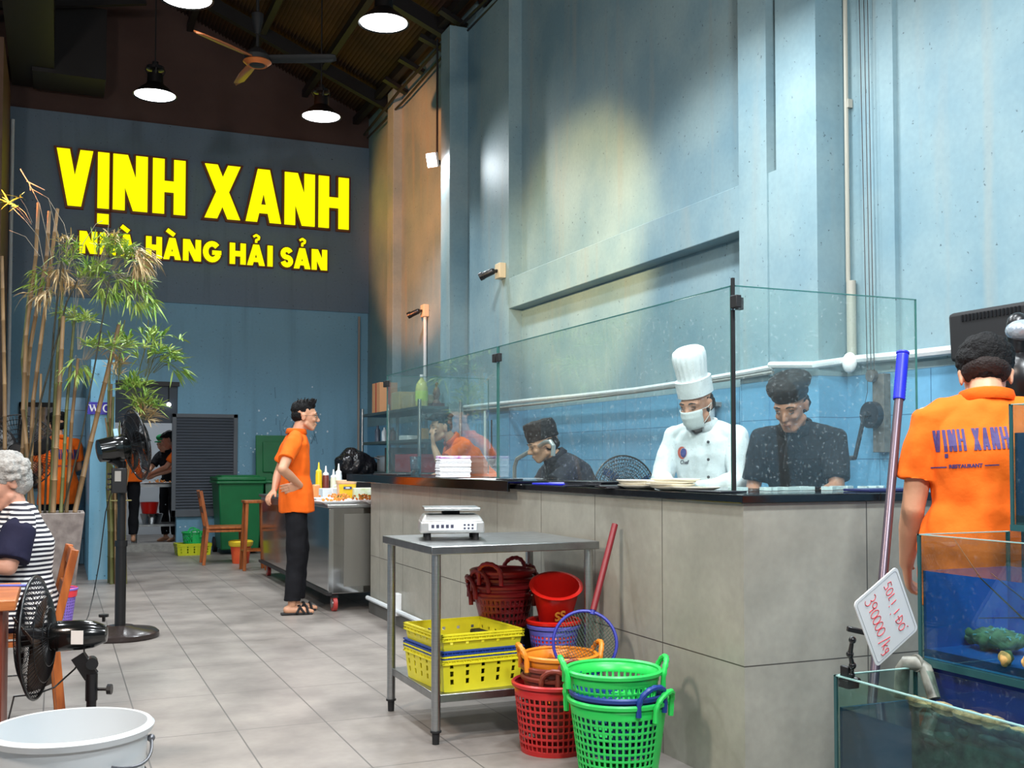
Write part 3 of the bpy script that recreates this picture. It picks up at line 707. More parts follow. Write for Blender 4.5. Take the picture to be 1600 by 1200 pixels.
def basket(nm, label, cat, loc, r0, r1, h, m_, nth=44, rows=9, handles=True, tilt=None, rz=0, hang=0, group=None, hole=.62, plain=.16, hm=None, rowhole=.66):
    r = thing(nm, label, cat, loc, rz, group)
    if tilt: r.rotation_euler = (tilt[0], tilt[1], rz)
    m = MB(); n = nth; zs0 = .06; zs1 = 1-plain
    def P(i, t): a = 2*PI*i/n; rr = r0+(r1-r0)*t; return Vector((rr*math.cos(a), rr*math.sin(a), t*h))
    for i in range(n):
        gap = handles and (i % (n//2)) in (0, 1, n//2-1)
        m.add([P(i, 0), P(i+1, 0), P(i+1, zs0), P(i, zs0)], [(0, 1, 2, 3)]); m.add([P(i, zs1), P(i+1, zs1), P(i+1, 1), P(i, 1)], [(0, 1, 2, 3)])
        m.add([Vector((0, 0, .0)), P(i, 0), P(i+1, 0)], [(0, 2, 1)])
        for j in range(rows):
            t0 = zs0+(zs1-zs0)*j/rows; t1 = zs0+(zs1-zs0)*(j+1)/rows
            if gap or rows == 0 or hole == 0: m.add([P(i, t0), P(i+1, t0), P(i+1, t1), P(i, t1)], [(0, 1, 2, 3)]); continue
            g = (1-hole)/2; gt = (1-rowhole)/2*(t1-t0)
            o = [P(i, t0), P(i+1, t0), P(i+1, t1), P(i, t1)]; q = [P(i+g, t0+gt), P(i+1-g, t0+gt), P(i+1-g, t1-gt), P(i+g, t1-gt)]
            m.add(o+q, [(0, 1, 5, 4), (1, 2, 6, 5), (2, 3, 7, 6), (3, 0, 4, 7)])
    m.build('body', m_, r, smooth=50, solid=.004, merge=True)
    MB().lathe([(r1-.003, h-.012), (r1+.010, h-.012), (r1+.012, h), (r1+.004, h+.006), (r1-.004, h)], n=n, closed=True).build('rim', m_, r)
    if handles:
        for sg in (0, PI):
            m = MB(); pts = []; rr = []
            for i in range(25):
                t = PI*i/24; a = sg+hang+(.36)*math.cos(t)
                pts.append(Vector(((r1+.014+.012*math.sin(t))*math.cos(a), (r1+.014+.012*math.sin(t))*math.sin(a), h-.035+.078*math.sin(t)**.8 if 0 < i < 24 else h-.06))); rr.append(.0108+.0016*math.sin(i*2.1))
            m.tube(pts, rr, 8); m.build('handle', hm or m_, r)
    return r
M_green = mat('green_basket_plastic', (40, 196, 84), .35, spec=.5); M_red = mat('red_basket_plastic', (186, 34, 34), .35); M_mar = mat('maroon_basket_plastic', (136, 30, 34), .38)
M_orb = mat('orange_basket_plastic', (222, 130, 30), .38); M_brn = mat('brown_basket_plastic', (120, 50, 36), .4); M_navy = mat('navy_basket_plastic', (24, 56, 130), .38); M_purp = mat('purple_basket_plastic', (96, 96, 188), .4)
M_bred = mat('red_bucket_plastic', (204, 30, 22), .3)
gx, gy = 1.985, 3.62
basket('laundry_basket', 'tall green plastic basket at the bottom of the front stack beside the counter', 'basket', (gx, gy, 0), .145, .185, .30, M_green, rz=R(-55))
basket('laundry_basket', 'navy blue plastic basket sandwiched between the two green ones', 'basket', (gx, gy, .10), .13, .176, .225, M_navy, rz=R(-75), rows=6)
basket('laundry_basket', 'green plastic basket on top of the front stack, empty', 'basket', (gx-.01, gy+.02, .155), .13, .178, .25, M_green, rz=R(-20), rows=7)
bx_, by_ = 1.92, 4.06
basket('laundry_basket', 'large red plastic basket on the floor behind the green stack', 'basket', (bx_, by_, 0), .135, .165, .285, M_red, handles=False, rows=8, nth=40, hole=.7)
basket('laundry_basket', 'brown plastic basket nested deepest inside the large red one', 'basket', (bx_+.02, by_, .06), .10, .145, .25, M_brn, rows=5, rz=R(-120), group=None)
basket('laundry_basket', 'brown plastic basket nested just below the orange one', 'basket', (bx_+.02, by_, .10), .10, .146, .25, M_brn, rows=5, rz=R(-95))
basket('laundry_basket', 'orange plastic basket on top of the brown baskets beside the net', 'basket', (bx_+.03, by_, .16), .105, .152, .235, M_orb, rows=6, rz=R(170))
sx_, sy_ = 2.0, 4.80
tag(MB().box((0, 0, .10), (.34, .26, .19), taper=.88).build('storage_tub', M_blackm, bevel=.01), 'black plastic tub on the worktable shelf under the maroon baskets', 'tub').location = (1.99, 4.80, .208)
for k, (z, lb) in enumerate(((.255, 'maroon plastic basket resting on the black tub, lowest of the stack'), (.29, 'maroon plastic basket second from the bottom of the stack under the worktable'), (.325, 'maroon plastic basket third from the bottom of the stack under the worktable'), (.36, 'red plastic basket topping the stack under the worktable'))):
    basket('laundry_basket', lb, 'basket', (sx_+(-.004 if k % 2 else .004), sy_, z+.155), .11+.001*k, .148, .16-.012*0, M_mar if k < 3 else mat('dark_red_plastic', (168, 28, 34), .36), rows=4, rz=R(150+25*k), nth=36)
px_, py_ = 2.135, 4.56
basket('waste_basket', 'purple-blue mesh basket under the worktable holding up the red bucket', 'basket', (2.13, 4.50, .208), .085, .115, .235, M_purp, handles=False, rows=10, nth=34, hole=.6)
basket('waste_basket', 'red basket nested inside the purple-blue one under the worktable', 'basket', (2.13, 4.50, .24), .08, .118, .225, M_bred, handles=False, rows=0, nth=34, hole=0, plain=.94)
def bucket(nm, label, loc, r0, r1, h, m_, rot=None, n=40, bail=True, decal=None, th=.005, bail_a=0, bail_m=None):
    r = thing(nm, label, 'bucket', loc)
    if rot: r.rotation_euler = rot
    MB().lathe([(0, 0), (r0, 0), (r0+(r1-r0)*.95, h*.95), (r1+.008, h*.95), (r1+.013, h*.985), (r1+.006, h), (r1-th, h), (r1-th*1.5, h*.94), (r0-th, th), (0, th)], n=n).build('body', m_, r, smooth=40)
    if bail:
        ca, sa = math.cos(bail_a), math.sin(bail_a); m = MB(); pts = []
        for i in range(21):
            t = PI*i/20; L = (r1+.012)*math.cos(t); dr = (r1+.02)*math.sin(t)*.98
            pts.append((L*ca-dr*sa*.96, L*sa+dr*ca*.96, h*.88-dr*.35))
        m.tube(pts, .0035, 6); m.build('bail_handle', bail_m or M_chrome, r)
    return r
r = bucket('bucket', 'red plastic bucket tipped towards the camera on the purple basket', (2.155, 4.54, .46), .075, .112, .19, M_bred, rot=(R(24), R(-10), 0))
m = text_mb('SS', .06, (-.03, -.105, .09), (1, 0, 0), (0, .1, 1), .002, .002); m.build('printed_mark', mat('faded_yellow_print', (190, 120, 40), .5), r, smooth=None)
# landing net
a = at(961, 819, X=2.27); b = at(927, 953, X=2.13)
r = thing('landing_net', 'blue-rimmed fishing net with a red handle leaning on the counter', 'net', b)
a_ = a-b; MB().tube([(0, 0, 0), a_], .014, 10).build('handle', mat('dark_red_handle', (120, 26, 34), .4), r)
dn = -a_.normalized(); sd = RGT.copy(); sd = (sd-dn*sd.dot(dn)).normalized(); hc = dn*.145
hoop = [hc+dn*(-math.cos(t))*.135+sd*math.sin(t)*.135 for t in [2*PI*i/40 for i in range(40)]]
m = MB(); m.tube(hoop, .007, 8, closed=True); m.cyl((0, 0, 0), dn*.02, .011); m.build('hoop', mat('blue_hoop', (40, 48, 150), .4), r)
m = MB(); nrm = dn.cross(sd)
if nrm.y > 0: nrm = -nrm
def npt(u, v): 
    q = hc+dn*u*.135+sd*v*.135; s_ = max(0, 1-u*u-v*v); return q+nrm*.03*s_-Vector((0, 0, .03))*s_
for i in range(-11, 12):
    for dirn in (0, 1):
        k = i/11.5; L = math.sqrt(max(0, 1-k*k)); pts = []
        for j in range(9):
            q = -L+2*L*j/8; u_, v_ = (k*.707+q*.707, k*.707-q*.707) if dirn else (-k*.707+q*.707, k*.707+q*.707)
            pts.append(npt(u_, v_))
        m.tube(pts, .0011, 3, cap=False)
for i in range(40):
    t = i*.6; m.tube([hc+dn*.10+Vector((.03*math.sin(t*3.1), .02*math.cos(t*2.3), .03*math.sin(t*1.7))), hc+dn*.13+Vector((.04*math.sin(t*1.3+1), .03*math.cos(t), .025*math.cos(t*2.7)))], .002, 3)
m.build('mesh_bag', mat('dark_green_net', (24, 62, 44), .6), r)

# ------------------------------------------------------------------ THINGS ON THE COUNTER
p = at(717, 750, X=2.40); r = thing('napkin_stack', 'thick pack of white napkins in lilac-printed wrap on the counter', 'napkins', (2.36, p.y, 1.0945), R(-12))
random.seed(3); m = MB()
for i in range(14): m.box((random.uniform(-.004, .004), random.uniform(-.004, .004), .008+i*.0085), (.20+random.uniform(-.006, .006), .22, .0078))
m.build('napkins', mat('napkin_paper', (236, 238, 242), .8, bump=.3, bscale=50), r, smooth=None, bevel=.002)
m = MB(); m.box((-.0, 0, .132), (.2, .22, .018)); m.build('printed_wrap', mat('lilac_wrap', (240, 236, 246), .4, var_rgb=(186, 70, 190), vscale=26, bump=.5, bscale=60), r, bevel=.006)
p = at(651, 751, X=2.33)
r = thing('drinking_glass', 'clear faceted water glass standing at the counter edge', 'glass', (2.32, p.y, 1.0945))
MB().lathe([(0, 0), (.033, 0), (.042, .14), (.039, .14), (.031, .012), (0, .012)], n=10).build('glass_body', glassy('clear_glass', (214, 232, 236), 1.5, dirt=.25, dscale=40), r, smooth=None)
MB().lathe([(0, .013), (.030, .013), (.033, .055), (0, .055)], n=10).build('water', glassy('glass_water', (206, 228, 232), 1.33), r, smooth=None)
def sheet(nm, label, cat, px, py, x, sx, sy, sz, m_, rz=0, z=1.0785, n=1, grp=None):
    p = at(px, py, X=x); o = MB()
    for i in range(n): o.box((random.uniform(-.006, .006)*(n > 1), random.uniform(-.006, .006)*(n > 1), sz/n*(i+.5)), (sx, sy, sz/n*.92), (0, 0, random.uniform(-.1, .1)*(n > 1)))
    q = tag(o.build(nm, m_, bevel=min(.002, sz/n*.3)), label, cat, grp); q.location = (x, p.y, z); q.rotation_euler = (0, 0, R(rz)); return q
M_cream = mat('cream_plate', (226, 220, 202), .45); M_book = mat('black_cover', (26, 26, 32), .35); M_bluep = mat('blue_pad', (40, 46, 190), .35)
sheet('paper_sheet', 'loose white papers lying beside the napkin pack', 'paper', 760, 758, 2.34, .18, .34, .004, mat('paper', (236, 236, 236), .8), 8, z=1.0945, n=3)
sheet('phone', 'small black phone lying near the faucet on the counter', 'phone', 796, 760, 2.345, .08, .15, .009, M_book, 15, z=1.0945)
sheet('order_pad', 'bright blue order pad on the black slab', 'pad', 864, 762, 2.36, .10, .24, .010, M_bluep, 10)
sheet('order_pad', 'lilac order pad farther along behind the bright blue one', 'pad', 880, 757, 2.42, .10, .22, .012, mat('lilac_pad', (120, 120, 200), .4), -10)
sheet('menu_folder', 'black menu folders piled beside the blue pad', 'menu', 930, 758, 2.40, .16, .30, .026, M_book, 14, n=4)
sheet('menu_folder', 'black menu folder lying open near the cream plates', 'menu', 962, 764, 2.36, .14, .26, .012, M_book, -20, n=2)
sheet('menu_folder', 'black menu folder at the near corner beside the post', 'menu', 1118, 771, 2.38, .13, .22, .008, M_book, 5, n=1)
sheet('paper_tray', 'flat grey paper pads on the steel ledge at the far end', 'pad', 620, 746, 2.42, .2, .5, .012, mat('dark_grey_pad', (48, 50, 54), .3), 5, z=1.0945)
def plates(px, py, x, n, label, rr=.115):
    p = at(px, py, X=x)
    for i in range(n):
        r_ = MB().lathe([(0, 0), (rr*.6, 0), (rr*.98, .010), (rr, .013), (rr*.97, .0135), (rr*.6, .004), (0, .004)], n=28)
        q = tag(r_.build('paper_plate', M_cream), label[i], 'plate', 'cream plates on the counter'); q.location = (x+random.uniform(-.01, .01), p.y+random.uniform(-.012, .012), 1.0785+i*.0105); q.scale = (.8, 1.15, 1.35)
ordn = ['lowest', 'second from the bottom', 'third from the bottom', 'topmost']
plates(1000, 766, 2.40, 3, ['cream plate in the farther pile on the black slab, %s' % s for s in ('lowest', 'middle one', 'topmost')])
plates(1052, 769, 2.39, 4, ['cream plate in the nearer pile beside the glass post, %s' % s for s in ordn])
plates(1085, 770, 2.41, 1, ['single cream plate nearest to the corner post'])
m = MB()
for i in range(24): m.box((random.uniform(-.4, .4), random.uniform(-.05, .05), .008), (random.uniform(.03, .09), .03, .014), (0, 0, random.random()))
q = tag(m.build('crushed_ice', mat('ice_white', (230, 238, 240), .25), smooth=None), 'white crushed ice strewn along the slab under the end glass', 'ice', kind='stuff'); q.location = (2.98, 3.68, 1.0785)
sheet('menu_folder', 'dark blue folder on white trays at the right end of the counter', 'menu', 1385, 765, 3.12, .34, .14, .012, mat('navy_cover', (40, 44, 90), .35), 5)
# faucet + sink trough behind the counter, prep shelf for the chefs
r = thing('faucet', 'tall bent stainless faucet behind the glass screen', 'faucet', (2.82, 0, 1.02))
pb = at(804, 748, X=2.82); ps = at(805, 722, X=2.82); pe = at(856, 692, X=2.82); r.location = (2.82, pb.y, .96)
o_ = Vector(r.location); m = MB()
P3 = [Vector((2.82, pb.y, .96)), at(804, 730, X=2.82), at(808, 717, X=2.82), at(830, 704, X=2.82), at(852, 691, X=2.82), at(860, 690, X=2.80), at(865, 697, X=2.8), at(864, 712, X=2.8)]
m.tube([q_-o_ for q_ in P3], .014, 12); m.build('spout', mat('bright_steel', (205, 208, 208), .3, .6), r); MB().cyl((0, 0, 0), (0, 0, .03), .03).build('base_flange', M_chrome, r)
mb = MB(); mb.bx(CX+.44, CX+.80, CY0+.46, 8.2, .90, .94)
for y in (4.2, 5.8, 7.4, 8.1): mb.bx(CX+.74, CX+.78, y, y+.04, 0, .9)
tag(mb.build('prep_bench', M_steel, smooth=None), 'low steel prep bench behind the glass where the chefs work', 'bench')
r = thing('napkin_stack', 'white folded cloths on the prep bench behind the far glass', 'cloth', (2.9, 8.0, .941))
MB().box((0, 0, .07), (.3, .5, .13), (0, .05, .1)).build('cloths', mat('blue_white_cloth', (190, 206, 226), .8, bump=.6, bscale=25), r, bevel=.02)
# dispensers on tile wall behind white chef
p = at(1088, 650, X=4.06)
r = thing('paper_dispenser', 'white wall dispenser on the blue tiles left of the tall-hatted chef', 'dispenser', (RX-.07, p.y, p.z))
m = MB(); m.lathe([(0, -.1), (.04, -.08), (.07, 0), (.07, .06)], n=16); m.build('white_roll', M_white, r); MB().box((0, 0, .08), (.16, .2, .03)).build('bracket', mat('grey_bracket', (130, 134, 136), .4), r, bevel=.004)
MB().box((.02, .0, -.24), (.10, .16, .03)).build('lower_bracket', mat('grey_bracket', (130, 134, 136), .4), r, bevel=.004)

# ------------------------------------------------------------------ FANS
def cage(m, rad, dep, nr=54, wires=.0016, rings=5):
    """cage wires about local +Z axis, rim at z=0, front dome to +dep, back to -dep"""
    for sg in (1, -1):
        for i in range(nr):
            a = 2*PI*i/nr; c, s = math.cos(a), math.sin(a)
            m.tube([Vector((c*rad*q, s*rad*q, sg*dep*(1-(q)**3))) for q in (.22, .45, .7, .88, 1)], wires, 3, cap=False)
        for q in [.22+(1-.22)*k/rings for k in range(rings)]:
            m.tube([Vector((math.cos(t)*rad*q, math.sin(t)*rad*q, sg*dep*(1-q**3))) for t in [2*PI*j/36 for j in range(36)]], wires*1.2, 4, closed=True)
def fan_head(root, c, axis, rad, dep, mlen, mrad, blades=3, nr=54, roundback=True, wires=.0016, rings=5, bm=None):
    """axis: blowing direction; motor sits behind"""
    c = Vector(c); Q = Vector(axis).to_track_quat('Z', 'Y').to_matrix()
    def T(mb): mb.v = [tuple(c+Q @ Vector(v)) for v in mb.v]; return mb
    m = MB(); cage(m, rad, dep, nr, wires, rings); g = T(m).build('cage', M_wire, root, smooth=None)
    m = MB(); m.tube([Vector((math.cos(t)*rad, math.sin(t)*rad, 0)) for t in [2*PI*j/48 for j in range(48)]], .006, 8, closed=True); T(m).build('cage_rim', M_black, root)
    m = MB(); m.lathe([(0, dep+.006), (rad*.2, dep+.004), (rad*.23, dep-.006), (rad*.2, dep-.012), (0, dep-.012)], n=24); T(m).build('badge', M_black, root)
    for k in range(blades):
        m = MB(); n = 9; vs = []
        for i in range(n):
            q = i/(n-1); rr = rad*(.14+.76*q); wd = .32+.28*math.sin(PI*min(1, q*1.1)**.8); base = 2*PI*k/blades+.35*q
            for s_ in (-1, -.33, .33, 1):
                a = base+s_*wd*.62; tw = s_*(.028+.01*q)*rad/.25; vs.append(Vector((rr*math.cos(a), rr*math.sin(a), tw)))
        m.add(vs, [(4*i+j, 4*i+j+1, 4*i+j+5, 4*i+j+4) for i in range(n-1) for j in range(3)])
        T(m).build('blade', bm or mat('fan_blade_plastic', (30, 30, 34), .3), root, solid=.003)
    m = MB(); m.cyl((0, 0, -.05), (0, 0, .05), .035, n=20); T(m).build('hub', M_black, root)
    m = MB(); z0 = -dep
    prof = [(0, z0-mlen), (mrad*.55, z0-mlen+.004), (mrad*.9, z0-mlen+(.05 if roundback else .012)), (mrad, z0-mlen*.5), (mrad*1.02, z0-.02), (mrad*.8, z0+.01), (0, z0+.012)]
    m.lathe(prof, n=28); T(m).build('motor_housing', mat('glossy_black_plastic', (14, 16, 16), .15, coat=.4), root, smooth=50)
    return Q
# big pedestal fan
fx, fy = .41, 7.78
r = thing('pedestal_fan', 'tall black pedestal fan with round base standing in the aisle', 'fan', (fx, fy, 0))
MB().lathe([(0, 0), (.25, 0), (.257, .012), (.255, .035), (.235, .052), (.1, .072), (.085, .082), (0, .084)], n=48).build('base', mat('fan_base_brown_black', (46, 38, 36), .25, var=.2, vscale=5), r, smooth=35)
m = MB(); m.cyl((0, 0, .07), (0, 0, .62), .036, n=18); m.cyl((0, 0, .62), (0, 0, .66), .042, n=18); m.cyl((0, 0, .66), (0, 0, 1.2), .027, n=16); m.build('pole', M_black, r)
MB().box((-.02, -.03, 1.07), (.10, .09, .17)).build('control_box', M_black, r, bevel=.006)
m = MB()
for k in range(4): m.cyl((-.05, -.03, 1.01+k*.035), (-.095, -.04, 1.01+k*.035), .007, n=8)
m.build('buttons', M_black, r); MB().box((-.03, -.0765, 1.10), (.04, .003, .07)).build('label_plate', mat('grey_label', (150, 146, 140), .5), r)
ax = (RGT*.82+Vector((math.sin(YAW), math.cos(YAW), 0))*.60+Vector((0, 0, .18))).normalized()
hd = at(213, 695, d=7.35)-Vector((fx, fy, 0))
fan_head(r, hd, ax, .245, .065, .20, .085, blades=5, roundback=False, nr=60)
m = MB(); m.bar((0, 0, 1.18), tuple(hd-ax*.17+Vector((0, 0, -.07))), .05, .05); m.cyl((-.0, -.04, 1.22), (0, .04, 1.22), .02); m.build('neck_bracket', M_black, r)
Q = Vector(ax).to_track_quat('Z', 'Y').to_matrix()
q_ = hd-ax*.13+Vector((0, 0, .086))-Vector((math.sin(YAW), math.cos(YAW), 0))*.02
MB().box(tuple(q_), (.03, .09, .003), Q.to_3x3() @ Matrix(((0, 0, 1), (0, 1, 0), (-1, 0, 0)))).build('sticker', mat('pale_blue_sticker', (170, 210, 226), .4), r)
pts = [at(176, 760, d=7.5), at(165, 800, d=7.6), at(155, 880, d=7.7), at(146, 930, d=7.6), at(138, 962, d=7.3), at(128, 985, d=7.1), Vector((-.1, 6.6, .006)), Vector((-.8, 6.6, .006))]
tag(MB().tube(pts, .004, 6).build('power_cord', M_wire), 'thin black cord hanging from the pedestal fan to the floor', 'cord')
# near floor fan
c = at(56, 996, d=4.0); ax = (-RGT*.98+Vector((math.sin(YAW), math.cos(YAW), 0))*-.17+Vector((0, 0, -.03))).normalized()
pole = c-ax*.20; r = thing('pedestal_fan', 'black short pedestal fan blowing at the seated woman, next to the white bucket', 'fan', (pole.x, pole.y, 0)); o_ = Vector((pole.x, pole.y, 0))
fan_head(r, c-o_, ax, .225, .055, .20, .056, blades=3, nr=66, wires=.0015, rings=3, bm=mat('smoky_blade', (70, 54, 44), .3))
MB().lathe([(0, 0), (.2, 0), (.2, .03), (.05, .05), (0, .05)], n=36).build('base', M_black, r)
m = MB(); zc = c.z; m.cyl((0, 0, .03), (0, 0, zc-.16), .018, n=12); m.cyl((0, 0, zc-.24), (0, 0, zc-.14), .022, n=12); m.cyl((.02, 0, zc-.2), (.06, -.02, zc-.2), .006); m.cyl((.055, -.02, zc-.2), (.07, -.025, zc-.2), .02, n=8); m.build('pole', M_black, r)
m = MB(); v = -ax*.0; m.bar((0, 0, zc-.15), tuple(Vector((0, 0, zc-.07))+ax*.05), .03, .05); m.cyl((0, -.03, zc-.10), (0, .03, zc-.10), .022); m.build('tilt_bracket', M_black, r)
s_ = c-o_-ax*.17; MB().box(tuple(s_+Vector((-.0, -.0, 0))-Vector((math.sin(YAW), math.cos(YAW), 0))*.0625), (.045, .002, .05), (0, 0, -YAW)).build('sticker', mat('white_sticker', (220, 216, 212), .5), r)
m = MB(); k_ = c-o_-ax*.24+Vector((0, 0, .045)); m.cyl(tuple(k_), tuple(k_+Vector((0, 0, .02))), .006); m.cyl(tuple(k_+Vector((0, 0, .018))), tuple(k_+Vector((0, 0, .028))), .018, n=8); m.build('swing_knob', M_black, r)
pts = [at(132, 1008, d=4.1), at(131, 1022, d=4.1), at(117, 1045, d=4.1), at(85, 1074, d=4.05), at(55, 1085, d=4.0), at(22, 1088, d=4.0), Vector((-.16, 4.6, .2)), Vector((-.2, 4.75, .005)), Vector((-.9, 4.8, .005))]
tag(MB().tube(pts, .0035, 6).build('power_cord', M_wire), 'black cord looping under the short pedestal fan', 'cord')
# fan behind the bamboo
c = at(28, 706, d=9.9); r = thing('pedestal_fan', 'large round fan behind the bamboo canes above the seated woman', 'fan', (c.x, c.y+.2, 0)); o_ = Vector((c.x, c.y+.2, 0))
ax = (-Vector((math.sin(YAW), math.cos(YAW), 0))+RGT*.25).normalized()
fan_head(r, c-o_, ax, .345, .07, .16, .085, blades=3, nr=72, wires=.0018, rings=6)
m = MB(); m.cyl((0, 0, .03), (0, 0, c.z-.02), .025, n=12); m.build('pole', M_black, r); MB().lathe([(0, 0), (.25, 0), (.25, .04), (0, .06)], n=32).build('base', M_black, r)
# fan by the tiled wall behind the counter
c = at(976, 764, d=7.2); r = thing('pedestal_fan', 'round wire-caged fan showing above the counter between the cooks', 'fan', (c.x, c.y+.1, 0)); o_ = Vector((c.x, c.y+.1, 0))
ax = (-Vector((math.sin(YAW), math.cos(YAW), 0))+RGT*.35+Vector((0, 0, .1))).normalized()
fan_head(r, c-o_, ax, .225, .07, .14, .08, blades=3, nr=60, wires=.0018, rings=7, bm=glassy('clear_blue_blade', (150, 190, 220), 1.45))
m = MB(); m.cyl((0, 0, .03), (0, 0, c.z-.02), .02, n=12); m.build('pole', M_black, r); MB().lathe([(0, 0), (.2, 0), (.2, .04), (0, .06)], n=32).build('base', M_black, r)

# ------------------------------------------------------------------ LEFT FOREGROUND: table, bucket, chair, baskets, planter
r = thing('dining_table', 'orange-brown wooden table cropped at the left edge', 'table', (-.62, 4.2, 0))
MB().box((0, 0, .722), (1.0, .56, .036)).build('tabletop', M_woodt, r, bevel=.004)
MB().box((.435, 0, .35), (.05, .5, .705)).build('end_panel', M_redwood, r, bevel=.003)
MB().box((-.435, 0, .35), (.05, .5, .705)).build('end_panel', M_redwood, r, bevel=.003)
q = tag(MB().box((0, 0, .003), (.16, .016, .006)).build('ruler_strip', mat('violet_blue_strip', (100, 110, 200), .4), bevel=.001), 'violet-blue strip lying on the wooden table edge', 'chopsticks'); q.location = (-.17, 4.36, .7405); q.rotation_euler = (0, 0, R(-20))
q = tag(MB().box((0, 0, .01), (.07, .05, .02)).build('wet_wipe_packet', M_white, bevel=.004), 'little white packet on the wooden table', 'packet'); q.location = (-.235, 4.42, .7405)
bucket('bucket', 'big white plastic bucket in the bottom left corner', tuple(at(112, 1132, Z=.48)-Vector((0, 0, .48))), .155, .203, .48, mat('white_bucket_plastic', (206, 210, 212), .3), n=64, bail=False, th=.006)
bk = [o for o in COL.objects if o.type == 'EMPTY'][-1]
m = MB(); pe = at(232, 1150, Z=.455)-Vector(bk.location); pts = []
e1 = Vector((.207*math.cos(R(-8)), .207*math.sin(R(-8)), .43)); e2 = Vector((.205*math.cos(R(-62)), .205*math.sin(R(-62)), .40)); md = (e1+e2)/2+Vector((.06, -.04, -.05))
for i in range(13):
    t = i/12; pts.append(e1*(1-t)**2+md*2*t*(1-t)+e2*t*t)
m.tube(pts, .0045, 8); m.ell(e1, .011); m.build('bail_handle', mat('grey_wire', (120, 120, 124), .35, .6), bk)
# lady's chair
def wood_chair(name, label, loc, rz, m_, slats=2, seat_h=.44, back_h=.84, w=.40, d=.42, group=None):
    r = thing(name, label, 'chair', loc, rz, group)
    MB().box((0, 0, seat_h-.012), (w, d, .026)).build('seat', m_, r, bevel=.004)
    for sx in (-1, 1):
        x = sx*(w/2-.02)
        MB().bar((x, -d/2+.02, seat_h-.02), (x, -d/2-.06, back_h), .036, .032, (1, 0, 0)).build('back_post', m_, r, bevel=.004)
        MB().bar((x, -d/2-.02, 0), (x, -d/2+.02, seat_h-.02), .036, .036, (1, 0, 0)).build('leg', m_, r, bevel=.003)
        MB().bar((x, d/2-.01, 0), (x, d/2-.03, seat_h-.02), .036, .036, (1, 0, 0)).build('leg', m_, r, bevel=.003)
        MB().bar((x, -d/2+.01, seat_h-.05), (x, d/2-.03, seat_h-.05), .05, .022).build('side_rail', m_, r, bevel=.002)
    for k in range(slats):
        t = .96-.42*k; z = seat_h+(back_h-seat_h)*t-.03; y = -d/2+.02-.08*t
        MB().box((0, y, z), (w-.04, .02, .075), (R(10), 0, 0)).build('back_slat', m_, r, bevel=.004)
    MB().box((0, d/2-.04, seat_h-.05), (w-.05, .022, .05)).build('front_rail', m_, r)
    return r
wood_chair('wooden_chair', 'wooden chair the white-haired woman sits on', (-.20, 5.42, 0), R(93), M_wood, back_h=.80)
basket('waste_basket', 'purple mesh waste basket with red rim on the floor by the planter', 'basket', (.03, 8.62, 0), .085, .118, .26, mat('violet_basket', (136, 108, 200), .4), handles=False, rows=9, nth=34, hole=.5, plain=.2)
MB().lathe([(.11, .20), (.119, .2), (.127, .26), (.122, .268), (.116, .262), (.108, .2)], n=34, closed=True).build('red_liner', mat('red_liner', (226, 60, 70), .4), [o for o in COL.objects if o.name.startswith('waste_basket') and o.type == 'EMPTY'][-1])
# planter and bamboo
M_conc = mat('speckled_concrete', (150, 140, 134), .7, var_rgb=(118, 108, 104), vscale=14, bump=.2, bscale=50)
M_cane = mat('dry_bamboo_cane', (146, 116, 78), .5, var_rgb=(112, 88, 60), vscale=5, stretch=(3, 3, 1)); M_cane2 = mat('green_bamboo_cane', (110, 110, 62), .5, var_rgb=(84, 88, 48), vscale=5); M_dcane = mat('dark_bamboo_stem', (52, 50, 36), .5)
M_leaf = mat('bamboo_leaf', (112, 160, 62), .45, var_rgb=(176, 190, 96), vscale=9); M_leafd = mat('dry_bamboo_leaf', (178, 140, 86), .6, var_rgb=(206, 190, 150), vscale=9)
PX, PY = -.03, 9.22
r = thing('potted_bamboo', 'tall bamboo in a tapered grey concrete planter at the left', 'potted plant', (PX, PY, 0)); o_ = Vector((PX, PY, 0))
m = MB(); h = .80
def sq(a, z): return [(-a, -a, z), (a, -a, z), (a, a, z), (-a, a, z)]
m.add(sq(.15, 0)+sq(.235, h)+sq(.205, h)+sq(.195, h-.08), [(3, 2, 1, 0)]+[(i, (i+1) % 4, 4+(i+1) % 4, 4+i) for i in range(4)]+[(4+i, 4+(i+1) % 4, 8+(i+1) % 4, 8+i) for i in range(4)]+[(8+i, 8+(i+1) % 4, 12+(i+1) % 4, 12+i) for i in range(4)]+[(12, 13, 14, 15)])
m.build('planter', M_conc, r, smooth=None, bevel=.006)
MB().box((0, 0, .715), (.38, .38, .03)).build('soil', mat('soil', (60, 46, 36), .9, bump=.6), r)
def cane(pts, rad, m_, root, o_, seg=.22, cut=True):
    P = [p-o_ for p in pts]; Q = []; rr = []
    for i in range(len(P)-1):
        L = (P[i+1]-P[i]).length; n = max(2, int(L/seg))
        for k in range(n):
            p = P[i].lerp(P[i+1], k/n); q = (P[i+1]-P[i]).normalized()
            Q += [p-q*.006, p, p+q*.006]; rr += [rad, rad*1.22, rad]
    Q.append(P[-1]); rr.append(rad*.9)
    n_ = len(rr); rr = [a_*(1.08-.28*i/n_) for i, a_ in enumerate(rr)]
    return MB().tube(Q, rr, 8).build('cane', m_, root, smooth=60)
DP = 8.62
def cpts(lst, d0, d1): n = len(lst)-1; return [at(x, y, d=d0+(d1-d0)*i/n) for i, (x, y) in enumerate(lst)]
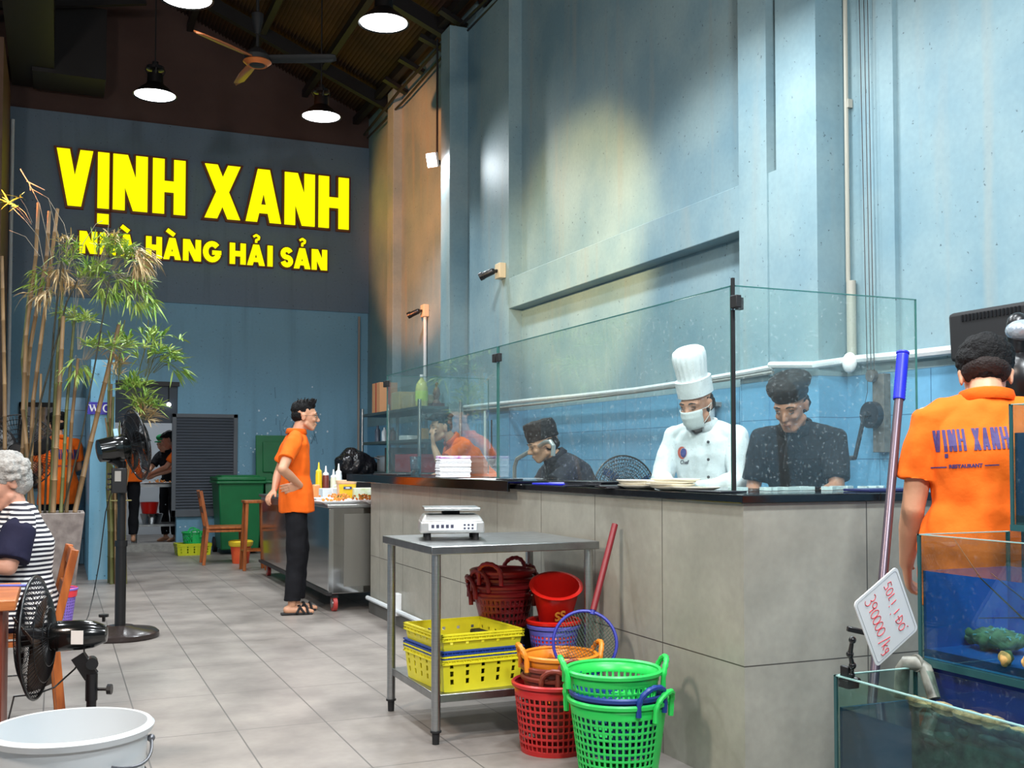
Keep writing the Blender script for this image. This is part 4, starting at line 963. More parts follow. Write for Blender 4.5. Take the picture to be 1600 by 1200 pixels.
canes = [([(52, 800), (36, 640), (41, 524), (56, 400), (60, 317)], .017, M_cane), ([(20, 800), (36, 700), (43, 587), (47, 542), (73, 400), (77, 330)], .018, M_cane), ([(45, 800), (52, 625), (69, 494), (81, 400), (90, 326)], .017, M_cane),
 ([(62, 800), (62, 690), (64, 584)], .012, M_cane), ([(79, 800), (87, 600), (98, 450)], .016, M_cane2), ([(83, 800), (88, 700), (99, 494)], .020, M_cane), ([(95, 800), (104, 640), (116, 501)], .014, M_cane2), ([(104, 800), (112, 660), (122, 560)], .015, M_cane),
 ([(117, 800), (142, 690), (186, 507)], .021, M_cane), ([(35, 800), (42, 700), (35, 560), (48, 430)], .014, M_cane2), ([(8, 800), (7, 600), (3, 400)], .016, M_cane), ([(70, 800), (76, 640), (84, 520), (96, 408)], .009, M_dcane), ([(98, 800), (128, 680), (150, 560), (172, 430)], .007, M_dcane), ([(30, 800), (60, 640), (105, 470), (120, 440)], .008, M_dcane)]
random.seed(11)
for lst, rad, m_ in canes: 
    dd = random.uniform(-.12, .12); P = cpts(lst, DP+dd, DP+dd+random.uniform(-.15, .2)); cane([Vector((P[0].x, P[0].y, .72))]+P, rad, m_, r, o_)
def leaf(mb, p, d, L, wd, droop):
    d = d.normalized(); s = d.cross(Vector((0, 0, 1))); s = s.normalized() if s.length > 1e-3 else Vector((1, 0, 0)); up = s.cross(d)
    a = random.uniform(-.8, .8); s2 = s*math.cos(a)+up*math.sin(a); n2 = d.cross(s2); vs = []
    for i, (t, w_) in enumerate(((0, .15), (.25, .9), (.55, 1), (.8, .6), (1, .02))):
        c = p+d*L*t-Vector((0, 0, 1))*droop*L*t*t; vs += [c-s2*w_*wd/2, c+n2*wd*.12*w_, c+s2*w_*wd/2]
    mb.add(vs, [(3*i, 3*i+1, 3*i+4, 3*i+3) for i in range(4)]+[(3*i+1, 3*i+2, 3*i+5, 3*i+4) for i in range(4)])
def cluster(mb, tw, c, rx, rz, n, L=.10, wd=.013, spread=1.0, droop=.5, bias=Vector((0, 0, 0)), src=None):
    k = max(1, n//4)
    for _ in range(k):
        q = c+RGT*random.gauss(0, rx*.5)+Vector((0, 0, random.gauss(0, rz*.5)))+FWD*random.gauss(0, .06)
        s0 = src if src is not None else c-Vector((0, 0, rz*.5)); tw.tube([s0.lerp(q, .2)+Vector((0, 0, .01)), s0.lerp(q, .6)+Vector((0, 0, .03)), q], .0016, 3)
        main = (q-s0).normalized() if (q-s0).length > .02 else Vector((0, 0, 1))
        for j in range(6):
            d = (main+bias+Vector((random.gauss(0, .7), random.gauss(0, .7), random.gauss(-.1, .45)))*spread)
            leaf(mb, q, d, L*random.uniform(.65, 1.3), wd*random.uniform(.7, 1.2), droop*random.uniform(.2, 1))
lm, ld, tw = MB(), MB(), MB()
def A(x, y): return at(x, y, d=DP)-o_
for x, y, rx, rz, n, kind, sx, sy in ((170, 385, .10, .08, 120, 0, 150, 430), (150, 425, .14, .08, 130, 0, 120, 470), (195, 400, .08, .08, 80, 0, 170, 430), (205, 440, .12, .07, 110, 0, 172, 430), (225, 465, .09, .05, 60, 0, 180, 430), (165, 455, .12, .06, 60, 0, 150, 430), (110, 405, .08, .09, 60, 0, 100, 450), (95, 425, .07, .07, 50, 1, 96, 408),
    (222, 405, .05, .10, 90, 1, 200, 385), (175, 370, .08, .06, 40, 1, 160, 400), (105, 380, .05, .07, 40, 1, 100, 420), (60, 425, .08, .04, 24, 0, 90, 420), (55, 445, .05, .03, 14, 0, 90, 430), (23, 320, .04, .02, 10, 0, 55, 360), (40, 312, .03, .02, 6, 0, 55, 360), (108, 490, .10, .06, 40, 0, 116, 500), (135, 500, .10, .05, 50, 0, 122, 560), (150, 540, .12, .05, 60, 0, 128, 570), (190, 540, .10, .04, 50, 0, 150, 560), (122, 575, .04, .08, 40, 0, 122, 560), (75, 460, .08, .05, 30, 1, 98, 450), (118, 450, .05, .05, 30, 1, 116, 501)):
    cluster(lm if kind == 0 else ld, tw, A(x, y), rx, rz, n, src=A(sx, sy), L=.12 if kind == 0 else .11, droop=.5 if kind == 0 else 1.1)
for pts in ([(88, 470), (80, 400), (62, 320), (45, 285), (32, 264)], [(70, 420), (60, 370), (40, 345), (20, 325)], [(95, 430), (92, 380), (76, 310), (50, 295)], [(122, 440), (112, 400), (100, 350), (75, 310)], [(62, 400), (40, 370), (15, 360)], [(150, 440), (162, 400), (170, 350)], [(120, 430), (130, 380), (150, 350), (160, 345)]):
    tw.tube([A(*q) for q in pts], .0022, 4)
for a_, b_ in (((42, 283), (70, 297)), ((48, 298), (46, 285)), ((32, 264), (42, 281))): tw.tube([A(*a_), A(*b_)], .004, 5)
lm.build('leaves', M_leaf, r, smooth=None); ld.build('dry_leaves', M_leafd, r, smooth=None, label='dried pale brown leaves'); tw.build('twigs', mat('dry_twig', (150, 140, 122), .6), r)
# second bamboo clump
cb = at(186, 897, Z=0); r = thing('bamboo_clump', 'bundle of tied bamboo stems growing beside the WC pillar', 'bamboo', cb); o_ = cb.copy(); random.seed(5); dB = 10.55
for i in range(26):
    x0 = 172+random.uniform(0, 26); x1 = 168+random.uniform(-4, 44); y1 = random.uniform(640, 700)
    if i < 3: x0, x1, y1 = 171+i*2, 171+i*3, (560, 600, 620)[i]
    dd = dB+random.uniform(-.08, .08); xm = 182+(x0-185)*.8
    P = [at(x0, 896, d=dd), at(x0*.6+xm*.4, 830, d=dd), at(xm+(x1-185)*.2, 762, d=dd), at(x1, y1, d=dd+random.uniform(-.1, .1))]
    P[0].z = 0.0
    cane(P, random.uniform(.007, .011) if i >= 3 else .017, (M_cane2, M_cane)[i % 2], r, o_, seg=.3)
lm, ld, tw = MB(), MB(), MB()
def A(x, y): return at(x, y, d=dB)-o_
for x, y, rx, rz, n, kind, sx, sy in ((215, 610, .12, .08, 70, 0, 215, 650), (225, 632, .13, .06, 80, 0, 218, 655), (205, 600, .1, .06, 40, 0, 205, 640), (232, 650, .08, .05, 30, 1, 220, 665), (245, 545, .16, .08, 60, 0, 222, 600), (270, 560, .16, .06, 50, 0, 232, 590), (235, 525, .14, .05, 40, 0, 228, 580), (190, 530, .10, .08, 50, 0, 185, 600), (280, 575, .08, .05, 20, 0, 250, 570), (180, 570, .05, .1, 40, 1, 175, 600), (215, 650, .08, .05, 40, 1, 210, 665)):
    cluster(lm if kind == 0 else ld, tw, A(x, y), rx, rz, n, src=A(sx, sy), L=.15, wd=.017, droop=.5)
for pts in ([(205, 660), (212, 600), (228, 540), (232, 500)], [(215, 640), (240, 560), (285, 545)], [(185, 600), (188, 540), (195, 500)]): tw.tube([A(*q) for q in pts], .005, 4)
lm.build('leaves', M_leaf, r, smooth=None); ld.build('dry_leaves', M_leafd, r, smooth=None, label='dried pale leaves'); tw.build('twigs', M_cane2, r)
q = at(186, 782, d=dB)-o_; MB().lathe([(.075, -.006), (.082, 0), (.075, .006)], tuple(q), n=20, closed=True, sx=1.5).build('tie', mat('tan_tie', (150, 140, 90), .6), r)
# WC sign
p = at(156, 638, Y=11.645); r = thing('wc_sign', 'small blue WC sign with white letters on the pale pillar', 'sign', p)
MB().box((0, -.006, 0), (.235, .008, .125)).build('plate', mat('sign_blue', (52, 40, 160), .35), r, bevel=.001)
k = .034; m = MB()
for a_, b_, t in (((-.095, k), (-.074, -k), .013), ((-.074, -k), (-.057, k*.8), .007), ((-.057, k), (-.036, -k), .013), ((-.036, -k), (-.016, k), .006)):
    d_ = Vector((b_[0]-a_[0], 0, b_[1]-a_[1])); m.bar((a_[0], -.0115, a_[1]), (b_[0], -.0115, b_[1]), t, .003, (0, 1, 0))
for x in (-.095, -.057, -.016): m.box((x, -.0115, k), (.026, .003, .005))
m.build('letter', mat('sign_white', (240, 240, 244), .4), r, smooth=None); m = MB()
pc = [(.062+.028*math.cos(a_), .036*math.sin(a_)) for a_ in [R(40)+R(280)*i/16 for i in range(17)]]
for i in range(16):
    t = .006+.009*abs(math.sin(PI*(i+.5)/16)); m.bar((pc[i][0], -.0115, pc[i][1]), (pc[i+1][0], -.0115, pc[i+1][1]), t, .003, (0, 1, 0))
m.box((.083, -.0115, .026), (.005, .003, .022)); m.build('letter', mat('sign_white', (240, 240, 244), .4), r, smooth=None)
# ------------------------------------------------------------------ BACK OF THE HALL
M_louv = mat('grey_louvre_paint', (72, 78, 88), .5)
r = thing('louvre_panel', 'dark grey louvred panel mounted beside the kitchen door', 'panel', (1.86, 15.078, .45))
m = MB(); W, H = .87, 1.40
m.bx(-W/2, W/2, -.02, .02, 0, .09).bx(-W/2, W/2, -.02, .02, H-.05, H).bx(-W/2, -W/2+.055, -.02, .02, 0, H).bx(W/2-.055, W/2, -.02, .02, 0, H); m.build('frame', mat('grey_frame_paint', (92, 96, 102), .5), r, smooth=None, bevel=.003)
m = MB()
for i in range(32): m.box((0, 0, .10+i*.0395), (W-.1, .004, .042), (R(-38), 0, 0))
m.build('louvre_slats', M_louv, r, smooth=None)
MB().bx(-W/2+.04, W/2-.04, .006, .018, .04, H-.03).build('backing', M_louv, r, smooth=None)
M_bin = mat('green_bin_plastic', (20, 104, 58), .4, var=.08, vscale=6)
def bin_(loc, label, open_=False):
    r = thing('wheelie_bin', label, 'bin', loc); m = MB(); w0, w1, d0, d1, h = .24, .29, .26, .34, .93
    m.add([(-w0, -d0, .06), (w0, -d0, .06), (w0, d0, .06), (-w0, d0, .06), (-w1, -d1, h), (w1, -d1, h), (w1, d1, h), (-w1, d1, h)], [(0, 3, 2, 1), (0, 1, 5, 4), (1, 2, 6, 5), (2, 3, 7, 6), (3, 0, 4, 7)]+([] if open_ else [(4, 5, 6, 7)]))
    m.build('body', M_bin, r, bevel=.02, solid=.006 if open_ else 0)
    MB().box((0, 0, h), (.63, .73, .035)).build('rim', M_bin, r, bevel=.01)
    m = MB()
    if open_:
        m.box((0, .36, h+.32), (.60, .03, .62), (R(-4), 0, 0)); m.box((0, .335, h+.33), (.42, .02, .42), (R(-4), 0, 0)); m.box((0, .325, h+.13), (.18, .02, .06)); 
    else:
        m.box((0, 0, h+.045), (.62, .72, .05)); m.box((0, 0, h+.075), (.5, .55, .03)); m.cyl((-.3, .34, h+.05), (.3, .34, h+.05), .02)
    m.build('lid', M_bin, r, bevel=.022)
    for sx in (-1, 1): MB().cyl((sx*.22, .3, .1), (sx*.27, .3, .1), .1, n=24).build('wheel', M_blackm, r)
    return r
bin_((2.19, 14.35, 0), 'green wheelie bin with its lid closed behind the wooden chair')
bin_((2.80, 14.45, 0), 'green wheelie bin with its lid flipped up behind the standing waiter', True)
wood_chair('wooden_chair', 'wooden chair standing in front of the closed green bin', (1.83, 12.95, 0), R(-92), M_wood, back_h=.86, seat_h=.44, w=.42, d=.46)
r = thing('bar_stool', 'tall wooden stool beside the steel cart and green bin', 'stool', (2.02, 12.05, 0)); 
MB().box((0, 0, .755), (.24, .24, .03)).build('seat', M_wood, r, bevel=.004)
for sx in (-1, 1):
    for sy in (-1, 1): MB().bar((sx*.12, sy*.12, 0), (sx*.09, sy*.09, .74), .034, .034, (1, 0, 0)).build('leg', M_wood, r, bevel=.003)
m = MB(); 
for a_, b_ in (((-1, -1), (1, -1)), ((-1, 1), (1, 1)), ((-1, -1), (-1, 1)), ((1, -1), (1, 1))): m.bar((a_[0]*.112, a_[1]*.112, .22), (b_[0]*.112, b_[1]*.112, .22), .03, .018)
m.build('stretcher', M_wood, r)
p = at(378, 881, Z=0)
r = bucket('bucket', 'orange-red bucket lined with a yellow bag near the steel cart', (p.x, p.y+.1, 0), .095, .125, .25, mat('orange_red_bucket', (224, 96, 48), .4, var_rgb=(214, 60, 40), vscale=8), bail=False)
MB().lathe([(.128, .20), (.14, .215), (.146, .255), (.13, .268), (.115, .25), (.118, .21)], n=30, closed=True).build('bag_liner', mat('yellow_bag', (240, 206, 50), .35, bump=.8, bscale=30), r)
p = at(303, 868, Z=0); crate((p.x, p.y+.16, 0), R(3), .44, .30, .15, mat('yellow_green_crate', (196, 200, 30), .4), 'yellow crate on the floor by the back wall under the green basket')
basket('laundry_basket', 'small green basket in the yellow crate under the louvred panel', 'basket', (p.x+.02, p.y+.16, .10), .125, .15, .19, mat('green_basket_far', (30, 176, 90), .4), nth=28, rows=3, rz=R(90), hole=.5)
m = MB()
for i in range(20): m.ell((random.uniform(-.09, .09), random.uniform(-.08, .08), random.uniform(.14, .18)), .022, nu=6, nv=4)
q = tag(m.build('plastic_scraps', M_white), 'white scraps heaped in the far green basket', 'scraps', kind='stuff'); q.location = (p.x+.02, p.y+.16, .10)
# paint splashes on back wall, mirror
m = MB(); random.seed(9)
for i in range(70):
    cx_, cz_ = random.choice(((2.75, 1.5), (2.55, 1.35), (3.1, 1.55), (3.35, 1.7), (2.4, 1.2), (1.75, .35))); x = cx_+random.gauss(0, .16); z = cz_+random.gauss(0, .22); s_ = random.uniform(.004, .016)
    if z < .1: continue
    m.add([(x+s_*random.uniform(.6, 1.2)*math.cos(a), YB-.0015, z+s_*random.uniform(.6, 1.3)*math.sin(a)) for a in [k*PI/3 for k in range(6)]], [(0, 1, 2, 3, 4, 5)])
tag(m.build('paint_splash', mat('white_splash', (206, 222, 230), .6), smooth=None), 'white splashes dried on the back wall between bin and rack', 'stain', kind='stuff')
m = MB()
for i in range(34):
    a = random.uniform(.7, 2.4); x = 3.15+random.gauss(0, .18); z = 1.55+random.gauss(0, .22); L = random.uniform(.05, .16); n_ = Vector((math.cos(a), 0, math.sin(a))); m.bar((x, YB-.001, z), (x+n_.x*L, YB-.001, z+n_.z*L), .006, .0015, (0, 1, 0))
tag(m.build('scuff_marks', mat('dark_scuff', (74, 104, 122), .7), smooth=None), 'dark scuff marks on the back wall above the black rubbish bag', 'stain', kind='stuff')
q0 = at(30, 628, Y=YB-.06); q1 = at(110, 762, Y=YB-.06)
r = thing('wall_mirror', 'black-framed mirror on the back wall behind the bamboo', 'mirror', ((q0.x+q1.x)/2, YB-.02, q1.z))
W, H = q1.x-q0.x, q0.z-q1.z; m = MB(); m.bx(-W/2, W/2, -.03, .02, H-.06, H).bx(-W/2, W/2, -.03, .02, 0, .06).bx(-W/2, -W/2+.06, -.03, .02, 0, H).bx(W/2-.06, W/2, -.03, .02, 0, H); m.build('frame', M_blackm, r, smooth=None)
MB().bx(-W/2+.05, W/2-.05, -.008, .01, .05, H-.05).build('mirror_glass', mat('mirror_silver', (214, 204, 200), .04, 1.0), r, smooth=None)
tag(MB().bx(.0, .32, YB-1.6, YB-1.55, 0, 1.95).build('tiled_panel', surface('dim_tile', (104, 152, 180), (96, 144, 172), tile=True, tw=.2, th=.3, uv='XZ', rough=.3, grout=(50, 80, 100)), smooth=None), 'blue tiled stub wall left of the WC pillar', 'panel', kind='structure')

# steel cart
r = thing('steel_cart', 'stainless steel serving cart on castors, loaded with plates of food', 'cart', (2.0, 8.40, 0))
CL = 3.1; MB().bx(0, .78, 0, CL, .145, .83).build('cabinet', mat('mirror_steel_side', (168, 168, 168), .10, 1.0, var=.05, vscale=3), r, bevel=.006)
MB().bx(-.02, .80, -.02, CL+.02, .83, .855).build('top', M_steel, r, bevel=.004)
MB().bx(-.003, .035, -.004, .03, .15, .82).build('corner_trim', M_chrome, r); MB().bx(-.02, .02, -.02, CL, .135, .16).build('bottom_rail', M_blacksteel, r)
MB().bx(.12, .7, -.004, .0, .2, .78).build('end_panel', mat('worn_steel_panel', (160, 158, 152), .35, 1.0, bump=.1, bscale=40, stretch=(30, 1, 1)), r)
for x, y in ((.06, .07), (.7, .07), (.06, 1.9), (.06, 2.95), (.7, 2.95)):
    w_ = MB().cyl((x-.016, y, .062), (x+.016, y, .062), .062, n=24); w_ = w_.build('castor', mat('castor_red', (180, 60, 56), .4), r); MB().cyl((x-.02, y, .062), (x+.02, y, .062), .035, n=16).build('castor_hub', M_steel, w_)
    MB().box((x, y, .125), (.05, .08, .03)).build('castor_bracket', M_blackm, r)
Zc = .8555
def on_cart(px, py): return at(px, py, Z=Zc)
def food_plate(nm, label, px, py, sx, sy, col, rz=0, n=26, z=Zc, xo=None, yo=None, hw=.02, cols=None):
    p = at(px, py, Z=z); r = thing(nm, label, 'plate', (xo if xo is not None else p.x, yo if yo is not None else p.y, z), rz)
    m = MB(); m.add([(-sx*.35, -sy*.35, 0), (sx*.35, -sy*.35, 0), (sx*.35, sy*.35, 0), (-sx*.35, sy*.35, 0), (-sx/2, -sy/2, .022), (sx/2, -sy/2, .022), (sx/2, sy/2, .022), (-sx/2, sy/2, .022)], [(0, 3, 2, 1), (0, 1, 5, 4), (1, 2, 6, 5), (2, 3, 7, 6), (3, 0, 4, 7)])
    m.build('dish', mat('white_ceramic', (240, 240, 240), .2), r, solid=.005, smooth=None)
    m = MB()
    for i in range(n): m.ell((random.gauss(0, sx*.16), random.gauss(0, sy*.16), .02+random.uniform(0, .045)), (random.uniform(.008, .018), random.uniform(.008, .018), .009), Euler((random.random()*3, random.random()*3, 0)).to_matrix(), 6, 5)
    m.build('food', mat('fried_food', (232, 166, 66), .5, var_rgb=(206, 104, 40), vscale=30), r)
    m = MB()
    for i in range(5): m.ell((random.gauss(0, sx*.16), random.gauss(0, sy*.16), .055), (.012, .006, .003), Euler((random.random(), random.random(), random.random()*3)).to_matrix(), 6, 4)
    m.build('garnish', mat('green_garnish', (70, 110, 50), .5), r)
    return r
random.seed(21)
food_plate('food_plate', 'long white rectangular dish of fried food beside the waiter', 0, 0, .34, .22, 0, R(12), xo=2.10, yo=8.62)
food_plate('food_plate', 'small white plate of yellow food in front of the yellow tub', 0, 0, .2, .18, 0, 0, xo=2.24, yo=9.0)
food_plate('food_plate', 'white plate of yellow food at the cart end next to the counter', 0, 0, .22, .2, 0, 0, xo=2.38, yo=8.78)
food_plate('food_plate', 'white plate with food at the cart corner against the stone counter', 0, 0, .22, .18, 0, 0, xo=2.42, yo=8.52, n=14)
p = at(541, 765, Y=9.35); r = thing('sauce_tub', 'yellow-labelled plastic sauce tub on the cart', 'tub', (p.x, 9.35, Zc))
MB().lathe([(0, 0), (.075, 0), (.088, .15), (.092, .15), (.094, .175), (.085, .178), (0, .178)], n=36).build('tub_body', mat('peach_tub', (240, 190, 150), .4), r)
m = MB(); n = 14; vs = []
for i in range(n+1):
    a = R(-150)+R(125)*i/n; vs += [(.0785*math.cos(a), .0785*math.sin(a), .02), (.0895*math.cos(a), .0895*math.sin(a), .143)]
m.add(vs, [(2*i, 2*i+2, 2*i+3, 2*i+1) for i in range(n)]); m.build('label_wrap', mat('yellow_label', (246, 200, 40), .4), r)
m = MB(); m.box((-.010, -.0905, .110), (.074, .003, .022), (R(-5), 0, 0)); m.build('printed_badge', mat('navy_print', (40, 60, 120), .4), r, smooth=None); m = MB(); m.ell((-.010, -.0925, .110), (.022, .0015, .007)); m.build('printed_badge_centre', mat('pale_print', (220, 224, 232), .4), r)
MB().tube(arc((-.085, 0, .09), .045, PI/2, 3*PI/2, 10), .005, 6).build('handle', M_white, r)
def box_(nm, label, cat, x, y, s, m_, rz=0, z=Zc, bev=.004):
    q = tag(MB().box((0, 0, s[2]/2), s).build(nm, m_, bevel=bev), label, cat); q.location = (x, y, z); q.rotation_euler = (0, 0, R(rz)); return q
p = at(516, 757, Y=9.6); box_('paper_box', 'white food carton standing behind the long dish', 'box', p.x, 9.6, (.18, .12, .10), mat('white_carton', (232, 238, 240), .5), 5)
p = at(568, 762, Y=9.25); box_('paper_box', 'pale carton with green print beside the yellow tub', 'box', p.x, 9.25, (.19, .13, .11), mat('pale_green_carton', (232, 234, 224), .5, var_rgb=(206, 220, 170), vscale=20), -3)
box_('plate_stack', 'white rectangular plates stacked under the carton', 'plates', 2.16, 9.2, (.26, .3, .03), mat('white_ceramic', (240, 240, 240), .2), 3)
def squeeze(px, col, h, label, cap=(240, 240, 240), Y=10.1, rr=.032):
    p = at(px, 760, Y=Y); r = thing('sauce_bottle', label, 'bottle', (p.x, Y, Zc))
    MB().lathe([(0, 0), (rr, 0), (rr, h*.72), (rr*.85, h*.8), (0, h*.8)], n=18).build('bottle_body', mat('sauce_%d_%d' % (col[0], col[1]), col, .3), r)
    MB().lathe([(rr*.9, h*.79), (rr*.9, h*.85), (.012, h*.9), (.006, h*1.12), (0, h*1.12)], n=16).build('nozzle_cap', mat('cap_%d_%d' % (cap[0], cap[1]), cap, .3), r)
squeeze(498, (240, 196, 30), .30, 'bright yellow squeeze bottle, leftmost on the cart', (244, 214, 60))
squeeze(509, (112, 48, 40), .27, 'squeeze bottle of dark brown sauce with a white cap')
squeeze(521, (226, 226, 196), .24, 'cream-coloured squeeze bottle between brown sauce and clear bottle')
squeeze(529, (226, 232, 232), .29, 'clear white squeeze bottle, rightmost on the cart')
box_('orange_jar', 'orange jar at the left of the squeeze bottles', 'jar', at(494, 750, Y=9.9).x, 9.9, (.07, .07, .13), mat('orange_jar', (232, 150, 90), .35), bev=.015)
# bag on the end of the cart
r = MB(); r.ell((0, 0, .2), (.36, .26, .21)); r.ell((.2, 0, .16), (.25, .22, .17)); r.ell((-.05, 0, .34), (.2, .16, .1))
q = fuse(r, 'rubbish_bag', mat('black_bin_bag', (22, 22, 26), .22, bump=.9, bscale=9), None, .012, 4, lambda co: .03*noise.noise(co*9)+.012*abs(noise.noise(co*26)))
p = at(560, 738, Y=12.6); q.location = (p.x-.06, 12.6, .98); q.scale = (.66, .66, .88); tag(q, 'shiny black rubbish bag heaped beside the steel rack', 'bag')
tag(MB().bx(p.x-.42, min(p.x+.35, 3.48), 12.3, 12.95, .0, .97).build('low_cabinet', M_blacksteel, bevel=.01), 'dark low cabinet under the rubbish bag', 'cabinet')
# rack
RX0, RX1, RY0, RY1 = 3.52, 3.98, 10.75, 13.05
r = thing('storage_rack', 'steel storage rack with four shelves against the right wall', 'rack', (0, 0, 0)); r.location = ((RX0+RX1)/2, (RY0+RY1)/2, 0); o_ = Vector(r.location)
for z in (.4, 1.08, 1.44, 1.79):
    MB().bx(RX0-o_.x, RX1-o_.x, RY0-o_.y, RY1-o_.y, z-.035, z).build('shelf', mat('dark_green_grey_shelf', (70, 82, 84), .4, .3), r, bevel=.004)
for x in (RX0, RX1):
    for y in (RY0, 11.9, RY1): MB().cyl((x-o_.x, y-o_.y, 0), (x-o_.x, y-o_.y, 1.86), .02, n=12).build('post', M_steel, r)
def on(px, Y, X=3.7): return at(px, 700, Y=Y).x
def inbox(nm, label, cat, px, Y, s, m_, z, rz=0):
    x = at(px, 700, Y=Y).x; return box_(nm, label, cat, min(max(x, RX0+s[0]/2+.02), RX1-s[0]/2-.02), Y, s, m_, rz, z)
q = inbox('cardboard_box', 'upright brown carton with red and black print on top of the rack', 'box', 588, 12.5, (.22, .34, .36), mat('carton_board', (196, 142, 100), .7), 1.79)
m = MB(); m.bx(-.112, -.1105, -.17, -.14, .01, .35) if False else m.bx(-.1115, -.1103, -.02, .02, 0, .36); m.bx(-.02, .02, -.1712, -.17, 0, .36); m.build('red_stripe', mat('red_print', (170, 50, 40), .6), q, smooth=None); q['category'] = 'box'
inbox('paper_bag', 'pale brown paper parcel on top of the rack behind the glass', 'bag', 625, 11.7, (.2, .3, .2), mat('paper_parcel', (186, 164, 120), .7, bump=.6), 1.79)
inbox('cardboard_box', 'low beige carton on the rack top next to the oil bottle', 'box', 636, 11.25, (.26, .36, .14), mat('beige_board', (176, 158, 124), .7), 1.79)
r = thing('oil_bottle', 'large clear cooking oil bottle with a green label on the rack', 'bottle', (3.60, 10.92, 1.79))
MB().lathe([(0, 0), (.06, 0), (.068, .03), (.068, .2), (.05, .26), (.018, .3), (.018, .315), (0, .315)], n=20).build('bottle_body', mat('oil_plastic', (206, 200, 120), .15), r)
MB().lathe([(.0695, .06), (.0695, .17)], n=20, closed=False).build('label_wrap', mat('lime_label', (190, 214, 90), .4), r); MB().cyl((0, 0, .315), (0, 0, .345), .022).build('cap', M_white, r)
r = thing('figurine', 'small brown altar figurine on the rack end', 'ornament', (3.78, 10.95, 1.79))
m = MB(); m.lathe([(0, 0), (.06, 0), (.05, .05), (.025, .08), (.045, .14), (.03, .2), (.012, .22), (.022, .25), (0, .28)], n=14); m.build('figure', mat('brown_ornament', (110, 70, 50), .5), r); MB().box((0, 0, .02), (.14, .14, .04)).build('stand', mat('dark_red_stand', (90, 30, 26), .5), r)
random.seed(31)
for i, (px, Y, h, c_, lb) in enumerate(((574, 12.7, .2, (70, 80, 96), 'slate jar'), (582, 12.4, .17, (180, 190, 196), 'pale jar'), (589, 12.2, .2, (60, 50, 50), 'dark sauce bottle'), (595, 12.05, .16, (96, 60, 44), 'brown bottle'))):
    q = tag(MB().lathe([(0, 0), (.035, 0), (.035, h*.7), (.014, h*.85), (.014, h), (0, h)], n=14).build('bottle', mat('jar_%d' % i, c_, .3)), lb+' on the middle shelf of the steel rack', 'bottle'); q.location = (3.62, Y, 1.44)
r = thing('cooking_pot', 'grey aluminium pot with side handles on the low shelf of the rack', 'pot', (3.66, 12.35, 1.08))
MB().lathe([(0, 0), (.13, 0), (.14, .02), (.14, .18), (.15, .185), (.135, .19), (.128, .02), (0, .015)], n=32).build('pot_body', mat('dull_aluminium', (170, 172, 174), .35, .8, var=.1), r)
m = MB()
for sg in (-1, 1): m.tube([(sg*.14*.9, sg*-.05, .15), (sg*.18, -sg*.03, .17), (sg*.18, sg*.03, .17), (sg*.126, sg*.05, .15)], .008, 6)
m.build('handle', M_chrome, r); MB().bar((.0, 0, .05), (.03, .05, .32), .02, .01).build('blue_spatula', mat('blue_spatula', (50, 70, 190), .4), r)
r = MB(); [r.ell((random.uniform(-.12, .12), random.uniform(-.3, .3), random.uniform(.05, .14)), .1) for _ in range(6)]
q = fuse(r, 'black_bag', MATS['black_bin_bag'], None, .015, 2); q.location = (3.76, 12.72, 1.09); q.scale = (.75, .7, .9); tag(q, 'small black bag on the low shelf behind the pot', 'bag')
box_('red_crate', 'red plastic crate on the low shelf seen through the far glass', 'crate', 3.74, 11.3, (.4, .8, .2), mat('dull_red_plastic', (168, 40, 46), .4), 0, 1.08)
box_('white_tray', 'white tray edge on the middle rack shelf behind the glass', 'tray', 3.72, 11.5, (.3, .3, .05), M_white, 0, 1.44)
box_('orange_tin', 'small orange tin on the middle rack shelf', 'tin', 3.66, 11.05, (.1, .1, .12), mat('orange_tin', (190, 140, 70), .4), 0, 1.44)
box_('dark_carton', 'large dark carton on the low rack shelf behind the leaning waiter', 'box', 3.75, 12.0, (.4, .3, .28), mat('dark_carton', (60, 54, 52), .7), 0, 1.08)
r = thing('hanging_ladle', 'dark ladle hanging from the pipe on the tiles', 'ladle', (4.02, 9.95, 1.62)); m = MB(); m.cyl((0, 0, 0), (0, 0, -.3), .008); m.build('handle', M_blackm, r); MB().ell((0, 0, -.38), (.02, .10, .10)).build('bowl', M_black, r)
tag(MB().tube([(4.03, 10.15, 1.72), (4.03, 10.15, 1.0), (4.03, 10.1, .5)], .015, 8).build('pipe', M_pvc), 'short white pipe dropping down the tiles near the rack', 'pipe')

# ------------------------------------------------------------------ KITCHEN BEYOND THE DOOR
mb = thing('kitchen_table', 'steel kitchen table seen through the doorway', 'table', (1.62, 16.1, 0))
MB().box((0, 0, .86), (1.3, .7, .04)).build('tabletop', M_steel2, mb)
MB().box((0, 0, .3), (1.24, .64, .03)).build('shelf', M_steel2, mb)
for sx in (-1, 1):
    for sy in (-1, 1): MB().cyl((sx*.6, sy*.3, 0), (sx*.6, sy*.3, .84), .022, n=10).build('leg', M_steel, mb)
q = tag(MB().lathe([(0, 0), (.12, 0), (.16, .14), (.15, .14), (.11, .01), (0, .01)], n=24).build('mixing_bowl', M_chrome), 'shiny steel bowl on the lower shelf of the kitchen table', 'bowl'); q.location = (1.25, 16.05, .316)
q = tag(MB().lathe([(0, 0), (.1, 0), (.13, .16), (.12, .16), (.09, .01), (0, .01)], n=20).build('red_basin', M_bred), 'red basin stacked on the steel bowl in the kitchen', 'bowl'); q.location = (1.22, 16.05, .46)
food_plate('food_plate', 'tray of food on the kitchen table beyond the door', 0, 0, .5, .3, 0, 0, xo=1.35, yo=15.95, z=.88, n=20)
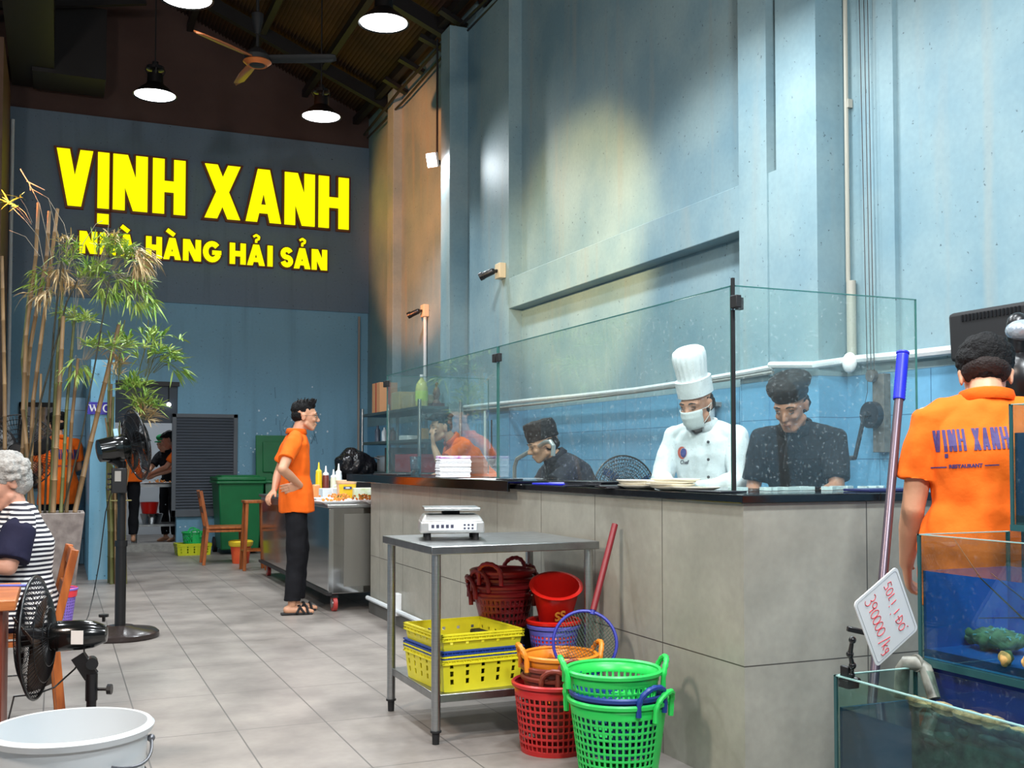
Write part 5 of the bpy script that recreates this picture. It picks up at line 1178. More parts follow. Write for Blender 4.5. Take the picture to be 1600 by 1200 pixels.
q = thing('wall_lamp', 'tiny clip lamp hanging inside the top of the kitchen doorway', 'lamp', (1.38, YB+.0, 1.98)); MB().cyl((0, 0, .0), (0, 0, .24), .006).build('rod', M_blackm, q); MB().ell((0, -.01, -.01), .03).build('bulb', emis('tiny_bulb', (255, 255, 255), 4), q)

# ------------------------------------------------------------------ MOP, TANKS, PRICE CARD
a = at(1411, 548, d=3.55); b = at(1372, 1010, d=3.30)
bb = a+(b-a)*((a.z)/(a.z-b.z)); r = thing('mop', 'mop with a blue grip and purple-grey steel handle leaning by the counter', 'mop', (bb.x, bb.y, 0)); o_ = Vector((bb.x, bb.y, 0))
d_ = (a-bb).normalized(); g = a-o_; L_ = (a-bb).length
MB().tube([Vector((0, 0, .06)), g-d_*.17], .0145, 14).build('handle', mat('purple_grey_metal', (110, 98, 108), .35, .7), r)
pts, rr = [], []
for i in range(35): pts.append(g-d_*(.175-.005*i)); rr.append(.0185+.0016*(i % 2))
rr[-1] = .021; rr[-2] = .022; MB().tube(pts, rr, 14).build('grip', mat('blue_grip', (28, 40, 200), .4), r)
MB().box((0, 0, .03), (.3, .1, .05)).build('mop_head', mat('grey_mop', (120, 120, 124), .9, bump=1, bscale=60), r, bevel=.015)

M_water = glassy('tank_water', (140, 192, 216), 1.33); M_backblue = mat('tank_back_blue', (16, 60, 120), .4, emit=None)
M_seal = mat('teal_silicone', (40, 82, 84), .3)
M_wsurf = glassy('water_surface', (190, 205, 205), 1.33)
def tank(label, x0, x1, y0, y1, z0, z1, wl, floor_m, back_m, side_m=None):
    r = thing('fish_tank', label, 'fish tank', (x0, y1, z0)); L, D, H = x1-x0, y1-y0, z1-z0; t = .008
    for nm, b_ in (('glass_wall', (0, t, -D, 0, 0, H)), ('glass_wall', (L-t, L, -D, 0, 0, H)), ('glass_wall', (t, L-t, -t, 0, 0, H)), ('glass_wall', (t, L-t, -D, -D+t, 0, H))):
        MB().bx(*b_).build(nm, M_tankglass, r, smooth=None)
    e = .0045
    for x, y in ((0, 0), (L, 0), (0, -D), (L, -D)): MB().bx(x-e if x else -.001, x+e if not x else x+.001, y-2*e if not y else y-.001, y+.001 if not y else y+2*e, 0, H).build('silicone_seam', M_seal, r, smooth=None)
    m = MB(); m.bx(-.002, .008, -D, 0, H-.0015, H+.001); m.bx(-.002, L, -.008, .001, H-.0015, H+.001); m.build('bright_glass_rim', mat('pale_glass_rim', (150, 190, 184), .1), r, smooth=None)
    m = MB(); m.bx(-.002, L+.002, -D, .002, -.014, .004); m.build('base_glass', M_seal, r, smooth=None)
    m = MB(); m.bx(t+.001, L-t-.001, -D+t, -t-.001, .01, wl); m.build('water', M_water, r, smooth=None)
    m = MB(); m.bx(t+.001, L-t-.001, -D+t, -t-.001, .005, .03); m.build('tank_floor', floor_m, r, smooth=None)
    MB().bx(t+.002, L-t-.014, -t-.010, -t-.002, .03, wl).build('end_panel', back_m, r, smooth=None)
    MB().bx(L-t-.012, L-t-.002, -D+t, -t, .03, wl+.00).build('back_panel', back_m, r, smooth=None)
    return r
def gravel(root, x0, x1, y0, y1, z, n, m_, s=.012, hgt=.03, nm='gravel'):
    m = MB()
    for i in range(n):
        m.ell((random.uniform(x0, x1), random.uniform(y0, y1), z+random.uniform(0, hgt)), (s*random.uniform(.5, 1.2), s*random.uniform(.5, 1.2), s*random.uniform(.4, .8)), Euler((random.random()*3, random.random()*3, 0)).to_matrix(), 6, 4)
    return m.build(nm, m_, root)
M_sand = mat('shell_gravel', (176, 150, 100), .6, var_rgb=(96, 84, 58), vscale=40); M_sealf = mat('algae_clump', (250, 196, 116), .7, var_rgb=(150, 120, 70), vscale=30)
M_bluefl = mat('bright_blue_liner', (36, 130, 196), .4)
YT = 2.2
t1 = tank('lowest front glass fish tank with murky water and shell gravel', 1.833, 2.10, .7, YT, .10, .655, .475, M_sand, mat('tank_dark_teal', (92, 118, 134), .5))
gravel(t1, .02, .25, -1.4, -.02, .03, 420, M_sand, .02, .12, 'shells')
m = MB()
for i in range(260): m.ell((.245+random.uniform(-.012, .004), random.uniform(-1.45, -.02), .475-random.uniform(.0, .10)**1.0*random.random()), (.012, random.uniform(.015, .05), random.uniform(.008, .02)), None, 7, 5)
m.bx(.236, .246, -1.49, -.01, .27, .470); m.build('tan_reflection_band', mat('sandy_reflection_tan', (168, 148, 104), .7, var_rgb=(100, 88, 62), vscale=30, bump=.5), t1)  # added tan band, stands in for the sandy reflection on the water surface
tag(MB().bx(1.80, 2.12, .68, YT+.02, 0, .085).build('tank_stand', M_blacksteel), 'dark low stand under the front fish tank', 'stand')
t2 = tank('middle glass fish tank with blue water and crusty shellfish', 2.115, 2.44, .7, YT, .675, 1.006, .235, M_bluefl, mat('tank_deep_blue', (44, 136, 206), .5))
tag(MB().bx(2.13, 2.44, .7, YT-.02, 0, .66).build('blue_plinth', mat('royal_blue_panel', (16, 44, 140), .4)), 'royal blue plinth carrying the middle fish tank', 'stand')
t3 = tank('top glass fish tank at the right edge, tall dark water inside', 2.455, 2.80, .8, YT, 1.02, 1.36, .26, mat('teal_liner', (30, 70, 80), .5), mat('tank_night_blue', (40, 96, 132), .5))
tag(MB().bx(2.47, 2.80, .8, YT-.02, 0, 1.005).build('dark_plinth', mat('dark_teal_panel', (24, 50, 76), .5)), 'dark teal plinth behind, carrying the top fish tank', 'stand')
random.seed(17)
def shellfish(name, label, loc, r0, n, root_m):
    mb_ = MB(); mb_.ell((0, 0, .02), (r0, r0*1.4, r0*.45)); [mb_.ell((random.gauss(0, r0*.5), random.gauss(0, r0*.7), random.uniform(0, r0*.6)), r0*random.uniform(.15, .3), nu=8, nv=6) for _ in range(26)]
    q = fuse(mb_, name, root_m, None, .006, 1, lambda co: .008*noise.noise(co*60)); q.location = loc; tag(q, label, 'shellfish')
    m = MB()
    for i in range(n):
        a = random.random()*6.28; b_ = random.uniform(.2, 1.4); p = Vector((math.cos(a)*math.cos(b_)*r0*1.05, math.sin(a)*math.cos(b_)*r0*1.45, .02+math.sin(b_)*r0*.5)); m.ell(p, (.0022, .0022, .006), Euler((random.random()*3, random.random()*3, 0)).to_matrix(), 5, 4)
    m.build('barnacle_specks', mat('pale_specks', (250, 240, 210), .5), q)
    return q
shellfish('lobster_clump', 'crusty speckled shellfish clump on the blue floor of the middle tank', (2.24, 1.82, .72), .075, 150, M_sealf)
shellfish('lobster_clump', 'mossy shellfish clump at the far end of the middle tank', (2.27, 2.08, .715), .055, 30, M_sealf)
shellfish('lobster_clump', 'speckled clump lying in the top fish tank', (2.56, 2.05, 1.06), .07, 120, M_sealf)
shellfish('shell_pile', 'pale shell heap at the bottom of the front tank', (1.95, 1.98, .16), .07, 20, mat('pale_shell', (206, 190, 140), .5, var_rgb=(120, 110, 80), vscale=30))
m = MB()
for a_, b_, c_ in (((2.2, 1.85, .76), (2.2, 1.92, .85), (2.16, 2.0, .92)), ((2.22, 1.9, .77), (2.18, 2.05, .9), (2.16, 2.12, 1.0)), ((2.24, 1.75, .76), (2.2, 1.9, .82), (2.17, 2.05, .80))): m.tube([a_, b_, c_], [.003, .0018, .001], 5)
tag(m.build('antennae', mat('brown_feeler', (150, 90, 60), .5)), 'long thin lobster feelers in the middle tank', 'lobster feelers')
# pipe elbow
m = MB(); P = [at(1408, 1090, d=2.86), at(1410, 1045, d=2.86), at(1416, 1036, d=2.85), at(1432, 1036, d=2.83), at(1446, 1044, d=2.82), at(1460, 1092, d=2.78)]
m.tube(P, [.019, .019, .019, .019, .018, .016], 14); m.tube([P[3]-Vector((.004, 0, 0)), P[3]+Vector((.004, 0, 0))], .023, 14)
tag(m.build('pipe_elbow', mat('blotchy_pipe', (140, 140, 130), .45, var_rgb=(72, 72, 66), vscale=22)), 'blotchy grey pipe elbow feeding the front fish tank', 'pipe')
# price card + clip
a = at(1326, 1070, d=2.72); top = at(1333, 992, d=2.66)
r = thing('sign_clip', 'black jointed clip stand gripping the corner of the front tank', 'clip', a); o_ = a.copy()
m = MB(); m.box((0, 0, .004), (.036, .04, .022)); m.box((-.006, .004, .03), (.012, .03, .035)); m.cyl((.016, -.02, .012), (.016, .02, .012), .008); m.build('clamp', M_black, r, bevel=.003)
m = MB(); P = [at(1330, 1055, d=2.71), at(1332, 1040, d=2.70), at(1328, 1022, d=2.69), at(1332, 1000, d=2.67)]
for i in range(3):
    m.caps(P[i]-o_, P[i+1]-o_, .0065, .0045, 10)
for q in P: m.ell(q-o_, .0095, nu=12, nv=8)
m.build('jointed_arm', M_black, r); q = at(1338, 986, d=2.655)-o_; m = MB(); m.bar(q-RGT*.022+Vector((0, 0, .006)), q+RGT*.024-Vector((0, 0, .004)), .016, .013); m.build('jaw', M_black, r, bevel=.002)
cn = [at(1333, 936, d=2.60), at(1402, 892, d=2.67), at(1438, 992, d=2.74), at(1367, 1034, d=2.67)]
ctr = sum(cn, Vector())/4; U = ((cn[0]-cn[3])+(cn[1]-cn[2])).normalized(); V_ = ((cn[0]-cn[1])+(cn[3]-cn[2])); V_ = (V_-U*V_.dot(U)).normalized()
# long axis runs from lower right to upper left; card text reads along it, upside-slanted
Wd = ((cn[0]-cn[3]).length+(cn[1]-cn[2]).length)/2; Hd = ((cn[0]-cn[1]).length+(cn[3]-cn[2]).length)/2
r = thing('price_card', 'tilted white price card with red handwriting above the front tank', 'card', ctr)
NX, NY = -U, -V_      # text direction: starts at the upper-left end, runs down; "up" is towards the right
if NX.cross(NY).dot(FWD) > 0: NY = -NY
def rrect(w_, h_, rad, n=6):
    P = []
    for cx_, cy_, a0 in ((w_/2-rad, h_/2-rad, 0), (-w_/2+rad, h_/2-rad, 90), (-w_/2+rad, -h_/2+rad, 180), (w_/2-rad, -h_/2+rad, 270)):
        for i in range(n+1): t = R(a0+90*i/n); P.append((cx_+rad*math.cos(t), cy_+rad*math.sin(t)))
    return P
MB().prism(rrect(Wd, Hd, .012), NX.cross(NY)*-.003, NX, NY, .003).build('card', mat('white_card', (240, 240, 240), .35), r, smooth=None)
m = MB(); Po = rrect(Wd-.014, Hd-.014, .009); m.tube([NX*x+NY*y+NX.cross(NY)*.0003 for x, y in Po], .0005, 4, closed=True); m.build('border_line', mat('grey_line', (120, 124, 130), .5), r)
M_ink = mat('red_marker', (214, 60, 70), .6)
def ink(lines, name):
    m = MB()
    for ln in lines: m.tube([NX*x+NY*y+NX.cross(NY)*.0006 for x, y in ln], .00105, 5)
    m.build(name, M_ink, r)
def loop(cx_, cy_, a_, b_, n=12, a0=0, a1=360): return [(cx_+a_*math.cos(R(a0+(a1-a0)*i/n)), cy_+b_*math.sin(R(a0+(a1-a0)*i/n))) for i in range(n+1)]
h = Hd*.5
L1 = [loop(-.063, -.018, .007, .008, 8, 130, -80), loop(-.063, -.034, .008, .009, 8, 80, -140)]
L1 += [loop(-.045, -.020, .006, .007, 10), [(-.039, -.018), (-.040, -.040)]]
for i in range(4): L1.append(loop(-.027+i*.0155, -.028, .0068, .0125, 12))
L1 += [[(.038, -.046), (.046, -.010)], [(.051, -.040), (.052, -.014)], [(.059, -.024), (.052, -.031), (.060, -.040)], loop(.067, -.030, .004, .006, 8), [(.071, -.025), (.070, -.046), (.064, -.048)]]
sc = Wd/.168
L1 = [[(x*sc, y*sc) for x, y in l] for l in L1]
ink(L1, 'price_writing')
L2 = [[(-.055, .040), (-.064, .041), (-.066, .032), (-.058, .030), (-.057, .020), (-.066, .019)], loop(-.046, .029, .006, .011, 10), [(-.034, .040), (-.034, .020), (-.028, .020)], [(-.018, .038), (-.017, .022)], [(-.017, .016), (-.016, .014)], [(.006, .038), (.007, .020)], [(.0, .012), (.001, .010)]]
L2 += [[(.024, .018), (.024, .040)], loop(.024, .029, .012, .011, 8, 90, -90), [(.018, .029), (.030, .029)], loop(.047, .029, .007, .010, 10), [(.055, .043), (.058, .046)]]
L2 = [[(x*sc, y*sc) for x, y in l] for l in L2]; ink(L2, 'name_writing')
# ------------------------------------------------------------------ PEOPLE
SKIN = {}
def skin(n, rgb): return mat('skin_'+n, rgb, .5, var=.05, vscale=9, bump=.08, bscale=120)
def cloth(n, rgb, rough=.85): return mat('cloth_'+n, rgb, rough, var=.07, vscale=7, bump=.5, bscale=16, spec=.2)
V3 = Vector
def lerp(a, b, t): return a+(b-a)*t
def rotm(pitch=0, yaw=0, roll=0): return Euler((pitch, roll, yaw), 'XYZ').to_matrix()
class Pose:
    def __init__(s, **k):
        d = dict(pelvis=(0, 0, .93), chest=(0, .01, 1.27), neck=(0, -.01, 1.45), head=(0, .03, 1.585),
                 shL=(-.185, -.01, 1.395), shR=(.185, -.01, 1.395), elL=(-.24, -.02, 1.12), elR=(.24, -.02, 1.12), wrL=(-.25, .10, .88), wrR=(.25, .10, .88),
                 hipL=(-.09, 0, .90), hipR=(.09, 0, .90), knL=(-.10, .03, .48), knR=(.10, .03, .48), anL=(-.10, -.01, .085), anR=(.10, -.01, .085))
        d.update({a: b for a, b in k.items() if a in d}); s.__dict__.update({a: V3(b) for a, b in d.items()})
        s.hr = rotm(R(k.get('hp', 0)), R(k.get('hy', 0)), R(k.get('hroll', 0)))
        s.handL = k.get('handL'); s.handR = k.get('handR'); s.girth = k.get('girth', 1.0)
def hand(mb, wr, d, n, side, curl=.5, sc=1.0):
    """wr wrist, d direction of palm, n palm normal, side = thumb side direction"""
    wr, d, n = V3(wr), V3(d).normalized(), V3(n); n = (n-d*n.dot(d)).normalized(); s = d.cross(n)
    if s.dot(V3(side)) < 0: s = -s
    k = wr+d*.09*sc
    mb.loft([(wr-d*.01, s, n, .024*sc, .017*sc), (wr+d*.03*sc, s, n, .032*sc, .016*sc), (wr+d*.065*sc, s, n, .040*sc, .014*sc), (k, s, n, .039*sc, .012*sc)], 14)
    for i, (o, L) in enumerate(((.031, .070), (.0105, .078), (-.0105, .072), (-.031, .056))):
        p = k+s*o*sc-d*.008*sc*(i == 3); dd = (d+s*o*1.2).normalized(); c = curl*(.8+.12*i)
        for seg, r0, r1 in ((.45, .0092, .0086), (.30, .0086, .0080), (.25, .0080, .0068)):
            c2 = c*(.55 if seg == .45 else .85); dd = (dd*math.cos(c2)+n*math.sin(c2)); nn = n
            q = p+dd*L*seg*sc; mb.caps(p, q, r0*sc, r1*sc, 8); p = q
            n = (n-dd*n.dot(dd)).normalized() if (n-dd*n.dot(dd)).length > .05 else -d
        n = V3(nn); n = (s.cross(d) if s.cross(d).dot(n) > 0 else -s.cross(d))
    p = wr+d*.025*sc+s*.024*sc; t = (d*.75+s*.65+n*.25).normalized(); q = p+t*.038*sc; mb.caps(p, q, .0125*sc, .0105*sc, 8); t2 = (d*.9+s*.25+n*.4).normalized(); mb.caps(q, q+t2*.030*sc, .0105*sc, .0085*sc, 8)
def head_parts(mb, H, M, sc=1.0):
    def e(c, r, rot=None): mb.ell(H+M @ (V3(c)*sc), tuple(x*sc for x in r), (M @ rot) if rot is not None else M, 18, 12)
    def cp(a, b, r0, r1): mb.caps(H+M @ (V3(a)*sc), H+M @ (V3(b)*sc), r0*sc, r1*sc, 10)
    e((0, -.012, .035), (.075, .094, .082)); e((0, .030, -.005), (.064, .066, .085)); e((0, .034, -.055), (.050, .050, .055)); e((0, .060, -.098), (.024, .024, .018))
    cp((-.050, .012, -.062), (-.018, .062, -.098), .022, .018); cp((.050, .012, -.062), (.018, .062, -.098), .022, .018)
    e((-.036, .070, -.028), (.022, .020, .018)); e((.036, .070, -.028), (.022, .020, .018))
    cp((-.034, .083, .020), (.034, .083, .020), .012, .012); cp((-.05, .066, .018), (.05, .066, .018), .012, .012)
    cp((0, .090, .006), (0, .111, -.032), .0075, .0115); e((0, .102, -.036), (.0165, .012, .009))
    e((0, .089, -.060), (.022, .010, .0055)); e((0, .087, -.070), (.019, .010, .0065)); e((0, .080, -.082), (.018, .01, .008))
    for sg in (-1, 1): e((sg*.074, -.008, -.010), (.008, .020, .031), rotm(R(-12), 0, 0)); e((sg*.078, -.012, .006), (.008, .016, .014))
def face_details(root, H, M, sc=1.0, closed=False, brow=(30, 24, 22), down=0.0):
    def pt(c): return H+M @ (V3(c)*sc)
    if not closed:
        m = MB()
        for sg in (-1, 1): m.ell(pt((sg*.031, .083, .000)), (.0125*sc, .006*sc, .0065*sc), M, 12, 8)
        m.build('eye_whites', mat('eye_white', (206, 200, 194), .3), root)
        m = MB()
        for sg in (-1, 1): m.ell(pt((sg*.031, .0865, -.001-.002*down)), (.0058*sc, .0042*sc, .0058*sc), M, 10, 8)
        m.build('irises', mat('iris_dark', (26, 18, 14), .2), root)
    m = MB()
    for sg in (-1, 1):
        m.tube([pt((sg*.014, .094, .0235)), pt((sg*.030, .0945, .0295)), pt((sg*.050, .083, .0235))], [.0028, .0036, .0016], 6)
        m.tube([pt((sg*.017, .087, .006)), pt((sg*.031, .0905, .0095)), pt((sg*.046, .081, .005))], .0017, 5)
        if closed: m.tube([pt((sg*.019, .088, -.003)), pt((sg*.031, .0905, -.006)), pt((sg*.044, .082, -.002))], .0018, 5)
    m.build('eyebrows', mat('brow_%d' % brow[0], brow, .8), root)
    m = MB(); m.tube([pt((-.021, .092, -.065)), pt((0, .0985, -.0645)), pt((.021, .092, -.065))], .0018, 5); m.build('lips_line', mat('lip_line', (122, 62, 56), .5), root)
def body(root, P, sk, voxel=.0065, legs=True, head=True, hsc=1.0):
    m = MB(); g = P.girth; U = (P.shR-P.shL).normalized(); hu = (P.hipR-P.hipL).normalized()
    ax = (P.neck-P.chest).normalized(); F = ax.cross(U)*-1; F = U.cross(ax)*-1
    if F.y < 0 and abs(F.y) > .1: pass
    def fr(u, a): f = a.cross(u); return f
    a1 = (P.chest-P.pelvis).normalized(); f0 = a1.cross(hu); f1 = ax.cross(U)
    m.loft([(P.pelvis-a1*.06, hu, f0, .12*g, .085*g), (P.pelvis+a1*.02, hu, f0, .145*g, .10*g), (lerp(P.pelvis, P.chest, .5), (hu+U).normalized(), f0, .12*g, .085*g), (P.chest, U, f1, .14*g, .10*g), (lerp(P.chest, P.neck, .6), U, f1, .13, .08), (lerp(P.chest, P.neck, .92), U, f1, .075, .055)])
    m.caps(P.neck-ax*.06, lerp(P.neck, P.head, .55), .056, .050); 
    for sh, el, wr in ((P.shL, P.elL, P.wrL), (P.shR, P.elR, P.wrR)):
        m.caps(P.neck-ax*.03, sh, .045, .042); m.chain([sh, lerp(sh, el, .5), el], [.047, .044, .036]); m.chain([el, lerp(el, wr, .35), wr], [.037, .038, .024])
    for (wr, el, hd, sg) in ((P.wrL, P.elL, P.handL, -1), (P.wrR, P.elR, P.handR, 1)):
        d, n, s, c = hd if hd else (tuple((wr-el).normalized()), (-sg*1.0, 0, -.1), (0, 1, 0), .5)
        hand(m, wr, d, n, s, c)
    if legs:
        for hp, kn, an in ((P.hipL, P.knL, P.anL), (P.hipR, P.knR, P.anR)):
            m.chain([hp, lerp(hp, kn, .5), kn], [.075*g, .068*g, .050]); m.chain([kn, lerp(kn, an, .35), an], [.050, .050, .034])
            m.caps(an-V3((0, .035, .045)), an+V3((0, .10, -.055)), .034, .028); m.caps(an+V3((0, .08, -.06)), an+V3((0, .155, -.066)), .032, .018)
    if head: head_parts(m, P.head, P.hr, hsc)
    return fuse(m, 'body', sk, root, voxel, 5)
def wrinkle(amp, sc, seed=0, stretch=(1, 1, .6)):
    s = V3((seed*3.7, seed*1.3, seed*2.1))
    def f(co):
        q = V3((co.x*sc*stretch[0], co.y*sc*stretch[1], co.z*sc*stretch[2]))+s
        return amp*noise.noise(q)+amp*.6*noise.noise(q*2.3+V3((5, 1, 2)))
    return f
def shirt(root, P, mt, hem=.80, sleeve=.62, loose=1.0, collar=True, voxel=.007, seed=0, name='polo_shirt', sr=.066, amp=.010, hemf=1.0, hemy=None):
    m = MB(); g = P.girth*loose; U = (P.shR-P.shL).normalized(); hu = (P.hipR-P.hipL).normalized(); ax = (P.neck-P.chest).normalized(); a1 = (P.chest-P.pelvis).normalized(); f0 = a1.cross(hu); f1 = ax.cross(U)
    hemc = P.pelvis-a1*(.93-hem)*1.0
    m.loft([(hemc, hu, f0, .212*g*hemf, .152*g*hemf), (P.pelvis+a1*.02, hu, f0, .206*g, .147*g), (lerp(P.pelvis, P.chest, .5), (hu+U).normalized(), f0, .160*g, .120*g), (P.chest, U, f1, .172*g, .127*g), (lerp(P.chest, P.neck, .5), U, f1, .165, .105), (lerp(P.chest, P.neck, .78), U, f1, .125, .085), (lerp(P.chest, P.neck, 1.0), U, f1, .066, .062)], 28)
    for sh, el, wr in ((P.shL, P.elL, P.wrL), (P.shR, P.elR, P.wrR)):
        m.caps(lerp(P.chest, P.neck, .80), sh, .062, .058)
        if sleeve <= 1: e = lerp(sh, el, sleeve); m.tube([lerp(sh, el, -.05), lerp(sh, el, .15), lerp(sh, el, sleeve*.6), e], [.055, sr*.98, sr, sr*1.02], 18)
        else: m.chain([sh, lerp(sh, el, .5), el], [.062, .058, .052]); m.caps(el, lerp(el, wr, .5), .052, .046); m.tube([lerp(el, wr, .4), lerp(el, wr, .97)], [.046, .042], 16)
    sh_ = fuse(m, name, mt, root, voxel, 4, wrinkle(amp, 9, seed))
    if collar:
        q = P.neck; m = MB(); n = 30; vs = []
        for i in range(n+1):
            a = R(112)+R(316)*i/n; 
            for rr, h_ in ((.062, -.012), (.064, .026), (.078, .020), (.086, -.016)):
                vs.append(q+U*rr*math.cos(a)*1.02+f1*rr*math.sin(a)*1.0+ax*(h_))
        m.add(vs, [(4*i+j, 4*i+j+1, 4*i+j+5, 4*i+j+4) for i in range(n) for j in range(3)]); m.build('collar', mt, root, solid=.004)
    return sh_
def trousers(root, P, mt, ank=.10, voxel=.0075, name='trousers', seed=2, wide=1.0, top=None):
    m = MB(); g = P.girth; hu = (P.hipR-P.hipL).normalized(); a1 = (P.chest-P.pelvis).normalized(); f0 = a1.cross(hu)
    m.loft([(P.pelvis-a1*.10, hu, f0, .13*g, .10*g), (P.pelvis-a1*.02, hu, f0, .165*g, .122*g), (P.pelvis+a1*.08, hu, f0, .155*g, .115*g)])
    for hp, kn, an in ((P.hipL, P.knL, P.anL), (P.hipR, P.knR, P.anR)):
        e = lerp(kn, an, 1-ank/2) if ank < .5 else lerp(kn, an, .5)
        m.chain([hp, lerp(hp, kn, .4), kn], [.092*g, .088*g*wide, .072*wide]); m.tube([lerp(hp, kn, .9), kn, lerp(kn, an, .4), e], [.072*wide, .070*wide, .066*wide, .064*wide], 18)
    return fuse(m, name, mt, root, voxel, 4, wrinkle(.010, 8, seed, (1, 1, .8)))
def hair(root, P, rgb, style='short', voxel=.006, sc=1.0, name='hair', amp=.006, freq=38):
    m = MB(); H, M = P.head, P.hr; rgb = rgb if rgb[0] > 40 else (12, 11, 12); mt = mat('hair_%d_%d' % (rgb[0], rgb[2]), rgb, .75, var=.2, vscale=40, bump=.8, bscale=120, spec=.25)
    def e(c, r): m.ell(H+M @ (V3(c)*sc), tuple(x*sc for x in r), M, 20, 14)
    if style == 'short':
        e((0, -.022, .052), (.081, .096, .082)); e((0, -.045, .012), (.078, .068, .068)); e((0, .028, .086), (.064, .058, .042))
        for i in range(16):
            a = R(-80+160*i/15); m.caps(H+M @ V3((.058*math.sin(a), .040+.030*math.cos(a), .092)), H+M @ V3((.066*math.sin(a), .060+.038*math.cos(a), .076+.016*(i % 2))), .013, .006, 8)
    elif style == 'spiky':
        e((0, -.022, .052), (.078, .092, .080)); e((0, -.048, .004), (.075, .062, .060)); e((0, .024, .085), (.060, .056, .040))
        rnd = random.Random(4)
        for i in range(60):
            x, y = rnd.uniform(-.05, .05), rnd.uniform(-.075, .07); b_ = V3((x, y, .10-.6*(x*x*6+max(0, -y)**2*5))); m.caps(H+M @ b_, H+M @ (b_+V3((x*.3, .012+y*.15, .040+rnd.uniform(-.01, .012)))), .010, .003, 6)
    elif style == 'curly':
        e((0, -.020, .045), (.088, .100, .088)); e((0, -.052, -.005), (.082, .068, .080)); e((0, .030, .080), (.070, .060, .046))
        rnd = random.Random(8)
        for i in range(150):
            a, b = rnd.uniform(0, 6.28), rnd.uniform(-.5, 1.5); d = V3((math.cos(a)*math.cos(b), math.sin(a)*math.cos(b), math.sin(b)))
            if d.y > .25 and d.z < .45: continue
            m.ell(H+M @ V3((d.x*.088, -.022+d.y*.098, .04+d.z*.088)), rnd.uniform(.012, .019), None, 8, 6)
    elif style == 'back':      # seen from behind: rounded mop trimmed above the nape
        e((0, -.018, .055), (.090, .104, .086)); e((0, -.060, .040), (.080, .054, .060)); e((0, .034, .070), (.076, .060, .055)); e((0, -.045, .0), (.062, .050, .045))
    elif style == 'fade': e((0, -.028, .004), (.0765, .0845, .045))
    elif style == 'nape': e((0, -.040, -.012), (.0785, .066, .052)); e((0, -.02, .02), (.0785, .08, .045))
    return fuse(m, name, mt, root, voxel, 2, lambda co: amp*noise.noise(co*freq)+amp*.5*noise.noise(co*freq*2.5))
def wrap(root, target, tmb, dirv, name, mt, off=.003):
    """lay lettering on a garment: cast every vertex along dirv on to it"""
    bm = bmesh.new(); bm.from_mesh(target.data); tree = BVHTree.FromBMesh(bm); bm.free()
    b2 = bmesh.new(); me = tmb.mesh('t', [mt]); b2.from_mesh(me); bmesh.ops.triangulate(b2, faces=b2.faces); bmesh.ops.subdivide_edges(b2, edges=[e_ for e_ in b2.edges if e_.calc_length() > .012], cuts=3, use_grid_fill=True)
    d = V3(dirv).normalized()
    for v in b2.verts:
        hit = tree.ray_cast(v.co-d*.4, d)
        if hit[0] is not None: v.co = hit[0]-d*off
    b2.to_mesh(me); b2.free(); o = bpy.data.objects.new(name, me); COL.objects.link(o); o.parent = root; return o
def glasses(root, H, M):
    m = MB(); mt = mat('thin_frame', (60, 56, 56), .3, .6)
    for sg in (-1, 1):
        c = V3((sg*.033, .104, -.002)); pts = [H+M @ (c+V3((.025*math.cos(t), 0, .021*math.sin(t)))) for t in [2*PI*i/24 for i in range(24)]]; m.tube(pts, .0013, 5, closed=True)
        m.tube([H+M @ V3((sg*.058, .103, .003)), H+M @ V3((sg*.078, .05, .004)), H+M @ V3((sg*.082, -.01, .0))], .0013, 5)
    m.tube([H+M @ V3((-.009, .106, .002)), H+M @ V3((.009, .106, .002))], .0013, 5); fr_ = m.build('eyeglasses', mt, root)
    m = MB()
    for sg in (-1, 1): m.cyl(H+M @ V3((sg*.033, .1035, -.002)), H+M @ V3((sg*.033, .1045, -.002)), .024, n=20)
    m.build('lenses', glassy('lens_glass', (236, 240, 240), 1.5), fr_)
def person(label, loc, rz, group=None):
    return thing('person', label, 'person', loc, rz, group)
def facing(az):  # azimuth of facing in degrees from +Y towards +X
    return -R(az)
ORG = cloth('orange', (238, 104, 26)); BLK = cloth('black', (24, 24, 28)); WHT = cloth('white', (226, 230, 234))
TXT = mat('shirt_print_violet', (64, 50, 104), .7)
def logo_back(root, sh, P, cx=0.0, w=1.0, y0=None, tilt=0.0):
    U = V3((1, 0, 0)); z = y0 or 1.27
    a = V3((math.cos(tilt), 0, math.sin(tilt))); b = V3((-math.sin(tilt), 0, math.cos(tilt)))
    t1_ = MB(); x = -.165*w; H_ = .139*w; cc = V3((cx, -.5, z))
    for ch in 'VỊNH XANH':
        W_ = {'Ị': .018, ' ': .022}.get(ch, .044)*w
        if ch != ' ':
            for pl in glyph(ch, W_, H_, .0165*w): t1_.add([cc+a*(x+q[0])+b*(q[1]-H_/2) for q in pl], [tuple(range(len(pl)))])
        x += W_+.009*w
    wrap(root, sh, t1_, (0, 1, 0), 'shirt_print', TXT)
    t2_ = text_mb('RESTAURANT', .030*w, tuple(V3((cx, -.5, z))-b*.165*w), a, b, .0, .0008)
    c_ = V3((cx, -.5, z))-b*.167*w
    for s_ in (-1, 1):
        n_ = 12
        for i in range(n_):
            x0 = s_*(.105+.08*i/n_)*w; x1 = s_*(.105+.08*(i+1)/n_)*w; q = [c_+a*x0-b*.002, c_+a*x1-b*.002, c_+a*x1+b*.002, c_+a*x0+b*.002]; t2_.add(q, [(0, 1, 2, 3)])
    wrap(root, sh, t2_, (0, 1, 0), 'shirt_print', TXT)

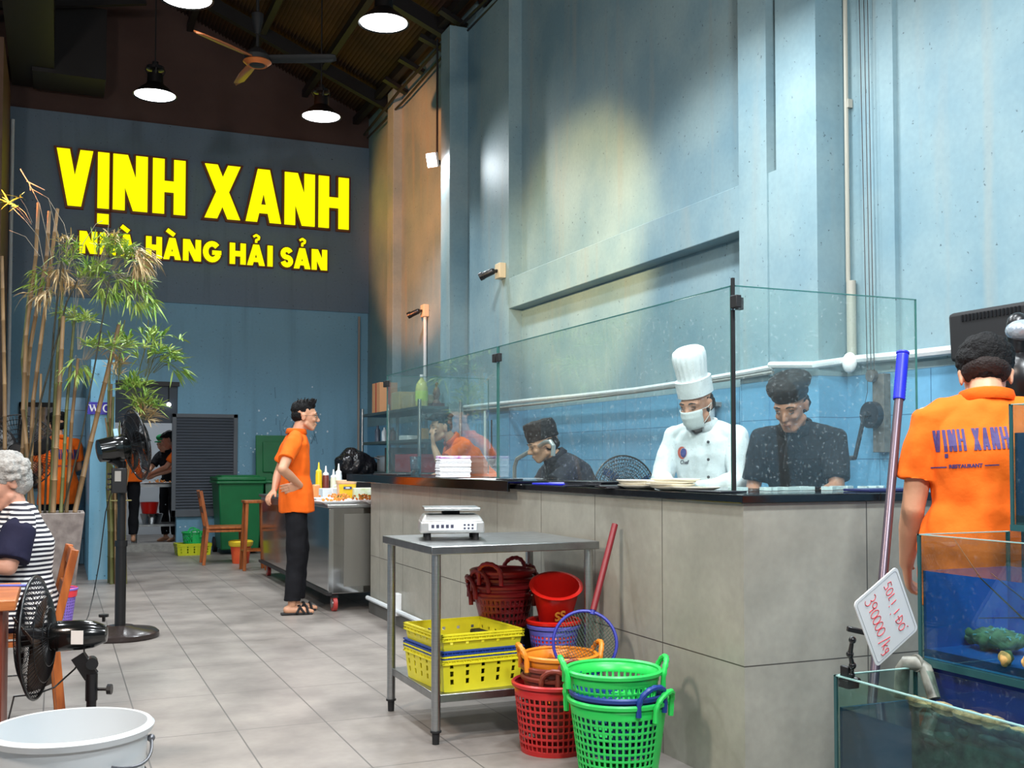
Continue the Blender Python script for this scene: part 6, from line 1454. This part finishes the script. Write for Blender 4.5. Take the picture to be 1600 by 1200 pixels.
# 1 standing waiter, hand on hip
r = person('young waiter in orange polo, black trousers and sandals standing hand on hip by the cart', (1.745, 8.50, 0), facing(94))
P = Pose(head=(0, .075, 1.563), neck=(0, .01, 1.435), chest=(0, .0, 1.24), pelvis=(0, .01, .93), shR=(.175, -.03, 1.365), shL=(-.175, -.01, 1.365), elR=(.33, -.14, 1.14), wrR=(.19, .015, 1.015), elL=(-.24, -.10, 1.11), wrL=(-.08, -.15, .975),
    hp=-2, hy=-8, handR=((-.30, -.9, -.25), (-1, .1, 0), (0, 0, 1), .25), handL=((.5, -.55, -.6), (0, .2, -.5), (0, 0, 1), .7), anL=(-.10, .03, .085), anR=(.11, -.03, .085), knR=(.10, .0, .48), knL=(-.10, .06, .48), girth=.92)
sk = skin('tan', (206, 152, 120)); body(r, P, sk, .005); s_ = shirt(r, P, ORG, hem=.80, sleeve=.68, seed=1); trousers(r, P, BLK, wide=1.05); hair(r, P, (26, 24, 24), 'spiky', .005); face_details(r, P.head, P.hr); glasses(r, P.head, P.hr)
for an in (P.anL, P.anR):
    m = MB(); m.loft([(an+V3((0, .155, -.078)), V3((1, 0, 0)), V3((0, 0, 1)), .040, .008), (an+V3((0, .10, -.077)), V3((1, 0, 0)), V3((0, 0, 1)), .050, .010), (an+V3((0, .0, -.075)), V3((1, 0, 0)), V3((0, 0, 1)), .036, .010), (an+V3((0, -.085, -.075)), V3((1, 0, 0)), V3((0, 0, 1)), .034, .010)], 14)
    for y0, y1 in ((.02, .09), (.09, .03), (.10, .12)): m.tube([an+V3((-.045, y0, -.07)), an+V3((-.02, (y0+y1)/2, -.020)), an+V3((.02, (y0+y1)/2, -.020)), an+V3((.045, y1, -.07))], .010, 6)
    m.build('sandal', M_blackm, r)

# 2 chef in white with the tall hat
r = person('chef in white jacket, tall white hat and face mask working behind the glass', (3.15, 4.76, 0), facing(238))
P = Pose(pelvis=(0, -.05, .93), chest=(0, .02, 1.27), neck=(0, .06, 1.39), head=(0, .13, 1.50), shL=(-.175, .03, 1.335), shR=(.175, .03, 1.335), elL=(-.22, .10, 1.10), elR=(.22, .10, 1.10), wrL=(-.06, .30, 1.055), wrR=(.07, .28, 1.065), hp=-20, hy=-8,
    handL=((.7, .6, -.2), (0, -.2, -1), (0, 1, 0), .8), handR=((-.7, .6, -.2), (0, -.2, -1), (0, 1, 0), .8), girth=1.0)
body(r, P, skin('warm', (190, 136, 110)), .0065); jk = shirt(r, P, WHT, hem=.74, sleeve=1.2, seed=3, name='chef_jacket', collar=True, amp=.012); trousers(r, P, BLK); hair(r, P, (28, 26, 26), 'nape', .006); face_details(r, P.head, P.hr, closed=True)
H, M = P.head, P.hr; A_ = M @ V3((0, 0, 1))
m = MB(); base = H+M @ V3((0, -.010, .048)); MT = M
m.loft([(base, M @ V3((1, 0, 0)), M @ V3((0, 1, 0)), .083, .100), (base+A_*.085, M @ V3((1, 0, 0)), M @ V3((0, 1, 0)), .085, .102), (base+A_*.087, M @ V3((1, 0, 0)), M @ V3((0, 1, 0)), .081, .097)], 40)
hat_band = m
vs = []; n = 72; rows = [(0.085, .076), (.13, .079), (.17, .084), (.205, .085), (.232, .078), (.248, .054), (.253, .02)]
tilt = M @ V3((0, -.05, .0)); m2 = MB()
for z_, rr in rows:
    for i in range(n):
        a = 2*PI*i/n; q = rr*(1+.022*math.cos(18*a)*(1 if z_ < .26 else .4)); vs.append(base+A_*z_+(M @ V3((math.cos(a)*q*.98, math.sin(a)*q*1.12, 0)))+tilt*(z_-.085)*1.2)
m2.add(vs, [(i*n+j, i*n+(j+1) % n, (i+1)*n+(j+1) % n, (i+1)*n+j) for i in range(len(rows)-1) for j in range(n)]+[tuple((len(rows)-1)*n+j for j in range(n))])
hb_ = hat_band.build('toque_band', cloth('hat_white', (232, 234, 236), .7), r, smooth=60); m2.build('toque_crown', MATS['cloth_hat_white'], r, smooth=60)
m = MB(); vs = []; cols, rws = 15, 8
for j in range(rws):
    v_ = j/(rws-1)
    for i in range(cols):
        u_ = -1+2*i/(cols-1); x = u_*.066*(1-.18*v_*v_); y = .121-.058*abs(u_)**2.2-.02*(v_-.35)**2*4*.5+.004*math.cos(v_*18); z = -.012-.098*v_; vs.append(H+M @ V3((x, y, z)))
m.add(vs, [(j*cols+i, j*cols+i+1, (j+1)*cols+i+1, (j+1)*cols+i) for j in range(rws-1) for i in range(cols-1)]); mk = m.build('face_mask', mat('mask_white', (222, 228, 228), .8), r, solid=.003, smooth=60)
m = MB()
for sg in (-1, 1):
    for z in (-.014, -.085): m.tube([H+M @ V3((sg*.064, .058, z)), H+M @ V3((sg*.076, .02, (z-.01)*.6)), H+M @ V3((sg*.084, -.010, .0))], .0012, 4)
m.build('ear_loops', mat('mask_white', (222, 228, 228), .8), mk)
m = MB()
for i in range(16): a = 2*PI*i/16; m.add([(.085+.028*math.cos(a+k*PI/8), .5, 1.245+.033*math.sin(a+k*PI/8)) for k in (0, 1)]+[(.075+.021*math.cos(a+k*PI/8), .5, 1.245+.026*math.sin(a+k*PI/8)) for k in (1, 0)], [(0, 1, 2, 3)])
wrap(r, jk, m, (0, -1, 0), 'badge_ring', mat('badge_red', (200, 90, 70), .6))
m = MB(); m.add([(.075+.019*math.cos(2*PI*i/16), .5, 1.245+.024*math.sin(2*PI*i/16)) for i in range(16)], [tuple(range(16))]); wrap(r, jk, m, (0, -1, 0), 'badge', mat('badge_blue', (50, 60, 130), .6))
m = text_mb('Chef', .028, (.075, .5, 1.195), (-1, 0, 0), (0, 0, 1), .0, .001, shear=.2); wrap(r, jk, m, (0, -1, 0), 'embroidered_name', mat('grey_thread', (90, 90, 100), .7))
m = MB(); m.tube([P.neck+V3((-.05, .045, -.02)), P.neck+V3((0, .085, -.045)), P.neck+V3((.05, .045, -.02))], .006, 6); m.build('collar_trim', mat('dark_trim', (50, 46, 50), .7), r)
m = MB()
for k in range(3): m.ell((-.07, .145-.0*k, 1.30-k*.09), (.008, .005, .008))
m.build('jacket_buttons', mat('dark_trim', (50, 46, 50), .7), r)

# 3 cook in black with beret, to the right of the glass corner
r = person('cook in black shirt and black beret looking down behind the end glass', (3.37, 4.27, 0), facing(236))
P = Pose(pelvis=(0, -.07, .93), chest=(0, .02, 1.25), neck=(0, .08, 1.365), head=(-.005, .165, 1.47), shL=(-.18, .05, 1.31), shR=(.18, .05, 1.31), elL=(-.21, .13, 1.08), elR=(.21, .10, 1.07), wrL=(-.14, .34, 1.0), wrR=(.12, .32, .985), hp=-26, hy=-4,
    handL=((.3, .8, -.4), (0, -.3, -1), (1, 0, 0), .8), handR=((-.3, .8, -.4), (0, -.3, -1), (-1, 0, 0), .8), girth=1.05)
body(r, P, skin('brown', (176, 122, 96)), .006); s3 = shirt(r, P, BLK, hem=.74, sleeve=.85, seed=5, name='cook_shirt', sr=.062); trousers(r, P, BLK); hair(r, P, (28, 26, 26), 'nape', .006); face_details(r, P.head, P.hr, closed=True)
def beret(root, P, rgb=(20, 20, 22), top=1.0, nm='beret'):
    H, M = P.head, P.hr; m = MB(); U_, F_ = M @ V3((1, 0, 0)), M @ V3((0, 1, 0)); A_ = M @ V3((0, 0, 1)); b = H+M @ V3((0, -.012, .040))
    m.loft([(b, U_, F_, .082, .099), (b+A_*.028, U_, F_, .084, .101), (b+A_*.045, U_, F_, .098, .114), (b+A_*.072*top-F_*.01, U_, F_, .103, .118), (b+A_*.098*top-F_*.02, U_, F_, .086, .098), (b+A_*.110*top-F_*.02, U_, F_, .045, .05)], 30)
    return fuse(m, nm, cloth('beret', rgb, .7), root, .006, 4, wrinkle(.0045, 20, 3, (1, 1, 1)))
beret(r, P)
m = MB(); m.tube([P.neck+V3((-.006, .075, -.02)), P.neck+V3((.012, .115, -.11)), P.neck+V3((.016, .13, -.2))], .007, 6); m.build('button_placket', cloth('black_placket', (34, 34, 38)), r)

# 4 cook bending by the faucet
r = person('cook in dark shirt and tall dark cap bending over the sink behind the glass', (3.07, 6.2, 0), facing(275)); r.scale = (1, 1, .946)
P = Pose(pelvis=(0, -.16, .91), chest=(0, .0, 1.16), neck=(0, .12, 1.30), head=(0, .20, 1.385), shL=(-.19, .06, 1.235), shR=(.19, .06, 1.235), elL=(-.24, .26, 1.08), elR=(.24, .20, 1.02), wrL=(-.14, .42, 1.0), wrR=(.10, .40, .99), hp=-18, hy=-5,
    handL=((.2, .9, -.3), (0, -.2, -1), (1, 0, 0), .7), handR=((-.2, .9, -.3), (0, -.2, -1), (-1, 0, 0), .7), knL=(-.10, .02, .48), knR=(.10, .02, .48))
body(r, P, skin('tan', (206, 152, 120)), .007); shirt(r, P, cloth('charcoal', (44, 46, 54)), hem=.78, sleeve=.7, seed=7, name='cook_shirt'); trousers(r, P, BLK); hair(r, P, (28, 26, 26), 'nape', .007); face_details(r, P.head, P.hr, closed=True)
H, M = P.head, P.hr; U_, F_, A_ = M @ V3((1, 0, 0)), M @ V3((0, 1, 0)), M @ V3((0, 0, 1)); b = H+M @ V3((0, -.01, .035)); m = MB()
m.loft([(b, U_, F_, .084, .102), (b+A_*.05, U_, F_, .086, .104), (b+A_*.10, U_, F_, .088, .106), (b+A_*.125, U_, F_, .082, .098), (b+A_*.130, U_, F_, .04, .05)], 28); fuse(m, 'cook_cap', cloth('beret', (20, 20, 22), .7), r, .006, 3, wrinkle(.007, 18, 9, (1, 1, 1)))

# 5 waiter leaning behind the far glass, hand at the mouth
r = person('person in orange polo leaning on the far end of the counter, hand to the face', (3.38, 9.0, 0), facing(270)); r.scale = (1, 1, 1.05)
P = Pose(pelvis=(0, -.22, .90), chest=(0, -.02, 1.17), neck=(0, .13, 1.33), head=(0, .235, 1.43), shL=(-.18, .07, 1.275), shR=(.18, .07, 1.275), elL=(-.20, .30, 1.11), elR=(.22, .10, 1.03), wrL=(-.09, .33, 1.27), wrR=(.16, .33, .99), hp=-6, hy=10,
    handL=((.15, .1, 1), (0, -1, .2), (1, 0, 0), .6), handR=((-.1, .9, -.1), (0, 0, -1), (-1, 0, 0), .3))
body(r, P, skin('tan', (206, 152, 120)), .007); shirt(r, P, ORG, hem=.78, sleeve=.7, seed=9); trousers(r, P, BLK); hair(r, P, (26, 24, 24), 'short', .007); face_details(r, P.head, P.hr)
m = MB(); m.ell(P.head+P.hr @ V3((0, -.03, .10)), (.10, .10, .035)); m.ell(P.head+P.hr @ V3((0, .1, .085)), (.06, .05, .012)); fuse(m, 'cap', cloth('beret', (20, 20, 22), .7), r, .006, 3)

# 6 big waiter seen from behind at the right edge
r = person('waiter in orange polo with violet lettering seen from behind beside the fish tanks', (2.70, 2.50, 0), facing(38)); r.scale = (1, 1, .982)
P = Pose(pelvis=(0, .0, .93), chest=(0, .0, 1.25), neck=(0, .03, 1.425), head=(.012, .115, 1.505), shL=(-.180, .0, 1.355), shR=(.180, .0, 1.355), elL=(-.225, .02, 1.07), elR=(.225, .06, 1.07), wrL=(-.23, .20, .87), wrR=(.20, .24, .90), hp=-24, hy=-4, girth=1.06,
    handL=((.1, .6, -.7), (1, 0, 0), (0, 1, 0), .6), handR=((-.1, .6, -.7), (-1, 0, 0), (0, 1, 0), .6))
body(r, P, skin('tan', (206, 152, 120)), .0055); s6 = shirt(r, P, ORG, hem=.76, sleeve=.68, seed=11, amp=.018, sr=.066, loose=1.0); trousers(r, P, BLK); hair(r, P, (20, 18, 20), 'back', .005); hair(r, P, (44, 36, 34), 'fade', .005, name='clipped_hair', amp=.001); face_details(r, P.head, P.hr)
logo_back(r, s6, P, cx=-.090, w=.50, y0=1.29, tilt=R(3))

# 7 seated white-haired woman
r = person('seated white-haired woman in navy and white striped top at the left edge', (-.165, 5.40, 0), facing(262))
P = Pose(pelvis=(0, -.02, .54), chest=(0, -.01, .83), neck=(0, .0, 1.00), head=(0, .055, 1.105), shL=(-.19, .0, .94), shR=(.19, .0, .94), elL=(-.26, .06, .74), elR=(.26, .06, .74), wrL=(-.14, .29, .78), wrR=(.14, .29, .78), hipL=(-.10, 0, .52), hipR=(.10, 0, .52), knL=(-.12, .42, .52), knR=(.12, .42, .52), anL=(-.12, .40, .09), anR=(.12, .40, .09),
    hp=-20, hy=12, girth=1.12, handL=((.4, .8, 0), (0, 0, -1), (1, 0, 0), .6), handR=((-.4, .8, 0), (0, 0, -1), (-1, 0, 0), .6))
STR = bpy.data.materials.new('striped_cloth'); STR.use_nodes = True; nt = STR.node_tree; b_ = nt.nodes['Principled BSDF']; b_.inputs['Roughness'].default_value = .85
tc = nt.nodes.new('ShaderNodeTexCoord'); wv = nt.nodes.new('ShaderNodeTexWave'); wv.bands_direction = 'Z'; wv.inputs['Scale'].default_value = 15; wv.inputs['Distortion'].default_value = 1.6; wv.inputs['Detail'].default_value = 1; wv.inputs['Detail Scale'].default_value = .4
nt.links.new(tc.outputs['Object'], wv.inputs['Vector']); rp = nt.nodes.new('ShaderNodeValToRGB'); rp.color_ramp.interpolation = 'CONSTANT'; rp.color_ramp.elements[0].color = lin((24, 24, 40))+(1,); rp.color_ramp.elements[1].position = .52; rp.color_ramp.elements[1].color = lin((226, 224, 222))+(1,)
nt.links.new(wv.outputs['Fac'], rp.inputs[0]); nt.links.new(rp.outputs[0], b_.inputs['Base Color'])
body(r, P, skin('aged', (190, 140, 118)), .0065); shirt(r, P, STR, hem=.86, sleeve=.25, seed=13, name='striped_top', collar=False, loose=1.02); trousers(r, P, cloth('navy', (30, 30, 52))); hair(r, P, (158, 156, 152), 'curly', .006, amp=.005, freq=55); face_details(r, P.head, P.hr, brow=(150, 146, 142), closed=True)
for sh, el in ((P.shL, P.elL), (P.shR, P.elR)):
    m = MB(); m.tube([lerp(sh, el, -.12), lerp(sh, el, .2), lerp(sh, el, .72), lerp(sh, el, .86)], [.040, .072, .076, .078], 18); fuse(m, 'sleeve', cloth('navy', (30, 30, 52)), r, .007, 4, wrinkle(.008, 10, 4))

# 8 person in orange washing hands behind the bamboo
r = person('person in orange polo and dark cap standing behind the bamboo by the mirror', (.02, 13.0, 0), facing(-20))
P = Pose(hp=-14, neck=(0, .02, 1.47), head=(0, .09, 1.60), shL=(-.19, .0, 1.40), shR=(.19, .0, 1.40), girth=1.05, elL=(-.25, .08, 1.13), elR=(.25, .08, 1.13), wrL=(-.12, .3, 1.05), wrR=(.12, .3, 1.05))
body(r, P, skin('tan', (206, 152, 120)), .009); s_ = shirt(r, P, ORG, hem=.72, sleeve=.7, seed=15, voxel=.009); trousers(r, P, BLK, voxel=.01); hair(r, P, (26, 24, 24), 'nape', .008); face_details(r, P.head, P.hr); beret(r, P)
logo_back(r, s_, P, w=.8, y0=1.28)

# 9-11 kitchen staff seen through the doorway
r = person('kitchen worker in orange shirt and black trousers behind the pedestal fan in the doorway', (.87, 15.45, .1), facing(10))
P = Pose(hp=-20, elL=(-.25, .12, 1.14), elR=(.25, .12, 1.14), wrL=(-.1, .34, 1.1), wrR=(.1, .34, 1.1)); body(r, P, skin('tan', (206, 152, 120)), .009); shirt(r, P, ORG, hem=.82, sleeve=.7, seed=17, voxel=.009); trousers(r, P, BLK, voxel=.01); hair(r, P, (26, 24, 24), 'short', .008); face_details(r, P.head, P.hr)
r = person('dark-haired kitchen worker in orange bending over the table inside the doorway', (1.66, 15.62, .0), facing(-75))
P = Pose(pelvis=(0, -.10, .93), chest=(0, .02, 1.25), neck=(0, .12, 1.41), head=(0, .22, 1.50), shL=(-.18, .07, 1.345), shR=(.18, .07, 1.345), elL=(-.22, .22, 1.12), elR=(.22, .22, 1.12), wrL=(-.12, .44, 1.03), wrR=(.12, .44, 1.03), hp=-24)
body(r, P, skin('brown', (176, 122, 96)), .009); shirt(r, P, ORG, hem=.78, sleeve=.7, seed=19, voxel=.009); trousers(r, P, BLK, voxel=.01); hair(r, P, (26, 24, 24), 'short', .008); face_details(r, P.head, P.hr, closed=True)
r = person('kitchen worker in black top and green cap farther inside the kitchen', (1.58, 16.85, 0), facing(230))
P = Pose(pelvis=(0, -.08, .90), chest=(0, .02, 1.20), neck=(0, .08, 1.36), head=(0, .16, 1.47), shL=(-.18, .04, 1.30), shR=(.18, .04, 1.30), elL=(-.22, .2, 1.08), elR=(.22, .2, 1.08), wrL=(-.12, .42, 1.0), wrR=(.12, .42, 1.0), hp=-24)
body(r, P, skin('tan', (206, 152, 120)), .009); shirt(r, P, BLK, hem=.78, sleeve=.7, seed=21, voxel=.009, name='black_top'); trousers(r, P, BLK, voxel=.01); hair(r, P, (28, 26, 26), 'nape', .008); face_details(r, P.head, P.hr, closed=True)
m = MB(); m.ell(P.head+P.hr @ V3((0, -.02, .085)), (.088, .10, .055)); m.ell(P.head+P.hr @ V3((0, .09, .065)), (.06, .05, .012)); fuse(m, 'green_cap', cloth('green_cap', (40, 130, 80)), r, .008, 3)

# ------------------------------------------------------------------ shared group phrases for repeated things
GROUPS = {'pendant_lamp': 'black pendant lamps', 'laundry_basket': 'handled plastic baskets', 'waste_basket': 'mesh waste baskets', 'plastic_crate': 'plastic crates', 'pedestal_fan': 'pedestal fans',
 'wooden_chair': 'wooden chairs', 'bucket': 'buckets', 'security_camera': 'security cameras', 'glass_screen': 'glass screens on the counter', 'glass_clamp': 'glass clamps', 'fish_tank': 'stepped fish tanks', 'sauce_bottle': 'squeeze bottles on the cart',
 'food_plate': 'plates of food', 'menu_folder': 'menu folders on the counter', 'order_pad': 'order pads', 'wheelie_bin': 'green wheelie bins', 'bottle': 'jars on the steel rack', 'person': 'people in the restaurant', 'power_cord': 'power cords', 'illuminated_sign': 'glowing sign lines', 'lobster_clump': 'shellfish clumps'}
for o in list(COL.objects):
    b_ = o.name.split('.')[0]
    if o.parent is None and b_ in GROUPS and 'kind' not in o and 'group' not in o: o['group'] = GROUPS[b_]
